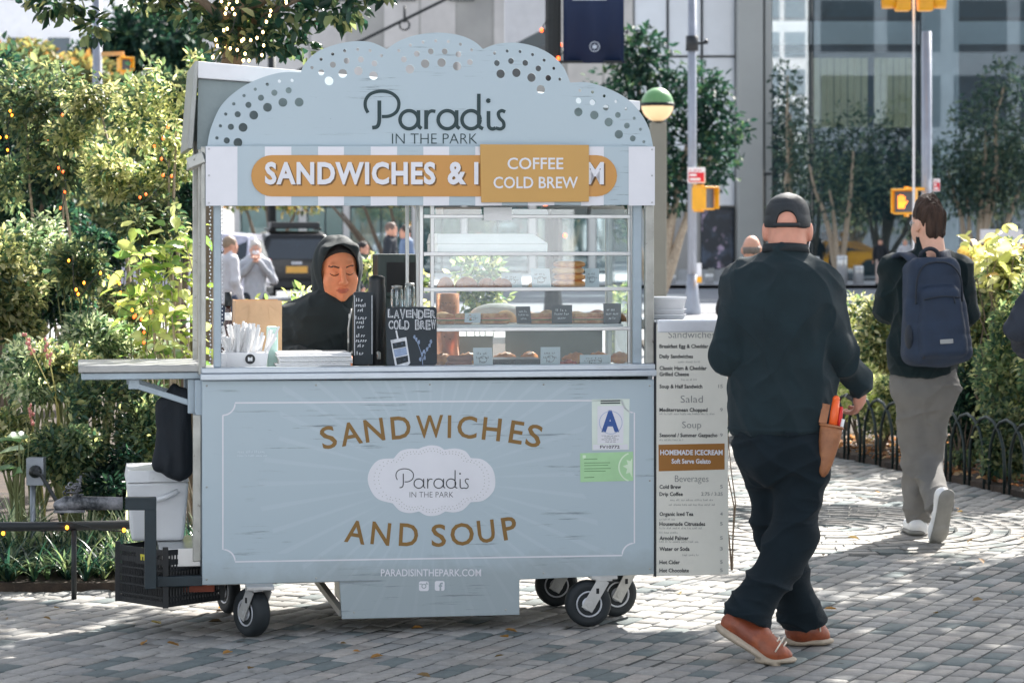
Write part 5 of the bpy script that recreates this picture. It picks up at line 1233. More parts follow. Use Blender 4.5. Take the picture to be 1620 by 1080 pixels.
b3 = MB(); b3.bar(cs(-S_ - .003, -.07, hgt * .8), cs(-S_ - .003, .03, hgt * .8), .003, .06)
b4 = MB(); e_ = S_ - .016; b4.add([cs(-e_, -e_, .02), cs(e_, -e_, .02), cs(e_, e_, .02), cs(-e_, e_, .02), cs(-e_ * .97, -e_, hgt * .8), cs(e_, -e_ * .96, hgt * .72), cs(e_, e_, hgt * .8), cs(-e_, e_, hgt * .76)], [(3, 2, 1, 0), (4, 5, 6, 7), (0, 1, 5, 4), (1, 2, 6, 5), (2, 3, 7, 6), (3, 0, 4, 7)])
citem('milk_crate', b, M_crate, 'black plastic milk crate slung under the hitch at the left end of the cart', 'crate', parts=(('crate_mark', b2, mat('crate_yellow', rgb(200, 190, 60), .6)), ('mark_plate', b3, M_crate), ('bag_liner', b4, mat('bag_black', rgb(14, 16, 18), .4, var=.3, vs=9, bump=.5, bs=18))))
# jacket hanging on the side
F_ = Field((-.26, .05, K(270, 760, .2).z - .05), (.04, .4, K(270, 610, .2).z + .05), .007)
for (x0_, y0_, x1_, y1_, r0, r1) in ((262, 640, 262, 735, .032, .04), (278, 628, 282, 742, .04, .048), (254, 640, 252, 668, .018, .014), (290, 625, 292, 740, .03, .03), (258, 690, 256, 730, .03, .035), (276, 614, 262, 645, .012, .02)):
    F_.cap(K(x0_, y0_, .2), K(x1_, y1_, .2), r0, r1, .03)
F_.cut((-.0, 0, 0), (1, 0, 0), 0)
V, Q = F_.mesh(2); N = normals(V, Q); V = V + N * ((vnoise(V * np.array([38, 38, 9]), 3) - .5) * .016)[:, None]
c = Vector((V[:, 0].mean(), V[:, 1].mean(), V[:, 2].max())); me = mesh_np('jacket', V - np.array(c), Q, None, True)
jk = link_mesh('hanging_jacket', me, mat('jacket_black', rgb(18, 26, 34), .8, var=.2, vs=12, bump=.3, bs=200)); jk.location = KW(c); jk.rotation_euler = (0, 0, CTH); tag(jk, 'black jacket hanging from the wing table bracket above the white cooler', 'jacket')

# low black pipe rail along the bed, outlet on post
YR = 11.25
b = MB(); pr = [P(-60, 833, YR - .12), P(100, 832, YR), P(206, 829, YR + .1)]; b.tube(pr, .021, 12)
rail = thing('pipe_rail', 'low black pipe rail running along the edge of the left planting bed', 'rail', (pr[1].x, YR, 0)); rail_inv = Matrix.Translation((-pr[1].x, -YR, 0))
o = b.build('pipe', M_black, rail); o.data.transform(rail_inv)
for x, yy in ((117, YR), (-40, YR - .1)):
    b = MB(); t = P(x, 838, yy); b.cyl((t.x, yy, -.02), (t.x, yy, t.z), .012); o = b.build('rail_post', M_black, rail); o.data.transform(rail_inv)
b = MB(); b.tube([P(4, 838, YR - .03), P(40, 836, YR - .03), P(70, 840, YR - .03), P(92, 827, YR - .02), P(110, 826, YR - .02), P(160, 838, YR - .01), P(198, 840, YR)], .0035, 6)
lt = thing('string_light', 'dark wire with small amber bulbs wound along the black pipe rail', 'string light', (pr[1].x, YR - .03, pr[1].z)); inv = Matrix.Translation((-pr[1].x, -YR + .03, -pr[1].z))
o = b.build('wire', M_black, lt); o.data.transform(inv)
M_bulb = glow('bulb_amber', rgb(255, 150, 40), 2.2); M_bulbw = glow('bulb_warm', rgb(255, 214, 140), 4.0); M_bulbr = glow('bulb_orange', rgb(255, 96, 40), 1.6)
for x, y in ((5, 843), (106, 834), (196, 838)):
    b = MB(); b.ell(P(x, y, YR - .035), (.008, .008, .010), nu=8, nv=6); o = b.build('bulb', M_bulb, lt); o.data.transform(inv)
YO = 12.1
b = MB(); t0 = P(52, 826, YO); t1 = P(52, 766, YO); b.tube([(t0.x, YO, 0), (t0.x, YO, t1.z)], .014, 10)
b2 = MB(); q0, q1 = P(44, 766, YO), P(71, 723, YO); b2.box(q0.x, q1.x, YO - .04, YO + .03, q0.z, q1.z)
b3 = MB(); pc = P(59, 744, YO); b3.lathe([(.03, 0), (.03, .02), (.024, .03), (.012, .045)], (pc.x, YO - .04, pc.z), (0, -1, 0), 16)
b4 = MB(); b4.tube([(pc.x, YO - .085, pc.z), P(66, 752, YO - .1), P(80, 776, YO - .1), P(94, 800, YO - .15), P(98, 812, YO - .2)], .010, 8)
witem('outlet_post', b, M_grey, 'grey electric outlet box on a steel post in the planting bed', 'outlet', parts=(('outlet_box', b2, M_grey), ('plug', b3, M_blk), ('cord', b4, M_blk)))

# ================================================================== STREET FURNITURE
def hand_sign(mb, c, s, fn):
    for k, (x, h_) in enumerate(((-.2, .42), (-.07, .5), (.06, .48), (.19, .38))): mb.face([fn(c, s * (x - .05), 0), fn(c, s * (x + .05), 0), fn(c, s * (x + .05), s * h_), fn(c, s * (x - .05), s * h_)])
    mb.face([fn(c, -.25 * s, -.4 * s), fn(c, .2 * s, -.4 * s), fn(c, .25 * s, .02 * s), fn(c, -.25 * s, .02 * s)]); mb.face([fn(c, .2 * s, -.25 * s), fn(c, .42 * s, .06 * s), fn(c, .36 * s, .12 * s), fn(c, .2 * s, -.02 * s)])
def ped_signal(x0, x1, y0, y1, Y, yaw, label, hand=False, post=None, dim=False):
    c = P((x0 + x1) / 2, (y0 + y1) / 2, Y); h_ = (y1 - y0) / FPX * Y; wd = h_ * .92; dp = h_ * .55
    o = thing('walk_signal', label, 'traffic signal', (c.x, c.y, c.z - h_ / 2), yaw, 'pedestrian signals')
    b = MB(); b.boxr((0, 0, h_ / 2), (wd, dp, h_)); b.box(-wd / 2 - .02, wd / 2 + .02, -dp / 2 - .11, -dp / 2, h_ - .015, h_ + .012); b.box(-wd / 2 - .02, -wd / 2 + .01, -dp / 2 - .11, -dp / 2, .02, h_ - .02); b.box(wd / 2 - .01, wd / 2 + .02, -dp / 2 - .11, -dp / 2, .02, h_ - .02); b.build('housing', M_amber, o, .012)
    b = MB(); b.box(-wd / 2 + .03, wd / 2 - .03, -dp / 2 - .006, -dp / 2 - .002, .035, h_ - .03); b.build('lens', mat('lens_dark', rgb(88, 90, 96), .3, var=.1), o)
    if hand:
        b = MB(); hand_sign(b, Vector((-wd * .12, 0, h_ * .48)), h_ * .62, lambda c_, u, v: (c_[0] + u, -dp / 2 - .009, c_[2] + v)); b.build('hand_symbol', glow('hand_orange', rgb(255, 130, 40), 1.1), o)
    b = MB(); 
    for z in (h_ + .03, -.02): b.bar((0, 0, z), (0, dp * .9, z), .05, .04)
    b.build('bracket', M_amber, o)
    return o
def pole(x, wpx, ytop, Y, label, name='street_pole', m=None, taper=.9, cat='pole'):
    b0 = P(x, 0, Y); r_ = wpx / 2 / FPX * Y; zt_ = EYE - (ytop - HY) / FPX * Y
    o = thing(name, label, cat, (b0.x, Y, 0)); b = MB(); b.tube([(0, 0, -.14), (0, 0, zt_)], [r_, r_ * taper], 14); b.build('shaft', m or M_grey, o)
    b = MB(); b.lathe([(r_ * 1.9, -.14), (r_ * 1.9, .08), (r_ * 1.4, .35), (r_ * 1.05, .8)], n=14); b.build('base', m or M_grey, o); return o
p1 = pole(1095, 15, -60, 51, 'grey street pole with red sign and camera right of the green globe lamp')
b = MB(); c = P(1101, 69, 51) - Vector((p1.location.x, 51, 0)); b.bar(c, c + Vector((.17, -.05, .0)), .05, .05); b.ell(c + Vector((.2, -.05, .03)), (.05, .05, .05)); b.lathe([(.13, -.15), (.13, .15)], (0, 0, c.z), n=14); b.build('camera', M_blk, p1)
def redsign(x0, x1, y0, y1, Y, label, pr=None):
    a, c = P(x0, y1, Y), P(x1, y0, Y); b = MB(); b.box(a.x, c.x, Y - .14, Y - .13, a.z, c.z)
    b2 = MB(); wd, hh_ = c.x - a.x, c.z - a.z; b2.box(a.x + wd * .06, c.x - wd * .06, Y - .145, Y - .1405, a.z + hh_ * .08, a.z + hh_ * .68)
    b3 = MB(); F = lambda u, v: Vector((a.x + wd * u, Y - .148, a.z + hh_ * v))
    F4 = lambda u, v: Vector((a.x + wd * u, Y - .1445, a.z + hh_ * v))
    b3.face([F(.12, .44), F(.5, .44), F(.5, .58), F(.12, .58)]); b3.face([F(.12, .16), F(.72, .16), F(.72, .32), F(.12, .32)])
    b4 = MB(); scribble(b4, F4, .08, .92, .76, .14)
    return witem('red_sign', b, M_white, label, 'sign', 'red and white regulation signs', parts=(('sign_panel', b2, mat('sign_red', rgb(206, 34, 52), .5, var=.06)), ('sign_lettering', b3, M_white), ('sign_heading', b4, mat('sign_red', rgb(206, 34, 52)))))
redsign(1087, 1115, 265, 290, 51, 'red and white parking sign on the grey pole above the pedestrian signal')
ped_signal(1101, 1124, 296, 332, 50.7, R(48), 'yellow pedestrian signal seen from the side on the grey pole right of the cart')
b = MB(); a = P(1106, 428, 50.85); b.boxr(a, (.09, .06, .3)); b2 = MB(); b2.boxr(a - Vector((0, .02, .18)), (.1, .07, .12)); witem('push_button', b, M_white, 'pedestrian push button with yellow box on the grey pole', 'push button', parts=(('button_box', b2, M_amber),))
p2 = pole(1466, 17, 50, 42, 'grey street pole behind the head of the man with the backpack')
ped_signal(1416, 1449, 300, 339, 41.6, R(-18), 'yellow pedestrian signal showing an orange hand beside the backpack man', True)
b = MB(); b.bar(P(1432, 299, 41.7), P(1466, 299, 42), .06, .05); o = b.build('signal_arm', M_amber, p2); o.data.transform(Matrix.Translation((-p2.location.x, -42, 0)))
redsign(1474, 1485, 283, 303, 42, 'narrow red and white sign on the pole above the backpack man')
# traffic lights at the top right, back to back on a slim pole
YT = 40.
sg = pole(1445.5, 4, -420, YT + .4, 'slim white pole carrying the two yellow traffic lights at the top right', m=M_white)
for s_, x0_, x1_, lab in ((-1, 1399, 1441, 'yellow traffic light with visor facing left at the top of the picture'), (1, 1450, 1493, 'yellow traffic light with visor facing right at the top of the picture')):
    c = P((x0_ + x1_) / 2 + s_ * -8, 20, YT); o = thing('traffic_light', lab, 'traffic light', (c.x, YT, c.z), 0, 'yellow traffic lights')
    b = MB()
    for k in range(3): b.box(-.12, .12, -.13, .13, .02 + k * .34, .345 + k * .34)
    b.build('housing', M_amber, o, .03)
    for k in range(3):
        b = MB(); z = .185 + k * .34; b.lathe([(.125, 0), (.13, .20), (.122, .20), (.115, .01)], (s_ * .121, 0, z), (s_, 0, 0), 16); b.build('visor', M_amber, o)
        b = MB(); b.lathe([(.0, 0), (.11, 0), (.11, .012)], (s_ * .123, 0, z), (s_, 0, 0), 16); b.build('lens', M_dark, o)
    b = MB(); b.box(-.03, .03, .0, .42, 1.05, 1.1); b.box(-.03, .03, .14, .42, .15, .2); b.build('bracket', M_white, o)
# left pole with two signals seen through the leaves
p3 = pole(154, 16, -60, 44, 'pale grey street pole rising out of the bushes at the left')
b = MB(); b.bar(P(154, 86, 44), P(196, 85, 44), .07, .07); b.bar(P(154, 287, 44), P(206, 289, 44), .05, .05); o = b.build('signal_arm', mat('arm_tan', rgb(206, 160, 100), .5, var=.1), p3); o.data.transform(Matrix.Translation((-p3.location.x, -44, 0)))
o = ped_signal(186, 206, 92, 114, 43.8, R(30), 'tan coloured signal head hanging from the arm of the left pole')
o = ped_signal(180, 203, 298, 330, 43.7, R(20), 'bright orange signal box low on the arm of the left pole', True)
# beige post with half green globe
YL = 34.
pg = thing('globe_lamp', 'lit globe lamp half green half white on a thick beige post right of the cart', 'street lamp', (P(1041, 0, YL).x, YL, 0))
s_ = YL / FPX; gz = EYE - (166 - HY) * s_
b = MB(); b.box(-13 * s_, 13 * s_, -.1, .1, -.05, gz - 28 * s_); b.build('post', mat('post_beige', rgb(150, 148, 136), .6, var=.1, vs=2), pg, .012)
b = MB(); b.ell((-1 * s_, 0, gz), (26 * s_, 26 * s_, 27 * s_), nu=24, nv=14, zmin=.02); b.build('green_shade', mat('globe_green', rgb(106, 158, 100), .35, var=.08, vs=3, spec=.6), pg)
b = MB(); b.ell((-1 * s_, 0, gz), (25.5 * s_, 25.5 * s_, 26.5 * s_), nu=24, nv=14, zmin=-.96, zmax=.0); b.build('lamp_bowl', glow('lamp_warm', rgb(255, 222, 172), .22), pg)
b = MB(); b.lathe([(26.8 * s_, -.02), (27.4 * s_, 0), (26.8 * s_, .025)], (-1 * s_, 0, gz), n=28); b.lathe([(13 * s_, gz - 29 * s_), (10 * s_, gz - 26 * s_)], n=16); b.build('collar', M_black, pg)
# black lamp post with navy banner
YB = 31.; s_ = YB / FPX
lp = thing('banner_post', 'black lamp post wound with orange bulbs and carrying a navy park banner', 'lamp post', (P(875, 0, YB).x, YB, 0))
b = MB(); b.lathe([(.2, -.05), (.2, .3), (.14, .5), (.105, .9), (.1, 7.0)], n=10, smooth=False); b.build('shaft', M_black, lp)
bx0, bx1, bz0 = (891 - 875) * s_, (987 - 875) * s_, EYE - (100 - HY) * s_
b = MB(); nn = 12
vs = []
for j in range(2):
    for i in range(nn + 1): vs.append((bx0 + (bx1 - bx0) * i / nn, .02 * math.sin(i * .8) - .01 + (.03 if j else 0) * 0, bz0 + j * 1.9))
b.add(vs, [(i, i + 1, i + nn + 2, i + nn + 1) for i in range(nn)], 0, True); o = b.build('banner', mat('banner_navy', rgb(24, 46, 84), .55, var=.15, vs=1.2), lp, fixn=False)
sol = o.modifiers.new('thickness', 'SOLIDIFY'); sol.thickness = .006; sol.offset = 1
b = MB(); b.bar((.05, 0, bz0 + .012), (bx1 + .03, 0, bz0 + .012), .03, .03); b.build('banner_arm', M_black, lp)
b = MB(); F = lambda u, v: Vector(((u - 875) * s_, -.045, EYE - (v - HY) * s_))
ringm(b, F, 940.5, 74.5, 7.6, 1.3, 22); b.face([F(940.5 + x, 74.5 + y) for x, y in ((0, -5), (1.5, -2), (4.5, -2.5), (3.2, .5), (4.8, 2.5), (1, 2.5), (.4, 5), (-.4, 5), (-1, 2.5), (-4.8, 2.5), (-3.2, .5), (-4.5, -2.5), (-1.5, -2))])
b.face([F(905, 1.5), F(960, 1.5), F(960, -5), F(905, -5)]); b.build('banner_emblem', mat('banner_print', rgb(190, 200, 214), .6), lp)
sl_ = thing('string_light', 'dark wire with orange bulbs spiralling round the black banner post', 'string light', (P(875, 0, YB).x, YB, 1.6))
b = MB(); pts_ = []; bul = []
for k in range(60):
    t = k * .5; z = 1.6 + k * .045; q = Vector((.125 * math.cos(t), .125 * math.sin(t), z - 1.6)); pts_.append(q)
    if k % 4 == 0: bul.append(q * 1.0 + Vector((.02 * math.cos(t), .02 * math.sin(t), 0)))
b.tube(pts_, .006, 5); b.build('wire', M_black, sl_)
for q in bul: b = MB(); b.ell(q, (.022, .022, .028), nu=8, nv=6); b.build('bulb', M_bulbr, sl_)
# bollards
bol = None
for x, yt, yb, wpx, lab in ((1332, 401, 446, 17, 'tall steel bollard in front of the tower window behind the walking men'), (1358, 417, 446, 16, 'short steel bollard right of the tall one behind the walking men'), (1292, 403, 446, 9, 'thin pale bollard just right of the man in the black cap'), (1064, 432, 462, 11, 'steel bollard by the pale wall left of the grey pole'), (1122, 430, 470, 14, 'steel bollard by the pale wall right of the grey pole')):
    Yb = 82.; g = P(x, 0, Yb); r_ = wpx / 2 / FPX * Yb; h_ = (446 - yt) / FPX * Yb; b = MB(); b.lathe([(r_, -.01), (r_, h_ - .03), (r_ * .9, h_)], n=18); o = b.build('bollard', mat('bollard_steel', (.6, .6, .6), .3, .8, var=.1)); o.location = (g.x, Yb, 0)
    b = MB(); b.lathe([(r_ * 1.05, h_ - .12), (r_ * 1.05, h_ - .09)], n=18); b.build('ring', M_grey, o); tag(o, lab, 'bollard', 'steel bollards across the street')

# ================================================================== CARS
def car(name, label, cat, loc, rz, st, paint, rear, rails=False, group=None):
    "body lofted through stations (y, z sill, z belt, z roof, half width, half roof width); +y is forward"
    o = thing(name, label, cat, loc, rz, group); b = MB(); n = len(st); vs = []
    for (y, zs_, zb_, zt_, w0, w1) in st: vs += [(-w0 * .96, y, zs_), (-w0, y, (zs_ + zb_) * .52), (-w0 * .97, y, zb_), (-w1, y, zt_ - .05), (-w1 * .85, y, zt_), (w1 * .85, y, zt_), (w1, y, zt_ - .05), (w0 * .97, y, zb_), (w0, y, (zs_ + zb_) * .52), (w0 * .96, y, zs_)]
    fs = [[i * 10 + j, i * 10 + (j + 1) % 10, i * 10 + 10 + (j + 1) % 10, i * 10 + 10 + j] for i in range(n - 1) for j in range(10)] + [list(range(10)), list(range((n - 1) * 10, n * 10))]
    b.add(vs, fs, 0, True); body = b.build('body', paint, o); sm = body.modifiers.new('round', 'BEVEL'); sm.width = .05; sm.segments = 3; sm.angle_limit = R(25)
    body.data.polygons.foreach_set('use_smooth', [True] * len(body.data.polygons))
    M_win = mat('car_glass', rgb(30, 42, 52), .06, 0, var=.2, vs=1.5, spec=.9)
    y0 = st[0][0]; z_b, z_t = rear
    b = MB(); w0, w1 = st[0][4] * .86, st[1][5] * .82; yb_ = st[0][0] - .012; yt_ = st[1][0] - .03
    b.add([(-w0, yb_, z_b), (w0, yb_, z_b), (w1, yt_, z_t), (-w1, yt_, z_t)], [(0, 1, 2, 3)]); b.build('rear_window', M_win, o)
    for s_ in (-1, 1):
        i0, i1 = 1, n - 3
        b = MB(); pl_ = []
        for i in range(i0, i1 + 1): pl_.append((s_ * (st[i][4] * .97 + .012), st[i][0], st[i][2] + .03))
        for i in range(i1 if st[i1][3] - st[i1][2] > .2 else i1 - 1, i0 - 1, -1): pl_.append((s_ * (st[i][5] + .014), st[i][0], st[i][3] - .1))
        b.face(pl_); b.build('side_window', M_win, o)
        b = MB(); b.boxr((s_ * st[0][4] * .82, y0 - .015, z_b - .1), (.24, .03, .22)); b.build('tail_light', mat('tail_red', rgb(150, 30, 30), .2), o, .01)
        for y in (st[0][0] + .85, st[-1][0] - .85):
            b = MB(); b.lathe([(.2, -.11), (.33, -.11), (.345, 0), (.33, .11), (.2, .11)], (s_ * (st[1][4] - .06), y, .345), (1, 0, 0), 22); q = b.build('wheel', M_rub, o)
            b = MB(); b.lathe([(.02, -.1), (.21, -.09), (.21, .09), (.02, .1)], (s_ * (st[1][4] - .055), y, .345), (1, 0, 0), 18); b.build('rim', M_rim2, q)
    b = MB(); b.boxr((0, y0 - .012, z_b - .26), (.52, .02, .16)); b.build('number_plate', mat('plate_yellow', rgb(232, 176, 84), .5, var=.1), o)
    b = MB(); b.boxr((0, y0 - .012, z_b - .10), (.26, .02, .07)); b.build('badge', M_rim2, o, .02)
    b = MB(); b.boxr((0, y0 - .03, .5), (st[0][4] * 1.9, .1, .16)); b.boxr((0, y0 - .035, .64), (st[0][4] * 1.7, .03, .03)); b.build('bumper', M_blk, o, .02)
    if rails:
        b = MB()
        for s_ in (-1, 1): b.bar((s_ * .62, st[1][0] + .2, st[2][3] + .05), (s_ * .62, st[3][0], st[2][3] + .05), .05, .06)
        b.box(-.6, .6, st[1][0] + .3, st[1][0] + 1.5, st[2][3] + .06, st[2][3] + .22); b.build('roof_rack', M_blk, o, .03)
    return o
suvst = [(-2.35, .38, 1.02, 1.04, .9, .84), (-2.2, .34, 1.08, 1.72, .96, .74), (-1.2, .32, 1.1, 1.80, .98, .76), (.2, .32, 1.1, 1.80, .98, .76), (.75, .32, 1.1, 1.72, .98, .74), (1.35, .34, 1.08, 1.14, .96, .88), (2.3, .4, .96, .98, .88, .8)]
M_carblk = mat('car_black', rgb(10, 14, 18), .22, .0, var=.05, coat=.12)
q = P(448, 0, 62); car('parked_car', 'black sport utility car seen from behind through the open cart window', 'car', (q.x, 62 + 1.9, -.11), R(9), suvst, M_carblk, (1.12, 1.60), True)
sed = [(-2.3, .36, .98, 1.0, .84, .8), (-1.75, .3, 1.0, 1.1, .9, .78), (-1.0, .3, 1.0, 1.43, .9, .62), (.3, .3, 1.0, 1.45, .9, .64), (1.0, .3, 1.0, 1.12, .9, .76), (2.2, .36, .82, .84, .82, .74)]
q = P(1575, 0, 70); tx = car('taxi', 'orange yellow taxi with a lit roof advertisement at the right behind the shrubs', 'taxi', (q.x, 70, -.11), R(90), sed, mat('taxi_yellow', rgb(226, 160, 44), .25, var=.05, coat=.6), (1.02, 1.3))
b = MB(); b.box(-.18, .18, -.75, .45, 1.47, 1.50); b.boxr((0, -.15, 1.68), (.12, 1.15, .34)); b.build('roof_sign', M_white, tx, .02)
b = MB(); b.ell((.066, -.5, 1.68), (.006, .16, .15)); b.build('roof_advert', mat('advert_yellow', rgb(222, 170, 60), .4), tx)
q = P(30, 0, 60); car('parked_car', 'white parked car at the far left glimpsed behind the bushes', 'car', (q.x, 60, -.11), R(80), sed, mat('car_white', rgb(214, 216, 222), .2, var=.04, coat=.6), (1.02, 1.3))
q = P(150, 0, 47); car('parked_car', 'silver lilac parked car behind the bushes left of the cart', 'car', (q.x, 55, -.11), R(84), suvst, mat('car_silver', rgb(176, 176, 192), .25, .3, var=.04, coat=.6), (1.12, 1.6))
# ================================================================== PEOPLE
M_skin = mat('skin', attr='Col', rough=.5, var=.06, vs=40, bump=.08, bs=220, sss=.12)
def axes(h, pitch=0., roll=0.):
    "right, forward, up for a heading in degrees clockwise from +Y (pitch looks down)"
    f = Vector((math.sin(R(h)) * math.cos(R(pitch)), math.cos(R(h)) * math.cos(R(pitch)), -math.sin(R(pitch))))
    r = Vector((math.cos(R(h)), -math.sin(R(h)), 0)); u = r.cross(f)
    if roll: q = Matrix.Rotation(R(roll), 3, f); r = q @ r; u = q @ u
    return r, f, u
def M3(r, f, u): return np.array([[r[i], f[i], u[i]] for i in range(3)])
def hand(F, w, d, nrm, side, s=1., curl=.5, sp=0.):
    "palm at the wrist w along d, fingers bending towards nrm; side points to the thumb; sp spreads"
    w, d, nrm = Vector(w), Vector(d).normalized(), Vector(nrm); nrm = (nrm - d * nrm.dot(d)).normalized(); a = d.cross(nrm); a = a if a.dot(Vector(side)) > 0 else -a
    F.ell(w + d * .048 * s, (.041 * s, .047 * s, .017 * s), M3(a, d, nrm), .012); F.cap(w - d * .02 * s, w + d * .03 * s, .027 * s, .03 * s, .015, (nrm, .72))
    for i, (o, ln) in enumerate(((.029, .93), (.0095, 1.05), (-.0105, .98), (-.0295, .78))):
        p = w + d * (.086 - abs(i - 1) * .004) * s + a * o * s; dd = (d + a * (o * sp * 8)).normalized(); ang = curl * .8 + i * .06
        for k, l_ in enumerate((.043, .027, .021)):
            q = Matrix.Rotation(ang, 3, dd.cross(nrm).normalized()); dd = (q @ dd).normalized(); e = p + dd * l_ * ln * s
            F.cap(p, e, (.0098 - k * .0009) * s, (.0092 - k * .0010) * s, .004); p = e; ang = curl * (1.0 if k == 0 else .7) + .05
            nrm_ = nrm
    p = w + d * .025 * s + a * .03 * s; dd = (d * .75 + a * .6 + nrm * .35).normalized()
    F.cap(w + d * .02 * s + a * .012 * s, p + dd * .03 * s, .016 * s, .0125 * s, .01); p = p + dd * .03 * s
    for l_ in (.03, .025):
        dd = (dd * .8 + d * .3 + nrm * .3 - a * .12).normalized(); e = p + dd * l_ * s; F.cap(p, e, .0115 * s, .0098 * s, .004); p = e
def skin_head(F, c, ax, s=1., face=True, ears=True):
    r, f, u = ax; M = M3(*ax); c = Vector(c)
    q = lambda a, b, d: c + r * a * s + f * b * s + u * d * s
    F.ell(c + f * -.004 * s + u * .012 * s, (.076 * s, .095 * s, .105 * s), M, .02); F.ell(q(0, .028, -.055), (.056 * s, .062 * s, .062 * s), M, .03)
    F.cap(q(0, -.025, -.06), q(0, -.035, -.16), .056 * s, .062 * s, .03)
    if ears:
        for k in (-1, 1): F.ell(q(k * .083, -.010, -.012), (.012 * s, .021 * s, .035 * s), M, .008); F.ell(q(k * .082, -.002, -.038), (.008 * s, .010 * s, .012 * s), M, .006)
    if face:
        F.ell(q(0, .083, -.098), (.021 * s, .017 * s, .017 * s), M, .02)
        for k in (-1, 1): F.ell(q(k * .037, .056, -.035), (.032 * s, .027 * s, .034 * s), M, .02); F.ell(q(k * .030, .040, -.075), (.030 * s, .04 * s, .030 * s), M, .03)
        F.cap(q(-.036, .080, .030), q(.036, .080, .030), .012 * s, .012 * s, .012)
        for k in (-1, 1):
            F.ell(q(k * .031, .103, .004), (.020 * s, .014 * s, .013 * s), M, .010, 'sub'); F.ell(q(k * .031, .079, .002), (.017 * s, .013 * s, .0125 * s), M, .004)
        F.cap(q(0, .092, .020), q(0, .113, -.026), .0075 * s, .0115 * s, .010); F.ell(q(0, .115, -.030), (.0125 * s, .011 * s, .010 * s), M, .006)
        for k in (-1, 1): F.ell(q(k * .0125, .105, -.033), (.0075 * s, .010 * s, .0075 * s), M, .005)
        F.cap(q(-.019, .090, -.0615), q(.019, .090, -.0615), .0065 * s, .0065 * s, .006); F.ell(q(0, .0975, -.061), (.016 * s, .007 * s, .0055 * s), M, .004); F.ell(q(0, .096, -.0725), (.016 * s, .008 * s, .007 * s), M, .004)
        F.cap(q(-.027, .102, -.0665), q(.027, .102, -.0665), .0022 * s, .0022 * s, .002, None, 'sub')
def skin_col(base, c=None, ax=None, s=1., brow=None, lips=None, hands=None):
    def f(V):
        C = np.tile(np.array(base), (len(V), 1)) * (1 + .06 * (vnoise(V * 60, 5) - .5))[:, None]
        if c is not None:
            D = V - np.array(c); a, b, d = [D @ np.array(x) / s for x in ax]
            if brow is not None:
                k = (np.abs(np.abs(a) - .033) < .019) & (np.abs(d - .0255 - .006 * np.exp(-((np.abs(a) - .036) / .013) ** 2)) < .0030) & (b > .05); C[k] = brow
                k = (np.abs(np.abs(a) - .031) < .0165) & (np.abs(d + .0062 - .25 * (np.abs(np.abs(a) - .031)) ** 2 * 90) < .0022) & (b > .06); C[k] = np.array(brow) * .6
            if lips is not None:
                k = (np.abs(a) < .027 - 1.1 * np.abs(d + .0665)) & (np.abs(d + .0668) < .0095) & (b > .075); C[k] = lips
        return C
    return f
def finish(o, loc, label, group=None):
    o.data.transform(Matrix.Translation(-Vector(loc))); o.location = loc; return tag(o, label, 'person', group)
def child(name, F, m, root, wr=None, smooth=2, col=None):
    top = root
    while top.parent: top = top.parent
    return soft(name, F, m, root, tuple(top.location), wr, col, smooth)
SKINM = rgb(214, 160, 136)

# ------------------------------------------------------------------ the man in the black cap, walking away
YM = 9.76
r, f, u = ax = axes(8)
root_loc = Vector((P(1240, 0, YM).x, YM, 0))
hc = P(1246, 361, YM)
sh = {-1: P(1172, 452, YM), 1: P(1304, 456, YM - .02)}; el = {-1: P(1153, 560, YM - .01), 1: P(1325, 548, YM - .03)}; wr_ = {-1: P(1186, 594, YM + .24), 1: P(1357, 606, YM + .07)}
hip = {-1: P(1205, 712, YM + .03), 1: P(1270, 712, YM - .05)}; kn = {-1: P(1231, 850, YM + .12), 1: P(1255, 846, YM - .06)}; an = {-1: P(1268, 978, YM + .2), 1: P(1186, 972, YM - .13)}
F = Field((.62, 9.2, -.02), (1.6, 10.35, 1.8), .0055)
skin_head(F, hc, ax, 1.04, face=True)
F.cap(hc - u * .06 - f * .022, P(1243, 415, YM), .063, .05, .03)
F.ell(hc - f * .074 - u * .056, (.045, .018, .012), M3(*ax), .012)          # fold of the neck
F.cap(P(1240, 460, YM), P(1238, 690, YM), .14, .13, .05, (f, .7))
for k in (-1, 1):
    F.cap(P(1243, 440, YM), sh[k], .06, .055, .03); F.cap(sh[k], el[k], .04, .034, .02); F.cap(el[k], wr_[k], .034, .028, .02); F.cap(hip[k], kn[k], .075, .05, .03); F.cap(kn[k], an[k], .052, .036, .02)
hand(F, wr_[1] + Vector((.004, 0, -.012)), (.12, .45, -.75), (-.62, .5, .0), (.3, .9, .2), 1.08, .62)
hand(F, wr_[-1], (.5, .6, -.2), (.2, -.2, -.8), (0, .2, 1), 1.05, .6)
man = soft('person', F, M_skin, None, (0, 0, 0), None, skin_col(rgb(206, 146, 124)))
finish(man, root_loc, 'heavy man in black cap, dark sweater and navy trousers walking away with a holster')
M_sweat = mat('sweater_charcoal', (.0135, .0255, .031), .85, var=.2, vs=10, bump=.35, bs=320, spec=.2, sheen=.08)
M_navy = mat('trouser_navy', (.006, .0125, .0175), .85, var=.22, vs=8, bump=.3, bs=260, spec=.2, sheen=.04)
F = Field((.55, 9.3, .7), (1.6, 10.3, 1.68), .0055)
F.cap(P(1239, 485, YM + .01), P(1236, 640, YM), .182, .181, .05, (f, .72)); F.cap(P(1236, 620, YM), P(1234, 705, YM), .185, .180, .05, (f, .74))
F.cap(P(1205, 446, YM), P(1280, 446, YM), .088, .088, .06, (f, .85))
for k in (-1, 1):
    F.cap(P(1243, 420, YM - .01), sh[k] + Vector((0, 0, -.01)), .064, .070, .07); F.cap(sh[k], el[k], .064, .058, .014); F.cap(el[k], wr_[k] + (wr_[k] - el[k]).normalized() * .012, .059, .046, .02)
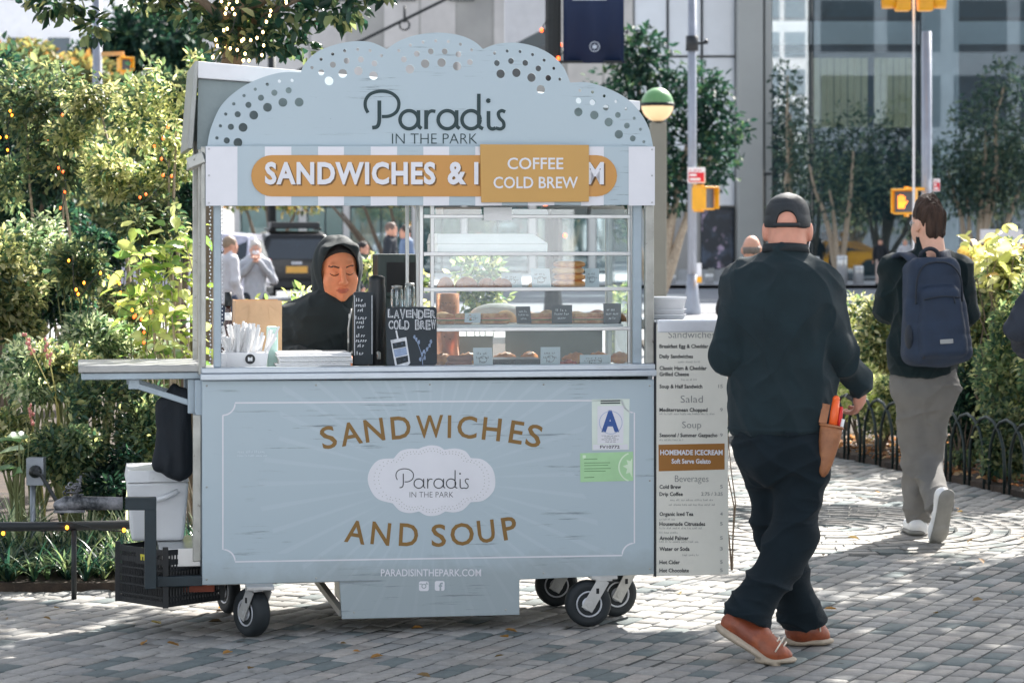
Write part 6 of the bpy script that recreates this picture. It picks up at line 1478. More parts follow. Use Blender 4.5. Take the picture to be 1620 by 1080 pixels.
F.ell(P(1243, 500, YM - .06), (.17, .09, .2), None, .08)
F.cap(P(1243, 406, YM - .018), P(1244, 390, YM - .022), .088, .083, .012)
F.cut(P(1243, 391, YM), (0, .12, 1), .004, (P(1200, 0, YM).x, 9.4, 1.5), (P(1290, 0, YM).x, 10.2, 1.7)); F.cut(P(1235, 686, YM), (0.03, -.02, -1), .01)
o = child('sweater', F, M_sweat, man, [((7, 7, 2.2), .010, 1, 18), ((6, 6, 2.0), .009, 2, -24), ((11, 11, 4), .005, 5, 62), ((5, 5, 3), -.008, 3), ('band', P(1235, 677, YM).z, .004)])
b = MB()
for k in range(26):
    a0 = math.pi * 2 * k / 25; b.v.append(tuple(P(1243, 391.5, YM - .022) + r * (.082 * math.cos(a0)) + f * (.080 * math.sin(a0)) + Vector((0, 0, .008 - .010 * math.sin(a0) - .0)))); b.v.append(tuple(P(1243, 391.5, YM - .022) + r * (.087 * math.cos(a0)) + f * (.085 * math.sin(a0)) + Vector((0, 0, -.022 - .010 * math.sin(a0)))))
b.f = [[2 * k, 2 * k + 1, 2 * k + 3, 2 * k + 2] for k in range(25)]; b.mi = [0] * 25; b.sm = [True] * 25
o = b.build('collar', mat('collar_black', (.012, .018, .022), .85, bump=.3, bs=300), man); o.data.transform(Matrix.Translation(-root_loc)); s_ = o.modifiers.new('thickness', 'SOLIDIFY'); s_.thickness = .006; s_.offset = 1
F = Field((.62, 9.25, .03), (1.5, 10.3, 1.0), .0055)
F.cap(P(1214, 700, YM), P(1258, 700, YM - .01), .128, .128, .05, (f, .88)); F.cap(P(1238, 668, YM), P(1237, 700, YM), .145, .138, .05, (f, .8))
F.ell(P(1217, 728, YM - .07), (.08, .085, .10), None, .04); F.ell(P(1264, 728, YM - .08), (.08, .085, .10), None, .04)
for k, rr in ((-1, (.100, .084, .084)), (1, (.107, .092, .086))):
    F.cap(hip[k], kn[k], rr[0], rr[1], .04); F.cap(kn[k], an[k] + Vector((0, 0, .0)), rr[1], rr[2] * .95, .035); F.cap(an[k], an[k] + (an[k] - kn[k]).normalized() * .03, rr[2], rr[2] * 1.02, .02)
    F.cut(an[k] + (an[k] - kn[k]).normalized() * .03, (an[k] - kn[k]) * 1.0 + Vector((.0, 0, -.15)), .006, an[k] - Vector((.16, .16, .16)), an[k] + Vector((.16, .16, .13)))
F.cut(P(1235, 668, YM), (0, 0, 1), .004)
o = child('trousers', F, M_navy, man, [((3, 3, 9), .010, 11, 28), ((3, 3, 10), .009, 12, -34), ((6, 6, 18), .0025, 15, 8), ((5, 5, 4), -.008, 13)])
b = MB(); b.boxr(P(1253, 686.5, YM - .165), (.05, .004, .014)); o = b.build('back_pocket_flap', M_navy, man, .003); o.data.transform(Matrix.Translation(-root_loc))
# cap
M_cap = mat('cap_black', (.010, .014, .018), .6, var=.3, vs=14, bump=.25, bs=160)
F = Field(hc - Vector((.16, .2, .1)), hc + Vector((.16, .2, .18)), .0035)
F.ell(hc + u * .022 - f * .002, (.091, .110, .108), M3(*ax), .01); F.ell(hc + u * .085, (.070, .085, .045), M3(*ax), .03)
F.cut(hc + u * .004, -u + f * .05, .006)
F.ell(hc - f * .115 + u * .018, (.043, .05, .052), M3(*ax), .006, 'sub')
F.ell(hc - f * .0 + u * .004, (.0815, .099, .098), M3(*ax), .004, 'sub')
F.cap(hc + f * .09 + u * .012, hc + f * .155 + u * -.002, .068, .06, .01, (u, .12)); F.ell(hc + u * .134, (.01, .01, .006), None, .004)
cap_ = child('cap', F, M_cap, man, [((14, 14, 22), .002, 21)])
b = MB(); n = 14; b.tube([hc + u * .012 + r * (.092 * math.sin(t)) - f * (.111 * math.cos(t)) for t in [(-.55 + 1.1 * k / n) for k in range(n + 1)]], .0085, 8); o = b.build('cap_strap', M_cap, cap_); o.data.transform(Matrix.Translation(-root_loc))
b = MB(); b.tube([hc + r * .086 - u * .045 + f * .0, hc + r * .083 - u * .065 - f * .01, hc + r * .078 - u * .085 - f * .02, hc + r * .07 - u * .115 - f * .035], .0022, 6); o = b.build('earphone_wire', M_white, man); o.data.transform(Matrix.Translation(-root_loc))
# shoes
M_boot = mat('boot_tan', rgb(150, 78, 46), .45, var=.3, vs=14, bump=.15, bs=60, c2=rgb(124, 62, 40)); M_sole = mat('sole_pale', rgb(168, 154, 136), .75, var=.2, vs=16, wear=(rgb(120, 108, 94), .35)); M_lace = mat('lace_pale', rgb(226, 214, 196), .8)
def shoe(name, heel, ball, toe, ank, root, mu, ms, s=1., laces=True, lace_m=None):
    heel, ball, toe, ank = map(Vector, (heel, ball, toe, ank)); fw = (toe - heel).normalized(); sd = fw.cross(Vector((0, 0, 1))).normalized(); n1 = sd.cross(ball - heel).normalized(); n2 = sd.cross(toe - ball).normalized()
    lo = np.minimum.reduce([np.array(x) for x in (heel, ball, toe, ank)]) - .11; hi = np.maximum.reduce([np.array(x) for x in (heel, ball, toe, ank)]) + .11
    F = Field(lo, hi, .0042)
    up1, up2 = n1 * .046 * s, n2 * .040 * s
    F.cap(heel + up1, ball + up1 * .9, .034 * s, .039 * s, .02); F.cap(ball + up2 * .9, toe + up2 * .7, .040 * s, .030 * s, .02, (n2, .8)); F.cap(ball + up1 * 1.0, ank, .032 * s, .040 * s, .03); F.cap(heel + up1 * 1.1, ank + (heel - ball).normalized() * .015, .034 * s, .042 * s, .03)
    F.cut(heel + n1 * .014, -n1, .004, lo, np.array(ball) + .09) if False else None
    o = child(name, F, mu, root, [((30, 30, 30), .0012, 31)])
    F = Field(lo, hi, .0042)
    F.cap(heel + n1 * .013, ball + n1 * .013, .046 * s, .051 * s, .006, (n1, .34)); F.cap(ball + n2 * .013, toe + n2 * .013 + fw * .004, .051 * s, .042 * s, .006, (n2, .32)); F.cap(heel + n1 * .016, heel + (ball - heel) * .25 + n1 * .014, .046 * s, .044 * s, .006, (n1, .44))
    F.cut(heel - n1 * .002, -n1, 0, lo, hi) if abs(n1.dot(n2)) > .99 else None
    child('sole', F, ms, o)
    if laces:
        b = MB(); mid = ball + n1 * .088 * s
        for k in range(4):
            c = mid + (ank - mid) * (k * .2) + n1 * (.006 - .0 * k) + (ball - heel).normalized() * (.016 - k * .004); b.tube([c - sd * .026 + (heel - ball).normalized() * .006 - n1 * .008, c + n1 * .004, c + sd * .026 - n1 * .008], .0034, 6)
        b.tube([mid + n1 * .012, mid + sd * .03 + n1 * .016, mid + sd * .045 - n1 * .01, mid + sd * .05 - n1 * .035], .003, 5); b.tube([mid + n1 * .012, mid - sd * .03 + n1 * .018, mid - sd * .045 - n1 * .012], .003, 5)
        q = b.build('lace', lace_m or M_lace, o); q.data.transform(Matrix.Translation(-root.location))
    return o
yA = 9.56; zA = lambda px, py, Y: P(px, py, Y)
shoe('boot', P(1147, 1004, yA + .04), Vector((P(1216, 0, yA).x, yA, .0)), Vector((P(1241, 0, yA - .005).x, yA - .005, .002)), an[1] + Vector((.01, 0, -.03)), man, M_boot, M_sole, 1.06)
yB = 9.985
shoe('boot', Vector((P(1259, 0, yB).x, yB, 0)), Vector((P(1292, 0, yB + .01).x, yB + .012, 0)), Vector((P(1301, 0, yB + .02).x, yB + .02, 0)), an[-1] + Vector((.004, 0, -.045)), man, M_boot, M_sole, 1.04)
# holster with tools
t0, t1 = P(1316, 672, YM - .13), P(1303, 748, YM - .15); M_lea = mat('leather_tan', rgb(156, 102, 66), .55, var=.25, vs=11, bump=.15, bs=70, c2=rgb(120, 74, 46))
b = MB(); dd = (t1 - t0).normalized(); rr_, ff_, uu_ = basis(dd); prof = ((0, .044, .026), (.03, .043, .028), (.09, .037, .026), (.15, .027, .02), (.185, .017, .014), (.20, .006, .006)); vs = []
sidev = Vector((1, 0, 0)); sidev = (sidev - dd * sidev.dot(dd)).normalized(); dep = dd.cross(sidev); n = 14
for l_, a_, c_ in prof:
    for k in range(n): q = 2 * math.pi * k / n; vs.append(t0 + dd * l_ + sidev * a_ * math.cos(q) + dep * c_ * math.sin(q))
b.add(vs, [(i * n + k, i * n + (k + 1) % n, (i + 1) * n + (k + 1) % n, (i + 1) * n + k) for i in range(len(prof) - 1) for k in range(n)] + [tuple(range((len(prof) - 1) * n, len(prof) * n))], 0, True)
b2 = MB(); b2.tube([t0 + sidev * (.045 * math.cos(q)) + dep * (.027 * math.sin(q)) + dd * .006 for q in [2 * math.pi * k / 16 for k in range(17)]], .0042, 6); b2.bar(t0 - sidev * .036 + dep * .0 - dd * .0, t0 - sidev * .034 - dd * .075, .03, .006, up=(0, 1, 0))
b3 = MB(); b3.tube([t0 - dd * -.02 + sidev * .004, t0 - dd * .05 + sidev * .002, t0 - dd * .10 + sidev * .0], [.016, .017, .014], 10); b3.ell(t0 - dd * .1, (.0145, .0145, .014))
b4 = MB(); b4.tube([t0 + dd * .02 + sidev * .028 - dep * .006, t0 - dd * .045 + sidev * .026 - dep * .006, t0 - dd * .075 + sidev * .025 - dep * .006], [.009, .0095, .007], 8)
b5 = MB(); b5.bar(t0 + dd * .02 + sidev * .036, t0 - dd * .03 + sidev * .038, .01, .012)
witem('tool_holster', b, M_lea, 'tan leather tool holster with orange and red handles on the capped man\'s hip', 'tool holster', parts=(('rim', b2, M_lea), ('orange_handle', b3, mat('handle_orange', rgb(240, 100, 40), .4, var=.05)), ('red_handle', b4, mat('handle_red', rgb(206, 34, 30), .4, var=.05)), ('pale_tool', b5, M_plast)))
for x in [x for x in bpy.data.objects if x.name == 'tool_holster']: x.modifiers.new('thickness', 'SOLIDIFY').thickness = .003
b = MB(); p_ = wr_[1] + Vector((-.03, .02, -.055)); b.boxr(p_, (.03, .05, .02), Matrix.Rotation(.5, 3, 'Y')); witem('key_fob', b, M_blk, 'small black object held in the right hand of the man in the cap', 'key fob', bevel=.004)

# ------------------------------------------------------------------ the man with the backpack
YK = 13.6; hd = axes(-28, 4); tr = axes(-8); r, f, u = tr
root_loc = Vector((P(1460, 0, YK).x, YK, 0)); hc = P(1469, 353, YK)
sh = {-1: P(1413, 424, YK + .02), 1: P(1519, 424, YK - .02)}; el = {-1: P(1401, 492, YK + .06), 1: P(1526, 496, YK + .02)}; wr_ = {-1: P(1436, 500, YK + .30), 1: P(1490, 505, YK + .30)}
hip = {-1: P(1441, 622, YK), 1: P(1484, 622, YK)}; kn = {-1: P(1449, 728, YK + .08), 1: P(1466, 726, YK + .10)}; an = {-1: P(1453, 822, YK + .06), 1: P(1487, 803, YK - .28)}
F = Field((1.7, 12.9, -.02), (2.7, 14.2, 1.9), .007)
skin_head(F, hc, hd, 1.02); F.cap(hc - u * .07, P(1468, 420, YK), .058, .075, .03); F.cap(P(1466, 440, YK), P(1463, 610, YK), .13, .12, .05, (f, .7))
for k in (-1, 1):
    F.cap(P(1466, 425, YK), sh[k], .055, .05, .03); F.cap(sh[k], el[k], .048, .04, .02); F.cap(el[k], wr_[k], .04, .028, .02); F.cap(hip[k], kn[k], .075, .05, .03); F.cap(kn[k], an[k], .048, .034, .02)
    hand(F, wr_[k], (-k * .3, .8, .2), (-k, .1, .2), (0, 0, 1), 1.0, .55)
bm_ = soft('person', F, M_skin, None, (0, 0, 0), None, skin_col(rgb(222, 172, 148)))
finish(bm_, root_loc, 'young man with navy backpack, black jacket and grey trousers walking away past the hoop fence')
M_jack = mat('jacket_dark', (.007, .017, .020), .8, var=.15, vs=9, bump=.3, bs=240, spec=.2, sheen=.06)
F = Field((1.75, 13.1, .75), (2.65, 14.1, 1.74), .0065)
F.cap(P(1466, 450, YK), P(1460, 560, YK), .185, .178, .05, (f, .72)); F.cap(P(1460, 540, YK), P(1458, 610, YK), .176, .18, .05, (f, .76)); F.cap(P(1435, 430, YK), P(1500, 430, YK), .085, .085, .04, (f, .85))
for k in (-1, 1): F.cap(P(1467, 412, YK), sh[k], .065, .066, .045); F.cap(sh[k], el[k], .068, .062, .03); F.cap(el[k], wr_[k], .060, .044, .03)
F.cap(P(1469, 402, YK), P(1470, 370, YK), .081, .076, .012); F.cut(P(1470, 373, YK), (0, 0, 1), .008); F.cut(P(1460, 595, YK), (0, 0, -1), .008)
child('jacket', F, M_jack, bm_, [((8, 8, 3), .008, 41, 25), ((8, 8, 3), .007, 42, -30), ((12, 12, 16), .004, 44, 10), ((5, 5, 3), -.012, 43)])
F = Field((1.7, 12.9, .05), (2.65, 14.2, 1.0), .0065); M_trg = mat('trouser_grey', rgb(114, 112, 109), .85, var=.12, vs=8, bump=.3, bs=260, spec=.25)
F.cap(P(1443, 612, YK), P(1482, 612, YK), .125, .125, .05, (f, .9)); F.cap(P(1462, 585, YK), P(1462, 610, YK), .14, .135, .05, (f, .85))
for k in (-1, 1):
    F.cap(hip[k], kn[k], .095, .072, .03); F.cap(kn[k], an[k], .072, .068, .03); e = an[k] + (an[k] - kn[k]).normalized() * .02; F.cap(an[k], e, .069, .069, .02)
    F.cut(e, (an[k] - kn[k]) + Vector((0, 0, -.2)), .006, an[k] - Vector((.14, .14, .14)), an[k] + Vector((.14, .14, .1)))
F.cut(P(1462, 580, YK), (0, 0, 1), .004)
child('trousers', F, M_trg, bm_, [((3, 3, 9), .010, 51, 28), ((3, 3, 10), .008, 52, -30), ((6, 6, 18), .0025, 54, 10), ((4, 4, 3), -.007, 53)])
# hair: short, swept up
r2, f2, u2 = hd
F = Field(hc - Vector((.15, .17, .12)), hc + Vector((.15, .17, .19)), .0042)
F.ell(hc + u2 * .026 - f2 * .012, (.087, .102, .108), M3(*hd), .01); F.ell(hc + u2 * .105 + f2 * .02 + r2 * .01, (.066, .074, .058), M3(*hd), .03)
F.ell(hc - f2 * .052 - u2 * .055, (.064, .05, .055), M3(*hd), .03); F.cut(hc - u2 * .102 - f2 * .05, -u2 - f2 * .2, .01); F.cut(hc + f2 * .050 - u2 * .0, f2 - u2 * .55, .01); 
for k in (-1, 1): F.ell(hc + r2 * .085 * k + f2 * .0 - u2 * .025, (.016, .03, .04), M3(*hd), .008, 'sub')
M_hair = mat('hair_brown', rgb(66, 50, 42), .65, var=.55, vs=34, bump=.9, bs=200, stretch=(1, 1, .25), spec=.25)
child('hair', F, M_hair, bm_, [((60, 60, 16), .005, 61), ((24, 24, 10), .006, 62)])
b = MB(); e_ = hc + f2 * .092 + u2 * .004
for k in (-1, 1): b.tube([e_ + r2 * .034 * k + r2 * (.021 * math.cos(t * .52)) + u2 * (.017 * math.sin(t * .52)) for t in range(13)], .0024, 6); b.bar(e_ + r2 * .057 * k, hc + r2 * .082 * k - f2 * .005 + u2 * .004, .003, .004)
b.bar(e_ - r2 * .013, e_ + r2 * .013, .003, .003); o = b.build('glasses', M_grey, bm_); o.data.transform(Matrix.Translation(-root_loc))
M_snk = mat('sneaker_white', rgb(226, 226, 226), .5, var=.08, vs=12); M_snks = mat('sneaker_sole', rgb(130, 128, 122), .8, var=.15, vs=12)
yA = YK + .07; shoe('sneaker', Vector((P(1447, 0, yA).x, yA - .06, 0)), Vector((P(1446, 0, yA).x, yA + .09, 0)), Vector((P(1444, 0, yA).x, yA + .13, 0)), an[-1] + Vector((0, -.02, -.04)), bm_, M_snk, M_snks, 1.0, False)
yB = YK - .36; ball = P(1489, 846, yB); shoe('sneaker', P(1500, 789, yB - .06), ball, Vector((P(1484, 0, yB).x, yB + .02, .01)), an[1] + Vector((.005, .02, -.03)), bm_, M_snk, M_snks, 1.04, False)
# backpack
M_bp = mat('backpack_navy', (.022, .036, .066), .7, var=.18, vs=9, bump=.3, bs=220, spec=.35); M_bp2 = mat('backpack_dark', (.012, .018, .030), .7, bump=.3, bs=200)
bc = P(1478, 492, YK - .20)
def rbox(F, c, hx, hy, hz, rad, ax_, k=.01, op='add', tap=0.):
    "rounded box"
    c = np.array(c); m = max(hx, hy, hz) * 1.8 + .05; sl, X, Y, Z = F.sub(c - m, c + m); M = M3(*ax_); p = [(X - c[0]) * M[0, i] + (Y - c[1]) * M[1, i] + (Z - c[2]) * M[2, i] for i in range(3)]
    sc = 1 - tap * np.clip(p[2] / hz, -1, 1); q = [np.abs(p[0]) / sc - (hx - rad), np.abs(p[1]) / sc - (hy - rad), np.abs(p[2]) - (hz - rad)]
    D = np.sqrt(sum(np.maximum(x, 0) ** 2 for x in q)) + np.minimum(np.maximum(np.maximum(q[0], q[1]), q[2]), 0) - rad; return F.comb(sl, D, k, op)
bax = axes(-10, 4, -3)
F = Field((1.95, 13.0, .80), (2.65, 13.65, 1.58), .006)
rbox(F, bc + Vector((0, .01, -.0)), .168, .10, .285, .07, bax, .01, 'add', .14); rbox(F, bc - bax[1] * .085 - bax[2] * .06, .125, .05, .19, .04, bax, .012, 'add', .1); F.ell(bc - bax[2] * .21, (.165, .115, .09), M3(*bax), .03)
V, Q = F.mesh(2); N = normals(V, Q); V = V + N * ((vnoise(V * np.array([14, 14, 9]), 71) - .5) * .014)[:, None] + N * ((1 - 2 * np.abs(2 * vnoise(V * np.array([9, 9, 16]), 72) - 1)) * .003)[:, None]
org = Vector((bc.x, bc.y, bc.z - .29)); me = mesh_np('backpack', V - np.array(org), Q, None, True); bp = link_mesh('backpack', me, M_bp); bp.location = org; tag(bp, 'navy backpack with grey label on the back of the young man in the black jacket', 'backpack')
def bpp(name, mb, m, bev=0.):
    o = mb.build(name, m, bp, bev); o.data.transform(Matrix.Translation(-org)); return o
qr, qf, qu = bax; lc = lambda a, b_, c: bc + qr * a + qf * b_ + qu * c
b = MB(); b.boxr(lc(.005, -.142, -.165), (.072, .006, .024), Matrix([[qr[i], qf[i], qu[i]] for i in range(3)])); bpp('label_patch', b, mat('patch_grey', rgb(150, 152, 152), .5, var=.1), .002)
for s_, nm in ((-1, 'strap'), (1, 'strap')):
    b = MB(); pts_ = [lc(s_ * .085, -.02, .255), lc(s_ * .10, .05, .30), lc(s_ * .115, .115, .318), lc(s_ * .125, .20, .29), lc(s_ * .13, .27, .20)]; cc = catmull(pts_, 6); vs = []
    for i, p_ in enumerate(cc): d_ = (cc[min(i + 1, len(cc) - 1)] - cc[max(i - 1, 0)]).normalized(); vs += [p_ - qr * .03, p_ + qr * .03]
    b.add(vs, [(2 * i, 2 * i + 1, 2 * i + 3, 2 * i + 2) for i in range(len(cc) - 1)], 0, True); o = bpp(nm, b, M_bp); sm = o.modifiers.new('thickness', 'SOLIDIFY'); sm.thickness = .016; sm.offset = 0
b = MB(); b.tube(catmull([lc(-.05, .03, .262), lc(-.045, .01, .31), lc(0, .0, .332), lc(.045, .01, .31), lc(.05, .03, .262)], 5), .011, 8); bpp('carry_handle', b, M_bp2)
b = MB(); b.tube(catmull([lc(-.128, -.085, .04), lc(-.118, -.11, .17), lc(-.06, -.095, .245), lc(.06, -.095, .245), lc(.118, -.11, .17), lc(.128, -.085, .04)], 6), .0055, 6)
b.tube(catmull([lc(-.100, -.136, .06), lc(0, -.143, .072), lc(.100, -.136, .06)], 6), .0045, 6); b.tube([lc(.06, -.146, .065), lc(.063, -.152, .03)], .004, 6); bpp('zip', b, M_bp2)
b = MB()
for s_ in (-1, 1): b.bar(lc(s_ * .10, -.115, -.235), lc(s_ * .105, -.03, -.275), .03, .006); b.ell(lc(s_ * .155, -.02, -.13), (.025, .06, .08))
bpp('side_pocket', b, M_bp2)

# ------------------------------------------------------------------ the vendor inside the cart
YV = 11.22; hd = axes(163, 12, 3); r2, f2, u2 = hd; hc = P(534, 425, YV); tr = axes(165); r, f, u = tr
root_loc = Vector((P(505, 0, YV).x, YV, 0))
SKINV = rgb(236, 150, 108)
F = Field(hc - Vector((.2, .2, .26)), hc + Vector((.2, .2, .2)), .0028)
skin_head(F, hc, hd, 1.12, True, False)
head_F = F
sh = {-1: P(549, 510, YV - .0), 1: P(463, 497, YV + .02)}; el = {-1: P(572, 566, YV - .06), 1: P(449, 562, YV - .06)}; wr_ = {-1: P(556, 574, YV - .34), 1: P(520, 572, YV - .36)}
V1, Q1 = F.mesh(2)
F = Field((-1.3, 10.65, -.02), (-.3, 11.55, 1.5), .008)
skin_head(F, hc, hd, 1.0, False, False); F.cap(P(508, 520, YV), P(505, 640, YV), .10, .11, .05, (f, .7)); F.cap(hc - u2 * .08 - f2 * .03, P(510, 490, YV), .05, .06, .03)
for k in (-1, 1):
    F.cap(P(508, 515, YV), sh[k] - Vector((0, 0, .02)), .045, .038, .03); F.cap(sh[k] - Vector((0, 0, .02)), el[k], .036, .032, .02); F.cap(el[k], wr_[k], .032, .026, .02); hand(F, wr_[k], (-k * .1, -.8, -.1), (0, -.2, -1), (-k, 0, 0), .92, .45)
    hp_ = P(515 - k * 28, 660, YV); kx, fx = P(548 - k * 26, 0, YV).x, P(590 - k * 24, 0, YV).x; F.cap(hp_, Vector((kx, YV, .48)), .085, .055, .03); F.cap(Vector((kx, YV, .48)), Vector((fx, YV + .01, .06)), .05, .036, .02); F.cap(Vector((fx, YV + .03, .04)), Vector((fx + .01, YV - .13, .035)), .03, .026, .02)
V2, Q2 = F.mesh(2)
k = (np.linalg.norm(V2 - np.array(hc), axis=1) > .16) | ((V2 - np.array(hc)) @ np.array(u2) < -.125); keep = k[Q2].all(1)      # the coarse head gives way to the fine one
V = np.concatenate([V1, V2]); Q = np.concatenate([Q1, Q2[keep] + len(V1)])
me = mesh_np('person', V, Q, skin_col(SKINV, hc, hd, 1.12, rgb(52, 32, 26), rgb(206, 116, 90))(V), True)
ven = link_mesh('person', me, M_skin); finish(ven, root_loc, 'vendor woman in black hooded jacket looking down behind the cart counter')
M_hood2 = mat('hoodie_black', (.024, .034, .038), .75, var=.15, vs=9, bump=.3, bs=260, spec=.3, sheen=.06)
F = Field(hc - Vector((.22, .24, .28)), hc + Vector((.22, .24, .2)), .0042)
q = lambda a, b_, c: hc + r2 * a * 1.07 + f2 * b_ * 1.07 + u2 * c * 1.07
F.ell(q(0, -.012, .016), (.115, .126, .136), M3(*hd), .02); F.ell(q(0, -.06, -.03), (.10, .09, .12), M3(*hd), .04); F.cap(q(0, -.02, -.10), q(0, -.03, -.15), .10, .12, .05); F.ell(q(0, .02, -.125), (.10, .085, .05), M3(*hd), .04)
F.cap(q(-.06, .06, .095), q(.06, .06, .095), .028, .028, .03)
F.ell(q(.004, .115, .000), (.083, .17, .128), M3(*hd), .012, 'sub'); F.ell(q(0, .0, .004), (.090, .111, .119), M3(*hd), .01, 'sub')
hoodo = child('hood', F, M_hood2, ven, [((10, 10, 6), .006, 81), ((20, 20, 12), .0025, 82)])
F = Field((-1.45, 10.6, .72), (-.45, 11.6, 1.42), .0065)
F.cap(P(508, 512, YV), P(503, 600, YV), .150, .155, .05, (f, .8)); F.cap(P(503, 590, YV), P(503, 680, YV), .155, .165, .05, (f, .8)); F.cap(P(482, 500, YV), P(535, 500, YV), .075, .075, .04)
for k in (-1, 1): F.cap(P(508, 492, YV), sh[k], .06, .062, .04); F.cap(sh[k], el[k], .064, .058, .012); F.cap(el[k], wr_[k], .056, .040, .02)
F.cap(P(522, 492, YV - .03), P(516, 482, YV), .082, .076, .03); F.cut(P(503, 690, YV), (0, 0, -1), .006)
F.cut(wr_[1], wr_[1] - el[1], .004, wr_[1] - Vector((.1, .1, .1)), wr_[1] + Vector((.1, .1, .1)))
child('jacket', F, M_hood2, ven, [((8, 8, 4), .007, 91, 35), ((9, 9, 4), .006, 92, -28), ((12, 12, 16), .004, 94, 10), ((5, 5, 4), -.01, 93)])
b = MB(); b.tube([P(556, 488, YV - .155), P(553, 505, YV - .165), P(551, 520, YV - .17), P(551, 560, YV - .175)], .004, 6); b.boxr(P(553, 500, YV - .17), (.008, .006, .02)); b.boxr(P(551, 539, YV - .178), (.007, .006, .018)); o = b.build('zip', M_steel, ven); o.data.transform(Matrix.Translation(-root_loc))
F = Field((-1.3, 10.9, .05), (-.3, 11.5, 1.02), .012)
for k in (-1, 1): hp_ = P(515 - k * 28, 660, YV); kx, fx = P(548 - k * 26, 0, YV).x, P(590 - k * 24, 0, YV).x; F.cap(hp_, Vector((kx, YV, .48)), .105, .08, .03); F.cap(Vector((kx, YV, .48)), Vector((fx, YV + .01, .1)), .075, .06, .02)
F.cap(P(478, 650, YV), P(530, 650, YV), .12, .12, .04); child('trousers', F, M_navy, ven)
for k in (-1, 1):
    fx = P(590 - k * 24, 0, YV).x; F = Field((fx - .1, YV - .25, -.01), (fx + .1, YV + .15, .16), .01); F.cap((fx, YV + .03, .045), (fx + .01, YV - .14, .04), .047, .042, .02); F.cap((fx, YV + .02, .04), (fx, YV + .015, .12), .045, .045, .02); F.cut((0, 0, .0), (0, 0, -1)); child('shoe', F, M_blk, ven)
F = Field(hc - Vector((.15, .15, .15)), hc + Vector((.15, .15, .16)), .0042); F.ell(q(0, .0, .030), (.089, .103, .106), M3(*hd), .01); F.cut(q(0, .05, .055), f2 * 1.0 - u2 * .75, .01); F.cut(q(0, 0, .0), -u2, .01); child('hair', F, mat('hair_dark', rgb(30, 24, 24), .5, var=.4, vs=30, bump=.6, bs=150), ven)

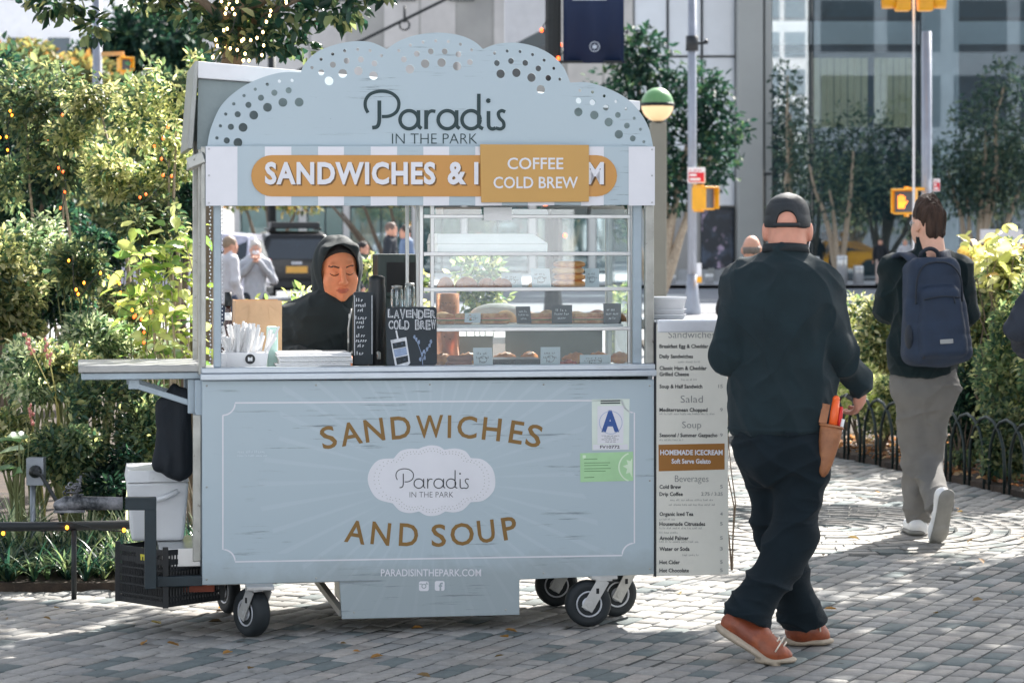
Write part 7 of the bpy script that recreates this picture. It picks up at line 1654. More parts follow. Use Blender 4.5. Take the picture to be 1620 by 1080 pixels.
# ------------------------------------------------------------------ people further away
def passer(px, ytop, Y, heading, label, coat, legs, hairc, skin=SKINM, arms=None, bald=False, long_hair=False, h=.014, hood=False, group=None, scale=None):
    x0 = P(px, 0, Y).x; top = EYE - (ytop - HY) / FPX * Y; s = top / 1.72; ax = axes(heading); r, f, u = ax; g = Vector((x0, Y, 0))
    q = lambda a, b_, c: g + r * a * s + f * b_ * s + u * c * s
    hc = q(0, .02, 1.60); F = Field(q(0, 0, .9) - Vector((.6, .6, .95 * s)), q(0, 0, .9) + Vector((.6, .6, .95 * s)), h)
    skin_head(F, hc, ax, s); F.cap(q(0, 0, 1.38), q(0, 0, .95), .12 * s, .12 * s, .05, (f, .7)); A = {}
    for k in (-1, 1):
        sh = q(k * .18, 0, 1.40); el, wr = (q(k * .25, -.02, 1.12), q(k * .26, .08, .88)) if arms is None else (q(*[v * (k if i == 0 else 1) for i, v in enumerate(arms[0])]), q(*[v * (k if i == 0 else 1) for i, v in enumerate(arms[1])]))
        A[k] = (sh, el, wr); F.cap(sh, el, .045 * s, .038 * s, .02); F.cap(el, wr, .036 * s, .027 * s, .02); hand(F, wr, (wr - el) + f * .05, (-k * r) + f * .1, f, s, .5)
        st = .14 * k; F.cap(q(k * .09, 0, .92), q(k * .1, st * .4 + .03, .48), .08 * s, .052 * s, .03); F.cap(q(k * .1, st * .4 + .03, .48), q(k * .1, st, .08), .05 * s, .036 * s, .02); F.cap(q(k * .1, st, .05), q(k * .105, st + .15, .03), .038 * s, .03 * s, .02)
    o = soft('person', F, M_skin, None, (0, 0, 0), None, skin_col(skin, hc, ax, s, hairc)); finish(o, g, label, group)
    F = Field(q(0, 0, .9) - Vector((.6, .6, .9 * s)), q(0, 0, .9) + Vector((.6, .6, .95 * s)), h); F.cap(q(0, 0, 1.36), q(0, 0, .9), .155 * s, .16 * s, .05, (f, .74)); F.cap(q(-.12, 0, 1.41), q(.12, 0, 1.41), .07 * s, .07 * s, .04); F.cap(q(0, 0, 1.44), q(0, .0, 1.49), .07 * s, .062 * s, .02)
    for k in (-1, 1): F.cap(A[k][0], A[k][1], .062 * s, .055 * s, .03); F.cap(A[k][1], A[k][2], .052 * s, .042 * s, .03)
    if hood: F.ell(q(0, -.06, 1.47), (.12 * s, .09 * s, .09 * s), M3(*ax), .04)
    F.cut(q(0, 0, .82), (0, 0, -1), .01); child('coat', F, mat('coat_' + label.split()[0] + str(int(px)), coat, .8, var=.15, vs=6, bump=.2, bs=100), o, [((9, 9, 4), .009, 3, 20), ((9, 9, 4), .008, 8, -30)])
    F = Field(q(0, 0, .5) - Vector((.4, .5, .5 * s)), q(0, 0, .5) + Vector((.4, .5, .5 * s)), h)
    for k in (-1, 1): st = .14 * k; F.cap(q(k * .09, 0, .9), q(k * .1, st * .4 + .03, .48), .1 * s, .075 * s, .03); F.cap(q(k * .1, st * .4 + .03, .48), q(k * .1, st, .10), .072 * s, .06 * s, .02)
    child('trousers', F, mat('legs_' + str(int(px)), legs, .85, var=.12, vs=6), o, [((7, 7, 15), .008, 4)])
    for k in (-1, 1):
        st = .14 * k; F = Field(q(k * .1, st + .05, .06) - Vector((.2, .2, .08)), q(k * .1, st + .05, .06) + Vector((.2, .2, .1)), .012); F.cap(q(k * .1, st - .02, .045), q(k * .105, st + .15, .04), .046 * s, .038 * s, .02); F.cut(q(0, 0, .0), (0, 0, -1)); child('shoe', F, M_blk, o)
    F = Field(hc - Vector((.2, .2, .45)), hc + Vector((.2, .2, .2)), .009)
    if bald:
        F.ell(hc - f * .012 * s, (.082 * s, .098 * s, .085 * s), M3(*ax), .01); F.cut(hc + u * .022 * s, u, .01); F.cut(hc + f * .0, f, .01); F.cut(hc - u * .05 * s, -u, .01)
    else:
        F.ell(hc + u * .03 * s - f * .01, (.086 * s, .103 * s, .10 * s), M3(*ax), .01); F.cut(hc + f * .05 * s + u * .0, f - u * .6, .01)
        if long_hair: F.cap(hc - f * .06 * s, hc - f * .07 * s - u * .28 * s, .075 * s, .06 * s, .03)
        else: F.cut(hc - u * .05 * s, -u, .01)
    child('hair', F, mat('hair_' + str(int(px)), hairc, .55, var=.3, vs=20, bump=.5, bs=100), o, [((40, 40, 14), .004, 6)])
    return o, q, s, ax, hc
passer(1189, 372, 20.5, 10, 'balding grey haired man mostly hidden behind the left shoulder of the man in the cap', (.02, .024, .03), (.03, .035, .045), rgb(120, 112, 106), bald=True, h=.011)
passer(1393, 377, 80, 200, 'dark haired woman in a black coat crossing far behind beside the bollards', (.016, .02, .026), rgb(190, 170, 160), rgb(30, 26, 28), long_hair=True)
passer(1432, 378, 79, 185, 'fair person in pale clothes partly hidden behind the shoulder of the backpack man', rgb(196, 196, 200), rgb(70, 80, 96), rgb(170, 150, 130))
o, q, s, ax, hc = passer(404, 381, 33, 172, 'person in grey hoodie and white face mask holding a phone beyond the cart window', rgb(176, 180, 188), (.03, .035, .045), rgb(196, 190, 184), arms=((.27, .02, 1.14), (.04, .22, 1.42)), hood=True)
F = Field(hc - Vector((.15, .2, .15)), hc + Vector((.15, .2, .1)), .006); F.ell(hc + ax[1] * .06 * s - ax[2] * .05 * s, (.058 * s, .065 * s, .042 * s), M3(*ax), .01); F.cut(hc, -ax[1]); child('face_mask', F, M_white, o)
passer(362, 374, 31, 60, 'person in loose white shirt half hidden behind the left blue post', rgb(206, 206, 212), rgb(80, 90, 110), rgb(150, 130, 110))
passer(573, 382, 40, 105, 'dark haired woman in profile behind the hood of the vendor', (.03, .035, .045), (.03, .035, .045), rgb(36, 28, 28), long_hair=True)
passer(617, 352, 46, 95, 'tall person in dark clothes standing beyond the green oven in the cart window', (.02, .026, .036), (.02, .026, .04), rgb(110, 90, 80))
passer(643, 356, 47, 250, 'person in a blue coat standing nearest the display case frame beyond the window', rgb(110, 130, 160), (.04, .05, .07), rgb(60, 48, 44))
passer(1706, 330, 13.2, 0, 'person in dark navy sleeve whose elbow just enters at the right edge', (.025, .032, .048), (.03, .034, .045), rgb(60, 48, 44), arms=((.33, -.03, 1.10), (.24, .15, .98)))
# ================================================================== PLANTS
LEAF = leafmat('leaf'); LEAFG = leafmat('leaf_glossy', .48, .32, .5); LEAFD = leafmat('leaf_dull', .35, .6, .3)
BARK = mat('bark', rgb(112, 98, 84), .9, var=.3, vs=14, bump=.6, bs=50); BARKP = mat('bark_pale', rgb(168, 152, 132), .85, var=.25, vs=16, bump=.4, bs=60); STEM = mat('stem_green', rgb(104, 110, 70), .8, var=.2, vs=20)
def unit(v): return v / (np.linalg.norm(v, axis=1, keepdims=True) + 1e-9)
def leaves(C, D, Nn, ln, wd, fold=.25, droop=.15):
    "six-point leaves: C base, D direction, Nn rough normal, ln length, wd width"
    D = unit(D); S = unit(np.cross(D, Nn)); Nn = np.cross(S, D); n = len(C); V = np.zeros((n, 6, 3)); ln = ln[:, None]; wd = wd[:, None]
    for j, (t, w_) in enumerate(((0, 0), (.3, .46), (.68, .40), (1, 0), (.68, -.40), (.3, -.46))):
        V[:, j] = C + D * ln * t + S * wd * w_ + Nn * (abs(w_) * wd * fold * 2 - ln * droop * t * t)
    Q = (np.arange(n) * 6)[:, None, None] + np.array([[0, 1, 2, 3], [0, 3, 4, 5]])[None]
    return V.reshape(-1, 3), Q.reshape(-1, 4)
def tones(n, pal, pts=None, clump=2.5, seed=0):
    ks = rng.choice(len(pal), n, p=np.array([p[1] for p in pal]) / sum(p[1] for p in pal)); c = np.array([p[0] for p in pal])[ks] * (1 + .18 * rng.normal(size=(n, 1))).clip(.5, 1.6)
    if pts is not None: c = c * (.65 + .7 * vnoise(pts * clump, seed))[:, None]
    return np.repeat(c.clip(.004, .8), 6, axis=0)
def foliage(blobs, n, size, aspect=.5, pal=None, out=.8, droop=.2, shell=.45, seed=0, up=.2, clumpf=2.5, gaps=.0):
    "leaves spread through ellipsoid blobs (centre, radii), sparser towards their hearts"
    vol = np.array([np.prod(b[1]) ** .7 for b in blobs]); ks = rng.choice(len(blobs), int(n), p=vol / vol.sum())
    c = np.array([b[0] for b in blobs])[ks]; r_ = np.array([b[1] for b in blobs])[ks]
    d = unit(rng.normal(size=(int(n), 3))); rad = rng.random(int(n)) ** shell; rag = .72 + .56 * vnoise(d * 2.3 + c * 3.1, seed + 5)
    p = c + d * r_ * (rad * rag)[:, None]
    if gaps: k = vnoise(p * clumpf * 1.7, seed + 9) > gaps; p, d = p[k], d[k]
    D = d * out + rng.normal(size=p.shape) * .6; D[:, 2] += up - droop; N_ = rng.normal(size=p.shape) * .55 + np.array([0, 0, 1.0]) + d * .4
    ln = size * (.65 + .7 * rng.random(len(p))); V, Q = leaves(p, D, N_, ln, ln * aspect * (.8 + .4 * rng.random(len(p))), .22, .18)
    return V, Q, tones(len(p), pal, p, clumpf, seed)
def joinfol(parts):
    V, Q, C, k = [], [], [], 0
    for v, q, c in parts: V.append(v); Q.append(q + k); C.append(c); k += len(v)
    return np.concatenate(V), np.concatenate(Q), np.concatenate(C)
def limbs(mb, base, targets, r0, r1=.25, wob=.12, seg=5):
    base = Vector(base)
    for t in targets:
        t = Vector(t); pts = [base]; L_ = (t - base).length
        for i in range(1, seg + 1):
            q = base.lerp(t, i / seg) + Vector((rng.normal(), rng.normal(), rng.normal() * .3)) * wob * L_ * .12 * math.sin(math.pi * i / seg); pts.append(q)
        mb.tube(pts, [r0 * (1 - (1 - r1) * i / seg) for i in range(seg + 1)], 7)
def plant(name, label, cat, base, blobs, n, size, pal, aspect=.5, lm=None, bark=None, r0=.02, nl=None, group=None, stems=True, targets=None, part='crown', stemname='stem', **kw):
    base = Vector(base); o = thing(name, label, cat, base, 0, group); bl = [(np.array(c) - np.array(base), np.array(r_)) for c, r_ in blobs]
    V, Q, C = foliage(bl, n, size, aspect, pal, **kw); link_mesh(part, mesh_np(part, V, Q, C), lm or LEAF, o)
    if stems:
        b = MB(); tg = targets if targets is not None else [c for c, _ in blobs]; limbs(b, (0, 0, -.02), [Vector(t) - base for t in tg], r0); b.build(stemname, bark or STEM, o)
    return o
def blob(px, py, Y, rx, rz, ry=None):
    s = Y / FPX; c = P(px, py, Y); return (np.array(c), np.array([rx * s, (ry if ry else (rx + rz) * .5 * s), rz * s]))
def pal(*a): return [(np.array(rgb(*c)), w_) for c, w_ in a]
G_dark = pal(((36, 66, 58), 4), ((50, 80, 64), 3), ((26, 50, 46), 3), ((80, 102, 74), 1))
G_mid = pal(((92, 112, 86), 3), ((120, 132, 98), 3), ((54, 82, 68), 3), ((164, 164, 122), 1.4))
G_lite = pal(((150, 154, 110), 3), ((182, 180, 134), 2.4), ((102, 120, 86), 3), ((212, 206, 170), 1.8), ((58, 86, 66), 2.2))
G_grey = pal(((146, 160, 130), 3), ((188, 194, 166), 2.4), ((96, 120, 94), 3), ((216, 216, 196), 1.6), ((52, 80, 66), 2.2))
G_aut = pal(((158, 140, 88), 3), ((132, 128, 84), 3), ((98, 112, 80), 4), ((160, 120, 74), 1))
G_ghost = pal(((66, 88, 80), 4), ((82, 100, 88), 3), ((48, 70, 68), 3), ((104, 116, 98), 1))  # dulled greens of the trees that imitate reflections
G_pale = pal(((190, 192, 138), 3), ((166, 174, 114), 3), ((214, 210, 166), 2), ((110, 134, 84), 2))

# --- left bed: trees behind, shrubs in front
plant('tree', 'tall dark green tree filling the upper left behind the bushes', 'tree', (-4.05, 20, 0), [blob(30, 200, 20, 100, 75), blob(-40, 300, 20, 90, 70), blob(80, 260, 19.5, 60, 60), blob(-10, 120, 20, 60, 40), blob(60, 350, 19.8, 80, 40)], 12000, .066, G_dark, .45, LEAF, BARK, .06, stemname='trunk', part='crown', gaps=.34, seed=1)
plant('tree', 'pale barked young tree with sunlit yellow green leaves left of the cart roof', 'tree', G(236, 888).xy.to_3d() + Vector((-.1, 1.6, 0)), [blob(225, 190, 14.3, 66, 60), blob(280, 140, 14.3, 46, 50), blob(180, 270, 14.4, 54, 46), blob(270, 250, 14.4, 44, 46), blob(140, 150, 14.6, 44, 44), blob(230, 300, 14.3, 40, 24), blob(300, 110, 14.3, 26, 30), blob(110, 215, 14.5, 40, 26)], 8500, .045, G_lite, .42, LEAF, BARKP, .022, targets=[P(205, 280, 14.4), P(280, 190, 14.3), P(236, 330, 14.3), P(268, 250, 14.3), P(160, 180, 14.6)], stemname='trunk', gaps=.36, seed=2)
plant('tree', 'thin young dim green tree with a wire of orange bulbs at the far left', 'tree', (-2.62, 15.2, 0), [blob(60, 160, 15.2, 80, 70), blob(100, 250, 15.2, 60, 60), blob(20, 290, 15.2, 70, 40)], 5600, .046, G_mid, .42, LEAF, BARKP, .018, targets=[P(95, 180, 15.2), P(100, 260, 15.2), P(40, 170, 15.2)], stemname='trunk', gaps=.38, seed=3)
plant('tree', 'yellowing autumn tree far behind the left pole', 'tree', (P(45, 0, 52).x, 50, 0), [blob(40, 105, 50, 70, 40), blob(120, 120, 51, 60, 30), blob(-30, 120, 50, 60, 50)], 4200, .2, G_aut, .5, LEAFD, BARK, .14, stemname='trunk', gaps=.3, seed=4)
plant('tree', 'broad hazy green tree far behind the left pole at the top', 'tree', (P(240, 0, 60).x, 58, 0), [blob(235, 60, 58, 80, 50), blob(170, 100, 58, 50, 50), blob(290, 110, 58, 50, 50), blob(215, 190, 58, 80, 60)], 6500, .22, G_dark, .5, LEAFD, BARK, .16, stemname='trunk', gaps=.3, seed=5)
sh_ = [  # px, py, Y, rx, rz, n, size, palette, aspect, label
    (242, 352, 14.1, 46, 44, 900, .05, G_mid, .45, 'loose green sapling with orange bulbs above the big leaved shrub'),
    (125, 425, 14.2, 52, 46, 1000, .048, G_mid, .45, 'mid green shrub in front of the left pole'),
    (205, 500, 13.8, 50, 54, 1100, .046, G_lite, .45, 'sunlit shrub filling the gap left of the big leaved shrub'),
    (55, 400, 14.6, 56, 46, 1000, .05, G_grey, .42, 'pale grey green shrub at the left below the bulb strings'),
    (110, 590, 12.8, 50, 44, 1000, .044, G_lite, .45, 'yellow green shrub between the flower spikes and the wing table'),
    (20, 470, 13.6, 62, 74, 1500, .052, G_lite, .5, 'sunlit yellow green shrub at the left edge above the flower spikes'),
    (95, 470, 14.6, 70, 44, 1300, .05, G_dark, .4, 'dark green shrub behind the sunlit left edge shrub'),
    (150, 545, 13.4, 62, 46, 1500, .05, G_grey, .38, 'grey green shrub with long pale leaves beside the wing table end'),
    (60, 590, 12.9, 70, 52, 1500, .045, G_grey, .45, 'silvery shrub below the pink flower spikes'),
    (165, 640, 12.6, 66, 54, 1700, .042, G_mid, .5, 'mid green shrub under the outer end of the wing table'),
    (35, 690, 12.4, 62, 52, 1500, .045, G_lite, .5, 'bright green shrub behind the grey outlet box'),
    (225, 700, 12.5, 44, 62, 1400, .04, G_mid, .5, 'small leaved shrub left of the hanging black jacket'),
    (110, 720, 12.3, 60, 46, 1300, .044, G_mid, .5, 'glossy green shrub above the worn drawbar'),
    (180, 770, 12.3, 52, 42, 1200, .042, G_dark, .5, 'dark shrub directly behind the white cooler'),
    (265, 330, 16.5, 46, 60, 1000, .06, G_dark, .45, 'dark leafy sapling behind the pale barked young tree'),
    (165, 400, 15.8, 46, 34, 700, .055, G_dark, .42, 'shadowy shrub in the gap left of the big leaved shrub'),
]
for k, (px, py, Y, rx, rz, n, size, pl_, asp, lab_) in enumerate(sh_):
    g = P(px, py, Y); bl = [blob(px, py, Y, rx, rz)] + [blob(px + rng.normal() * rx * .55, py + rng.normal() * rz * .5, Y + rng.normal() * .12, rx * .5, rz * .5) for _ in range(5)]
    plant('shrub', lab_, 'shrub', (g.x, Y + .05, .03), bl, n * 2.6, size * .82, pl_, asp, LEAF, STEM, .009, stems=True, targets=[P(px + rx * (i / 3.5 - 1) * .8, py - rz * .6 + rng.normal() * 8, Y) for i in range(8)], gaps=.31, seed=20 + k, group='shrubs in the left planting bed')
# big leaved shrub next to the cart post: every leaf its own part
def leafmesh(name, ln, wd, c):
    V = []; Q = []; C = []; seg = 5
    for i in range(seg + 1):
        t = i / seg; w_ = wd * math.sin(math.pi * min(t * 1.0 + .06, 1)) ** .8 * (1 - .25 * t) / 2
        for s_ in (-1, 0, 1): V.append((s_ * w_, t * ln, abs(s_) * w_ * .35 - ln * .22 * t * t + .004 * math.sin(i * 2.1) * abs(s_)))
        C += [c * .92, c * 1.25, c * .92]
    for i in range(seg):
        for j in (0, 1): Q.append((i * 3 + j, i * 3 + j + 1, i * 3 + j + 4, i * 3 + j + 3))
    me = mesh_np(name, np.array(V), np.array(Q), np.array(C), True); me.materials.append(LEAFG); return me
lv = [leafmesh('leaf', .085 * s_, .048 * s_, np.array(rgb(*c))) for s_, c in ((1, (150, 164, 92)), (1.15, (176, 182, 116)), (.85, (122, 146, 78)), (1, (196, 198, 140)), (1.1, (104, 134, 78)))]
big = thing('large_leaved_shrub', 'shrub with big pale sunlit leaves just left of the cart posts', 'shrub', G(268, 930).xy.to_3d() + Vector((-.05, 1.35, 0)), 0, 'shrubs in the left planting bed')
b = MB(); tips = [P(x, y, 13.0 + rng.normal() * .08) for x, y in ((292, 378), (262, 395), (228, 410), (212, 395), (285, 440), (240, 460), (272, 500), (222, 480), (296, 520), (250, 530))]; limbs(b, (0, 0, .03), [t - big.location for t in tips], .008, .4, .3); b.build('stem', BARKP, big)
for k in range(290):
    t = tips[int(rng.integers(len(tips)))]; q = t + Vector((rng.normal() * .06, rng.normal() * .08, rng.normal() * .075 - .03)); o = bpy.data.objects.new('leaf', lv[int(rng.integers(5))]); COL.objects.link(o); o.parent = big
    o.location = q - big.location; o.rotation_euler = (rng.normal() * .5 - .1, rng.normal() * .5, rng.random() * 6.28); o.scale = [.75 + .5 * rng.random()] * 3
# hosta-like broad leaves low beside it
lv2 = [leafmesh('leaf', .15, .085, np.array(rgb(*c))) for c in ((92, 126, 84), (120, 148, 104), (168, 182, 150))]
for lab_, px, py, Y, n in (('broad leaved plant with wide green leaves behind the wing table end', 262, 560, 13.1, 16), ('broad leaved plant with one pale leaf at the far left above the outlet box', 30, 716, 12.05, 5)):
    g = P(px, py, Y); o = thing('broad_leaved_plant', lab_, 'plant', (g.x, Y, .03)); b = MB(); ends = []
    for k in range(n):
        e = P(px + rng.normal() * 26, py + rng.normal() * 22, Y + rng.normal() * .1); ends.append(e); q = bpy.data.objects.new('leaf', lv2[int(rng.integers(3))]); COL.objects.link(q); q.parent = o; q.location = e - o.location; q.rotation_euler = (rng.normal() * .35 + .1, rng.normal() * .35, rng.random() * 6.28)
    limbs(b, (0, 0, 0), [e - o.location for e in ends], .005, .6, .2); b.build('stem', STEM, o)
# flower spikes
for k, (x0, y0, x1, y1) in enumerate(((38, 530, 92, 640), (72, 540, 88, 620), (46, 640, 60, 720))):
    Y = 12.45; t, e = P(x0, y0, Y), P(x1, y1, Y); root = thing('flower_spike', ['tall pink flower spike leaning left above the silvery shrub', 'upright pink flower spike right of the leaning one', 'short red flower stalk above the outlet box'][k], 'flower', (e.x + .06, Y, .03), 0, 'pink flower spikes')
    b = MB(); b.tube([(0, 0, 0), e - root.location, t - root.location], [.004, .0035, .002], 6); b.build('stem', mat('stalk_yellow', rgb(170, 160, 90), .7), root)
    b = MB(); d = (t - e).normalized()
    for i in range(14): q = t - root.location - d * (i * .008) + Vector((rng.normal(), rng.normal(), rng.normal())) * .006; b.ell(q, (.007, .007, .010), nu=7, nv=5)
    b.build('blossom', mat('blossom_pink', rgb(204, 132, 122), .6, var=.3, vs=60), root)
# yellow leaf spots / strappy ground cover in front of the rail
def straps(pts, nb, ln, wd, pl_, lean=.9):
    V, Q, C, k = [], [], [], 0; S_ = 5
    for p in pts:
        for _ in range(nb):
            a = rng.random() * 6.28; L_ = ln * (.6 + .7 * rng.random()); w_ = wd * (.7 + .6 * rng.random()); d = np.array([math.cos(a), math.sin(a), 0]); sd = np.array([-d[1], d[0], 0]); c = pl_[int(rng.choice(len(pl_), p=np.array([x[1] for x in pl_]) / sum(x[1] for x in pl_)))][0] * (.75 + .5 * rng.random()); ln_ = lean * (.4 + .8 * rng.random())
            for i in range(S_ + 1):
                t = i / S_; q = np.array(p) + d * L_ * ln_ * (t * .55 + .35 * t * t) + np.array([0, 0, L_ * (t * .95 - .62 * ln_ * t * t)]); ww = w_ * (1 - t ** 2.2) * .5 + .0004
                V += [q - sd * ww, q + sd * ww]; C += [c, c]
            for i in range(S_): Q.append((k + 2 * i, k + 2 * i + 1, k + 2 * i + 3, k + 2 * i + 2))
            k += 2 * S_ + 2
    return np.array(V), np.array(Q), np.array(C)
pts_ = []
for _ in range(330):
    x = -3.1 + rng.random() * 2.3; y = 11.35 + (x + 3.1) * .16 + rng.random() ** 1.3 * 1.15
    if inside((x, y - .05), BEDL): pts_.append((x, y, .03))
V, Q, C = straps(pts_, 13, .26, .013, G_dark + G_mid[:2], 1.0); o = link_mesh('ground_cover', mesh_np('ground_cover', V, Q, C), LEAFG); tag(o, 'dark strappy ground cover spilling over the edge of the left bed below the rail', 'ground cover', kind='stuff')
pts_ = [(x, y, .03) for x, y in [(-2.6 + rng.random() * .9, 12.0 + rng.random() * .3) for _ in range(26)]]
V, Q, C = straps(pts_, 12, .42, .012, G_grey, .7); o = link_mesh('long_grass', mesh_np('long_grass', V, Q, C), LEAFG); tag(o, 'pale arching grass around the outlet post', 'grass', kind='stuff')
# white flecks: fallen petals and litter on the soil and paving
V, Q, C = [], [], []
n = 2200; px_ = rng.random(n) * 1.9 + 2.05; py_ = 14.2 + rng.random(n) * 5.5; keep = np.array([inside((a, c), BEDR) for a, c in zip(px_, py_)]); pp_ = np.stack([px_, py_, .045 + rng.random(n) * .03], 1)[keep]
ln = .035 + .035 * rng.random(len(pp_)); V, Q = leaves(pp_, rng.normal(size=pp_.shape) * np.array([1, 1, .25]), np.array([0, 0, 1.]) + rng.normal(size=pp_.shape) * .5, ln, ln * .6, .3, .1)
C = tones(len(pp_), pal(((150, 104, 74), 3), ((172, 132, 98), 3), ((118, 80, 58), 3), ((196, 168, 136), 1)), None)
o = link_mesh('fallen_leaves', mesh_np('fallen_leaves', V, Q, C), LEAFD); tag(o, 'brown fallen leaves lying on the soil behind the hoop fence', 'leaves', kind='stuff')
# --- trunk wound with lights, dark crown over the cart roof
tb = P(318, 0, 13.3).xy.to_3d(); tree = thing('tree', 'dark leaved tree with leaning trunk wound with glowing bulbs above the cart', 'tree', tb)
trunk_pts = [P(316, 930, 13.3) * 1.0, P(318, 600, 13.3), P(326, 300, 13.3), P(352, 150, 13.3), P(378, 60, 13.3), P(400, -40, 13.3), P(405, -160, 13.3)]; trunk_pts[0].z = -.02
b = MB(); cc = catmull([p - tb for p in trunk_pts], 4); b.tube(cc, [.07 - .03 * i / len(cc) + (.012 if 14 < i < 20 else 0) for i in range(len(cc))], 12); limbs(b, P(385, 40, 13.3) - tb, [P(x, y, Y) - tb for x, y, Y in ((520, -20, 13.1), (300, 10, 13.5), (440, -130, 13.8), (200, -60, 13.0), (580, -120, 13.0), (350, -220, 13.2))], .03, .3, .4); b.build('trunk', BARK, tree)
bl = [(c - np.array(tb), r_) for c, r_ in [blob(330, 8, 13.4, 75, 34), blob(440, 20, 13.2, 70, 36), blob(530, 15, 13.2, 55, 26), blob(250, -10, 13.5, 70, 34), blob(465, 75, 13.4, 42, 22), blob(385, 62, 13.15, 46, 26), blob(345, 50, 13.2, 36, 24), blob(420, 70, 13.15, 34, 18), blob(90, 5, 13.2, 60, 26), blob(150, 40, 13.2, 30, 22), blob(160, -40, 13.2, 90, 30), blob(590, -15, 13.2, 40, 20), blob(400, -150, 13.4, 330, 120), blob(150, -220, 13.0, 260, 130), blob(560, -200, 13.3, 230, 110), blob(0, -160, 12.8, 200, 110), blob(300, -330, 13.2, 330, 120)]]
bl2 = [(c - np.array(tb), r_) for c, r_ in [blob(640, -85, 14.2, 100, 40), blob(780, -95, 14.0, 90, 42)]]
V, Q, C = joinfol([foliage(bl, 17000, .07, .55, G_dark[:2] + G_mid, gaps=.2, seed=41, shell=.5), foliage(bl2, 1500, .10, .55, G_dark, gaps=.42, seed=42, shell=.5)]); link_mesh('crown', mesh_np('crown', V, Q, C), LEAFG, tree)
sl1 = thing('string_light', 'string of warm white bulbs wound round the leaning tree trunk above the cart roof', 'string light', trunk_pts[3]); b = MB(); wp = []
for k in range(120):
    t = k / 119; i = t * (len(cc) - 1) * .62 + (len(cc) - 1) * .38; p = cc[int(i)].lerp(cc[min(int(i) + 1, len(cc) - 1)], i % 1) + tb; a = k * .55; wp.append(p + Vector((math.cos(a) * .095, math.sin(a) * .095, 0)) - sl1.location)
b.tube(wp, .003, 5); b.build('wire', M_black, sl1)
for k in range(0, 120, 2):
    b = MB(); b.ell(wp[k] + Vector((rng.normal() * .012, -.012, rng.normal() * .02)), (.0075, .0075, .010), nu=7, nv=5); b.build('bulb', M_bulbw, sl1)
def strand(label, pts, n, m, group=None):
    pts = [Vector(p) for p in pts]; o = thing('string_light', label, 'string light', pts[0], 0, group); cc_ = catmull([p - pts[0] for p in pts], 6); b = MB(); b.tube(cc_, .0025, 5); b.build('wire', M_black, o)
    for k in range(n):
        p = cc_[int((k + .5) / n * (len(cc_) - 1))] + Vector((rng.normal() * .02, -.03, rng.normal() * .02)); b = MB(); b.ell(p, (.0066, .0066, .009), nu=7, nv=5); b.build('bulb', m, o)
strand('string of orange red bulbs hanging down the thin tree at the far left', [P(96, 172, 14.9), P(94, 200, 14.9), P(90, 240, 14.9), P(104, 292, 14.9), P(98, 330, 14.9)], 8, M_bulbr, 'bulb strings in the left trees')
strand('short string of amber bulbs at the left edge', [P(18, 170, 14.9), P(12, 210, 14.9), P(16, 245, 14.9)], 5, M_bulb, 'bulb strings in the left trees')
strand('string of orange bulbs climbing the pale barked young tree', [P(262, 200, 13.9), P(254, 235, 13.9), P(266, 270, 13.9), P(240, 310, 13.9), P(210, 330, 13.9)], 9, M_bulbr, 'bulb strings in the left trees')
strand('string of amber bulbs on the low stems left of the big leaved shrub', [P(115, 405, 13.0), P(122, 470, 13.0), P(160, 430, 13.0), P(190, 440, 13.0), P(184, 478, 13.0), P(220, 500, 13.0)], 11, M_bulb, 'bulb strings in the left trees')
strand('string of red bulbs low beside the big leaved shrub', [P(218, 495, 12.9), P(220, 510, 12.9), P(236, 498, 12.9), P(228, 570, 12.9)], 6, M_bulbr, 'bulb strings in the left trees')
strand('string of warm white bulbs in the dark leaves left of the trunk top', [P(352, -2, 12.9), P(358, 22, 12.9), P(372, 14, 12.9), P(366, 50, 12.9), P(340, 62, 12.9), P(372, 78, 12.9), P(396, 66, 12.9)], 13, M_bulbw, 'warm bulb strings over the cart roof')
strand('string of warm white bulbs in the dark leaves right of the trunk top', [P(448, -4, 12.9), P(440, 14, 12.9), P(420, 30, 12.9), P(410, 58, 12.9), P(386, 84, 12.9), P(404, 92, 12.9), P(416, 78, 12.9)], 13, M_bulbw, 'warm bulb strings over the cart roof')
# --- plants seen through the cart
for k, (px, py, Y, rx, rz, n, pl_, lab_) in enumerate(((420, 500, 14.6, 42, 30, 170, G_pale, 'pale leaved sprig behind the cardboard box'), (478, 490, 14.8, 30, 38, 220, G_pale, 'yellow green sprig at the left shoulder of the vendor'), (640, 450, 15.2, 36, 26, 260, G_lite, 'green shrub seen through the window below the oven'), (760, 428, 15.0, 46, 34, 420, G_mid, 'green shrub seen through the display case behind the buns'), (590, 425, 17, 20, 22, 120, G_lite, 'small green sprig right of the vendor hood'))):
    g = P(px, py, Y); plant('shrub', lab_, 'shrub', (g.x, Y, .03), [blob(px, py, Y, rx, rz), blob(px + 8, py + 40, Y, rx * .8, rz)], n, .062, pl_, .5, LEAF, STEM, .006, targets=[P(px + rx * (i / 2 - 1) * .7, py - rz * .7, Y) for i in range(5)], group='shrubs behind the cart', seed=60 + k)
plant('sprig', 'dark green leafy twig poking out behind the menu board beside the man', 'plant', (P(1158, 0, 12.2).x, 12.2, 0), [blob(1156, 655, 12.2, 12, 26)], 26, .06, G_dark, .3, LEAFG, BARK, .005, targets=[P(1150, 640, 12.2), P(1128, 643, 12.2), P(1158, 625, 12.2)], seed=77)
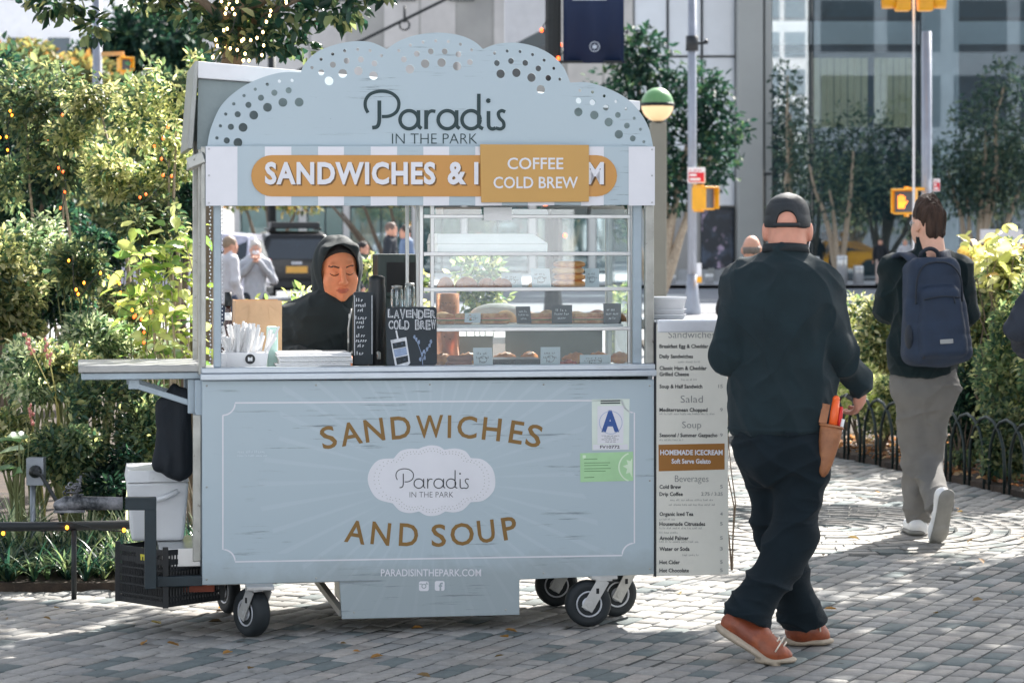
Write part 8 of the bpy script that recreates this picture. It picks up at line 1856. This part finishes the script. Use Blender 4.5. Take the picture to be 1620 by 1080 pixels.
for k, (x0_, Yt, bl_, lab_) in enumerate(((60, 25, [(20, 180, 90, 110), (100, 260, 90, 90), (30, 350, 110, 50)], 'dim green tree filling the gaps far behind the left thin tree'), (190, 27, [(190, 240, 80, 110), (250, 180, 70, 80), (160, 340, 80, 56)], 'dim green tree behind the pale barked young tree'), (280, 24, [(275, 330, 50, 70), (290, 240, 40, 70), (300, 160, 30, 50)], 'dim green tree directly behind the left cart posts'))):
    b0 = P(x0_, 0, Yt).xy.to_3d(); plant('tree', lab_, 'tree', b0, [blob(x, y, Yt, a, c) for x, y, a, c in bl_], 3600, .10, G_mid, .5, LEAFD, BARK, .05, stemname='trunk', gaps=.30, seed=140 + k)
n = 70; px_ = rng.random(n) * 5.0 - 2.2; py_ = 9.2 + rng.random(n) * 7; ok = np.array([not inside((a, c), BEDL) and not inside((a, c), BEDR) for a, c in zip(px_, py_)]); pp_ = np.stack([px_, py_, np.full(n, .006)], 1)[ok]
ln = .03 + .035 * rng.random(len(pp_)); V, Q = leaves(pp_, rng.normal(size=pp_.shape) * np.array([1, 1, .12]), np.array([0, 0, 1.]) + rng.normal(size=pp_.shape) * .25, ln, ln * .55, .35, -.1)
o = link_mesh('leaf_litter', mesh_np('leaf_litter', V, Q, tones(len(pp_), pal(((150, 110, 60), 2), ((110, 90, 60), 3), ((170, 150, 90), 1)), None)), LEAFD); tag(o, 'small dry leaves scattered over the paving', 'leaves', kind='stuff')
# --- right bed: hoop fence and shrubs
M_hoop = mat('hoop_iron', rgb(30, 44, 44), .5, .3, var=.2, vs=20)
fence = thing('hoop_fence', 'low dark hoop fence along the right planting bed behind the backpack man', 'fence', (FA.x, FA.y, 0)); fd = (FB - FA); n = int(fd.length / .28); hz = .46
for k in range(n + 1):
    a = FA + fd * (k / n) - FA; c = a + fd.normalized() * .50; b = MB(); pts_ = [Vector((a.x, a.y, -.02)), Vector((a.x, a.y, hz - .28))]
    for i in range(1, 8): t = math.pi * i / 8; m_ = (a + c) / 2; q = m_ - fd.normalized() * (.25 * math.cos(t)); pts_.append(Vector((q.x, q.y, hz - .28 + .28 * math.sin(t))))
    pts_ += [Vector((c.x, c.y, hz - .28)), Vector((c.x, c.y, -.02))]; b.tube(pts_, .011, 7); b.build('hoop', M_hoop, fence)
rs_ = [(1396, 550, 19.2, 50, 70, 1700, .06, G_lite, .5, 'sunlit yellow green shrub between the two walking men'), (1360, 620, 18.8, 42, 46, 1000, .055, G_pale, .45, 'pale straggly low shrub behind the hand of the man in the cap'),
       (1555, 520, 17.6, 52, 100, 2100, .058, G_mid, .5, 'tall green shrub right behind the backpack'), (1600, 450, 17.2, 42, 62, 1500, .062, G_lite, .5, 'tall yellow leaved shrub at the right edge below the taxi'), (1600, 600, 16.6, 60, 80, 1900, .055, G_mid, .5, 'dense green shrub at the right edge behind the hoops'),
       (1540, 640, 17.2, 50, 60, 1400, .055, G_dark, .5, 'dark low shrub right of the backpack man'), (1440, 640, 18.2, 60, 46, 1200, .05, G_pale, .4, 'pale grassy shrub behind the legs of the backpack man'), (1660, 540, 16.2, 50, 110, 1500, .06, G_mid, .5, 'green shrub mostly outside the right edge'), (1340, 540, 20.4, 44, 60, 1000, .055, G_lite, .5, 'low bright shrub just right of the sweater sleeve'),
       (1395, 645, 18.3, 40, 44, 1100, .05, G_lite, .5, 'low sunlit shrub directly behind the hoops right of the holster'), (1535, 560, 17.4, 40, 80, 1500, .052, G_lite, .5, 'sunlit shrub touching the right side of the backpack'), (1590, 690, 16.2, 44, 44, 1300, .05, G_mid, .5, 'low leafy shrub close behind the hoops at the right edge'),
       (1520, 690, 16.9, 36, 46, 1100, .05, G_mid, .5, 'low leafy shrub behind the hoops right of the grey trousers'), (1575, 440, 17.6, 40, 50, 1000, .055, G_lite, .5, 'yellow green shrub top right of the backpack man below the pole'), (1620, 520, 16.9, 44, 70, 1400, .054, G_lite, .5, 'sunlit shrub cut by the right edge above the hoops')]
for k, (px, py, Y, rx, rz, n, size, pl_, asp, lab_) in enumerate(rs_):
    g = P(px, py, Y); bl = [blob(px, py, Y, rx, rz)] + [blob(px + rng.normal() * rx * .5, py + rng.normal() * rz * .55, Y + rng.normal() * .15, rx * .5, rz * .45) for _ in range(4)]
    plant('shrub', lab_, 'shrub', (g.x, Y, .03), bl, n * 2.8, size * .8, pl_, asp, LEAF, BARK, .010, targets=[P(px + rx * (i / 3 - 1) * .8, py - rz * .6 + rng.normal() * 8, Y) for i in range(7)], gaps=.26, seed=80 + k, group='shrubs in the right planting bed')
lv3 = [leafmesh('leaf', .10, .075, np.array(rgb(*c))) for c in ((186, 184, 126), (168, 172, 108), (204, 200, 160), (196, 160, 96))]
yl = thing('large_leaved_shrub', 'shrub with large pale yellow leaves at the right just above the backpack', 'shrub', (P(1570, 0, 16.9).x, 16.9, .03), 0, 'shrubs in the right planting bed')
b = MB(); tips = [P(x, y, 16.9) for x, y in ((1536, 400), (1560, 385), (1585, 380), (1606, 390), (1572, 430), (1545, 440), (1615, 430))]; limbs(b, (0, 0, 0), [t - yl.location for t in tips], .009, .4, .3); b.build('stem', BARK, yl)
for k in range(90):
    t = tips[int(rng.integers(len(tips)))]; q = t + Vector((rng.normal() * .07, rng.normal() * .1, rng.normal() * .07 - .02)); o = bpy.data.objects.new('leaf', lv3[int(rng.choice(4, p=[.4, .3, .2, .1]))]); COL.objects.link(o); o.parent = yl; o.location = q - yl.location; o.rotation_euler = (rng.normal() * .6, rng.normal() * .6, rng.random() * 6.28); o.scale = [.7 + .5 * rng.random()] * 3
# --- street trees across the road; those before the tower imitate its reflections
def street_tree(px, Yt, blobs, n, pl_, lab_, r0=.13, size=.2, tr=None, seed=0, trunk=BARKP):
    b0 = P(px, 0, Yt).xy.to_3d(); plant('tree', lab_, 'tree', b0, [blob(x, y, Yt, a, c) for x, y, a, c in blobs], n * 1.9, size * .9, pl_, .5, LEAFD, trunk, r0, targets=[P(x, y, Yt) for x, y in (tr or [(q[0], q[1]) for q in blobs])], stemname='trunk', gaps=.33, seed=seed, group='street trees')
street_tree(1040, 58, [(1000, 190, 80, 90), (1100, 150, 60, 50), (1010, 90, 50, 50), (1110, 250, 64, 60), (1060, 300, 60, 40), (1140, 200, 44, 36), (970, 280, 50, 60)], 3600, G_dark, 'dense dark green street tree right of the navy banner', seed=101)
street_tree(1330, 84, [(1340, 300, 76, 60), (1290, 240, 60, 50), (1400, 260, 56, 60), (1360, 200, 60, 40), (1250, 330, 40, 60)], 1000, G_ghost, 'faint dark tree with pale trunk standing in for a reflection in the tower glass', seed=102, tr=[(1312, 300), (1350, 240), (1280, 260)])  # added tree imitates one mirrored in the tower glass
street_tree(1545, 78, [(1560, 200, 62, 66), (1580, 280, 70, 60), (1530, 310, 60, 40), (1590, 130, 40, 40), (1500, 270, 50, 50), (1640, 240, 50, 70)], 2600, G_ghost, 'green tree at the right edge standing in for a reflection in the tower', seed=103)
street_tree(1250, 85.5, [(1250, 180, 30, 50), (1246, 120, 24, 24), (1252, 250, 34, 50)], 500, G_ghost, 'narrow dark tree standing in for a reflection in the first tower window', seed=104)
street_tree(640, 70, [(640, 270, 60, 60), (600, 240, 50, 40), (690, 250, 50, 40)], 500, G_aut, 'bare street tree with thin dark trunk behind the vendor', .1, seed=105, tr=[(540, 335), (560, 300), (520, 320), (610, 300)], trunk=BARK)
street_tree(430, 72, [(420, 300, 60, 30), (470, 315, 50, 22), (380, 310, 40, 24)], 700, G_aut, 'yellow leaved street tree behind the black car', .1, seed=106, trunk=BARK)
# --- trees whose shade falls on the paving; their trunks stand outside the frame on the right
plant('tree', 'tall plaza tree standing outside the right edge and shading the paving', 'tree', (5.3, 15.2, 0), [(np.array(c), np.array(r_)) for c, r_ in (((3.6, 14.3, 5.0), (.9, .9, .6)), ((4.7, 15.6, 5.4), (1.1, 1.0, .7)), ((4.9, 14.0, 4.9), (.9, .8, .6)), ((3.6, 15.4, 6.0), (.8, .8, .5)), ((5.8, 14.6, 5.2), (1.1, 1.2, .7)), ((4.2, 13.4, 5.6), (1.1, .9, .6)), ((4.7, 16.9, 5.1), (1.0, .9, .6)), ((2.9, 14.6, 5.6), (.9, .8, .5)))], 10000, .13, G_mid, .55, LEAF, BARK, .10, stemname='trunk', gaps=.27, seed=121)
plant('tree', 'second plaza tree outside the right edge beside the hoop fence', 'tree', (6.9, 21.5, 0), [(np.array(c), np.array(r_)) for c, r_ in (((5.6, 21.6, 4.6), (1.1, 1.0, .7)), ((6.8, 22.4, 5.2), (1.2, 1.2, .8)), ((4.8, 22.8, 4.8), (.9, .9, .6)), ((7.6, 20.6, 4.8), (1.2, 1.0, .7)))], 4500, .13, G_mid, .55, LEAF, BARK, .10, stemname='trunk', gaps=.24, seed=122)
for k, (x, Yt, h_) in enumerate(((21, -16, 10.5), (26, -15, 8.0), (31, -18, 8.5), (37, -15, 10.5))):
    plant('tree', ['tallest park tree mirrored in the first tower window', 'short park tree mirrored at the left of the wide tower window', 'park tree mirrored at the right of the wide tower window', 'park tree mirrored in the rightmost tower window'][k], 'tree', (x, Yt, 0), [(np.array((x + dx, Yt + dy, h_ * dz)), np.array((2.6, 2.2, h_ * .2))) for dx, dy, dz in ((0, 0, .8), (1.6, .4, .6), (-1.6, -.3, .58), (.4, .6, .45), (-.6, 0, .35))], 2600, .34, G_mid, .5, LEAFD, BARK, .16, stemname='trunk', gaps=.28, seed=160 + k, group='park trees mirrored in the tower glass')
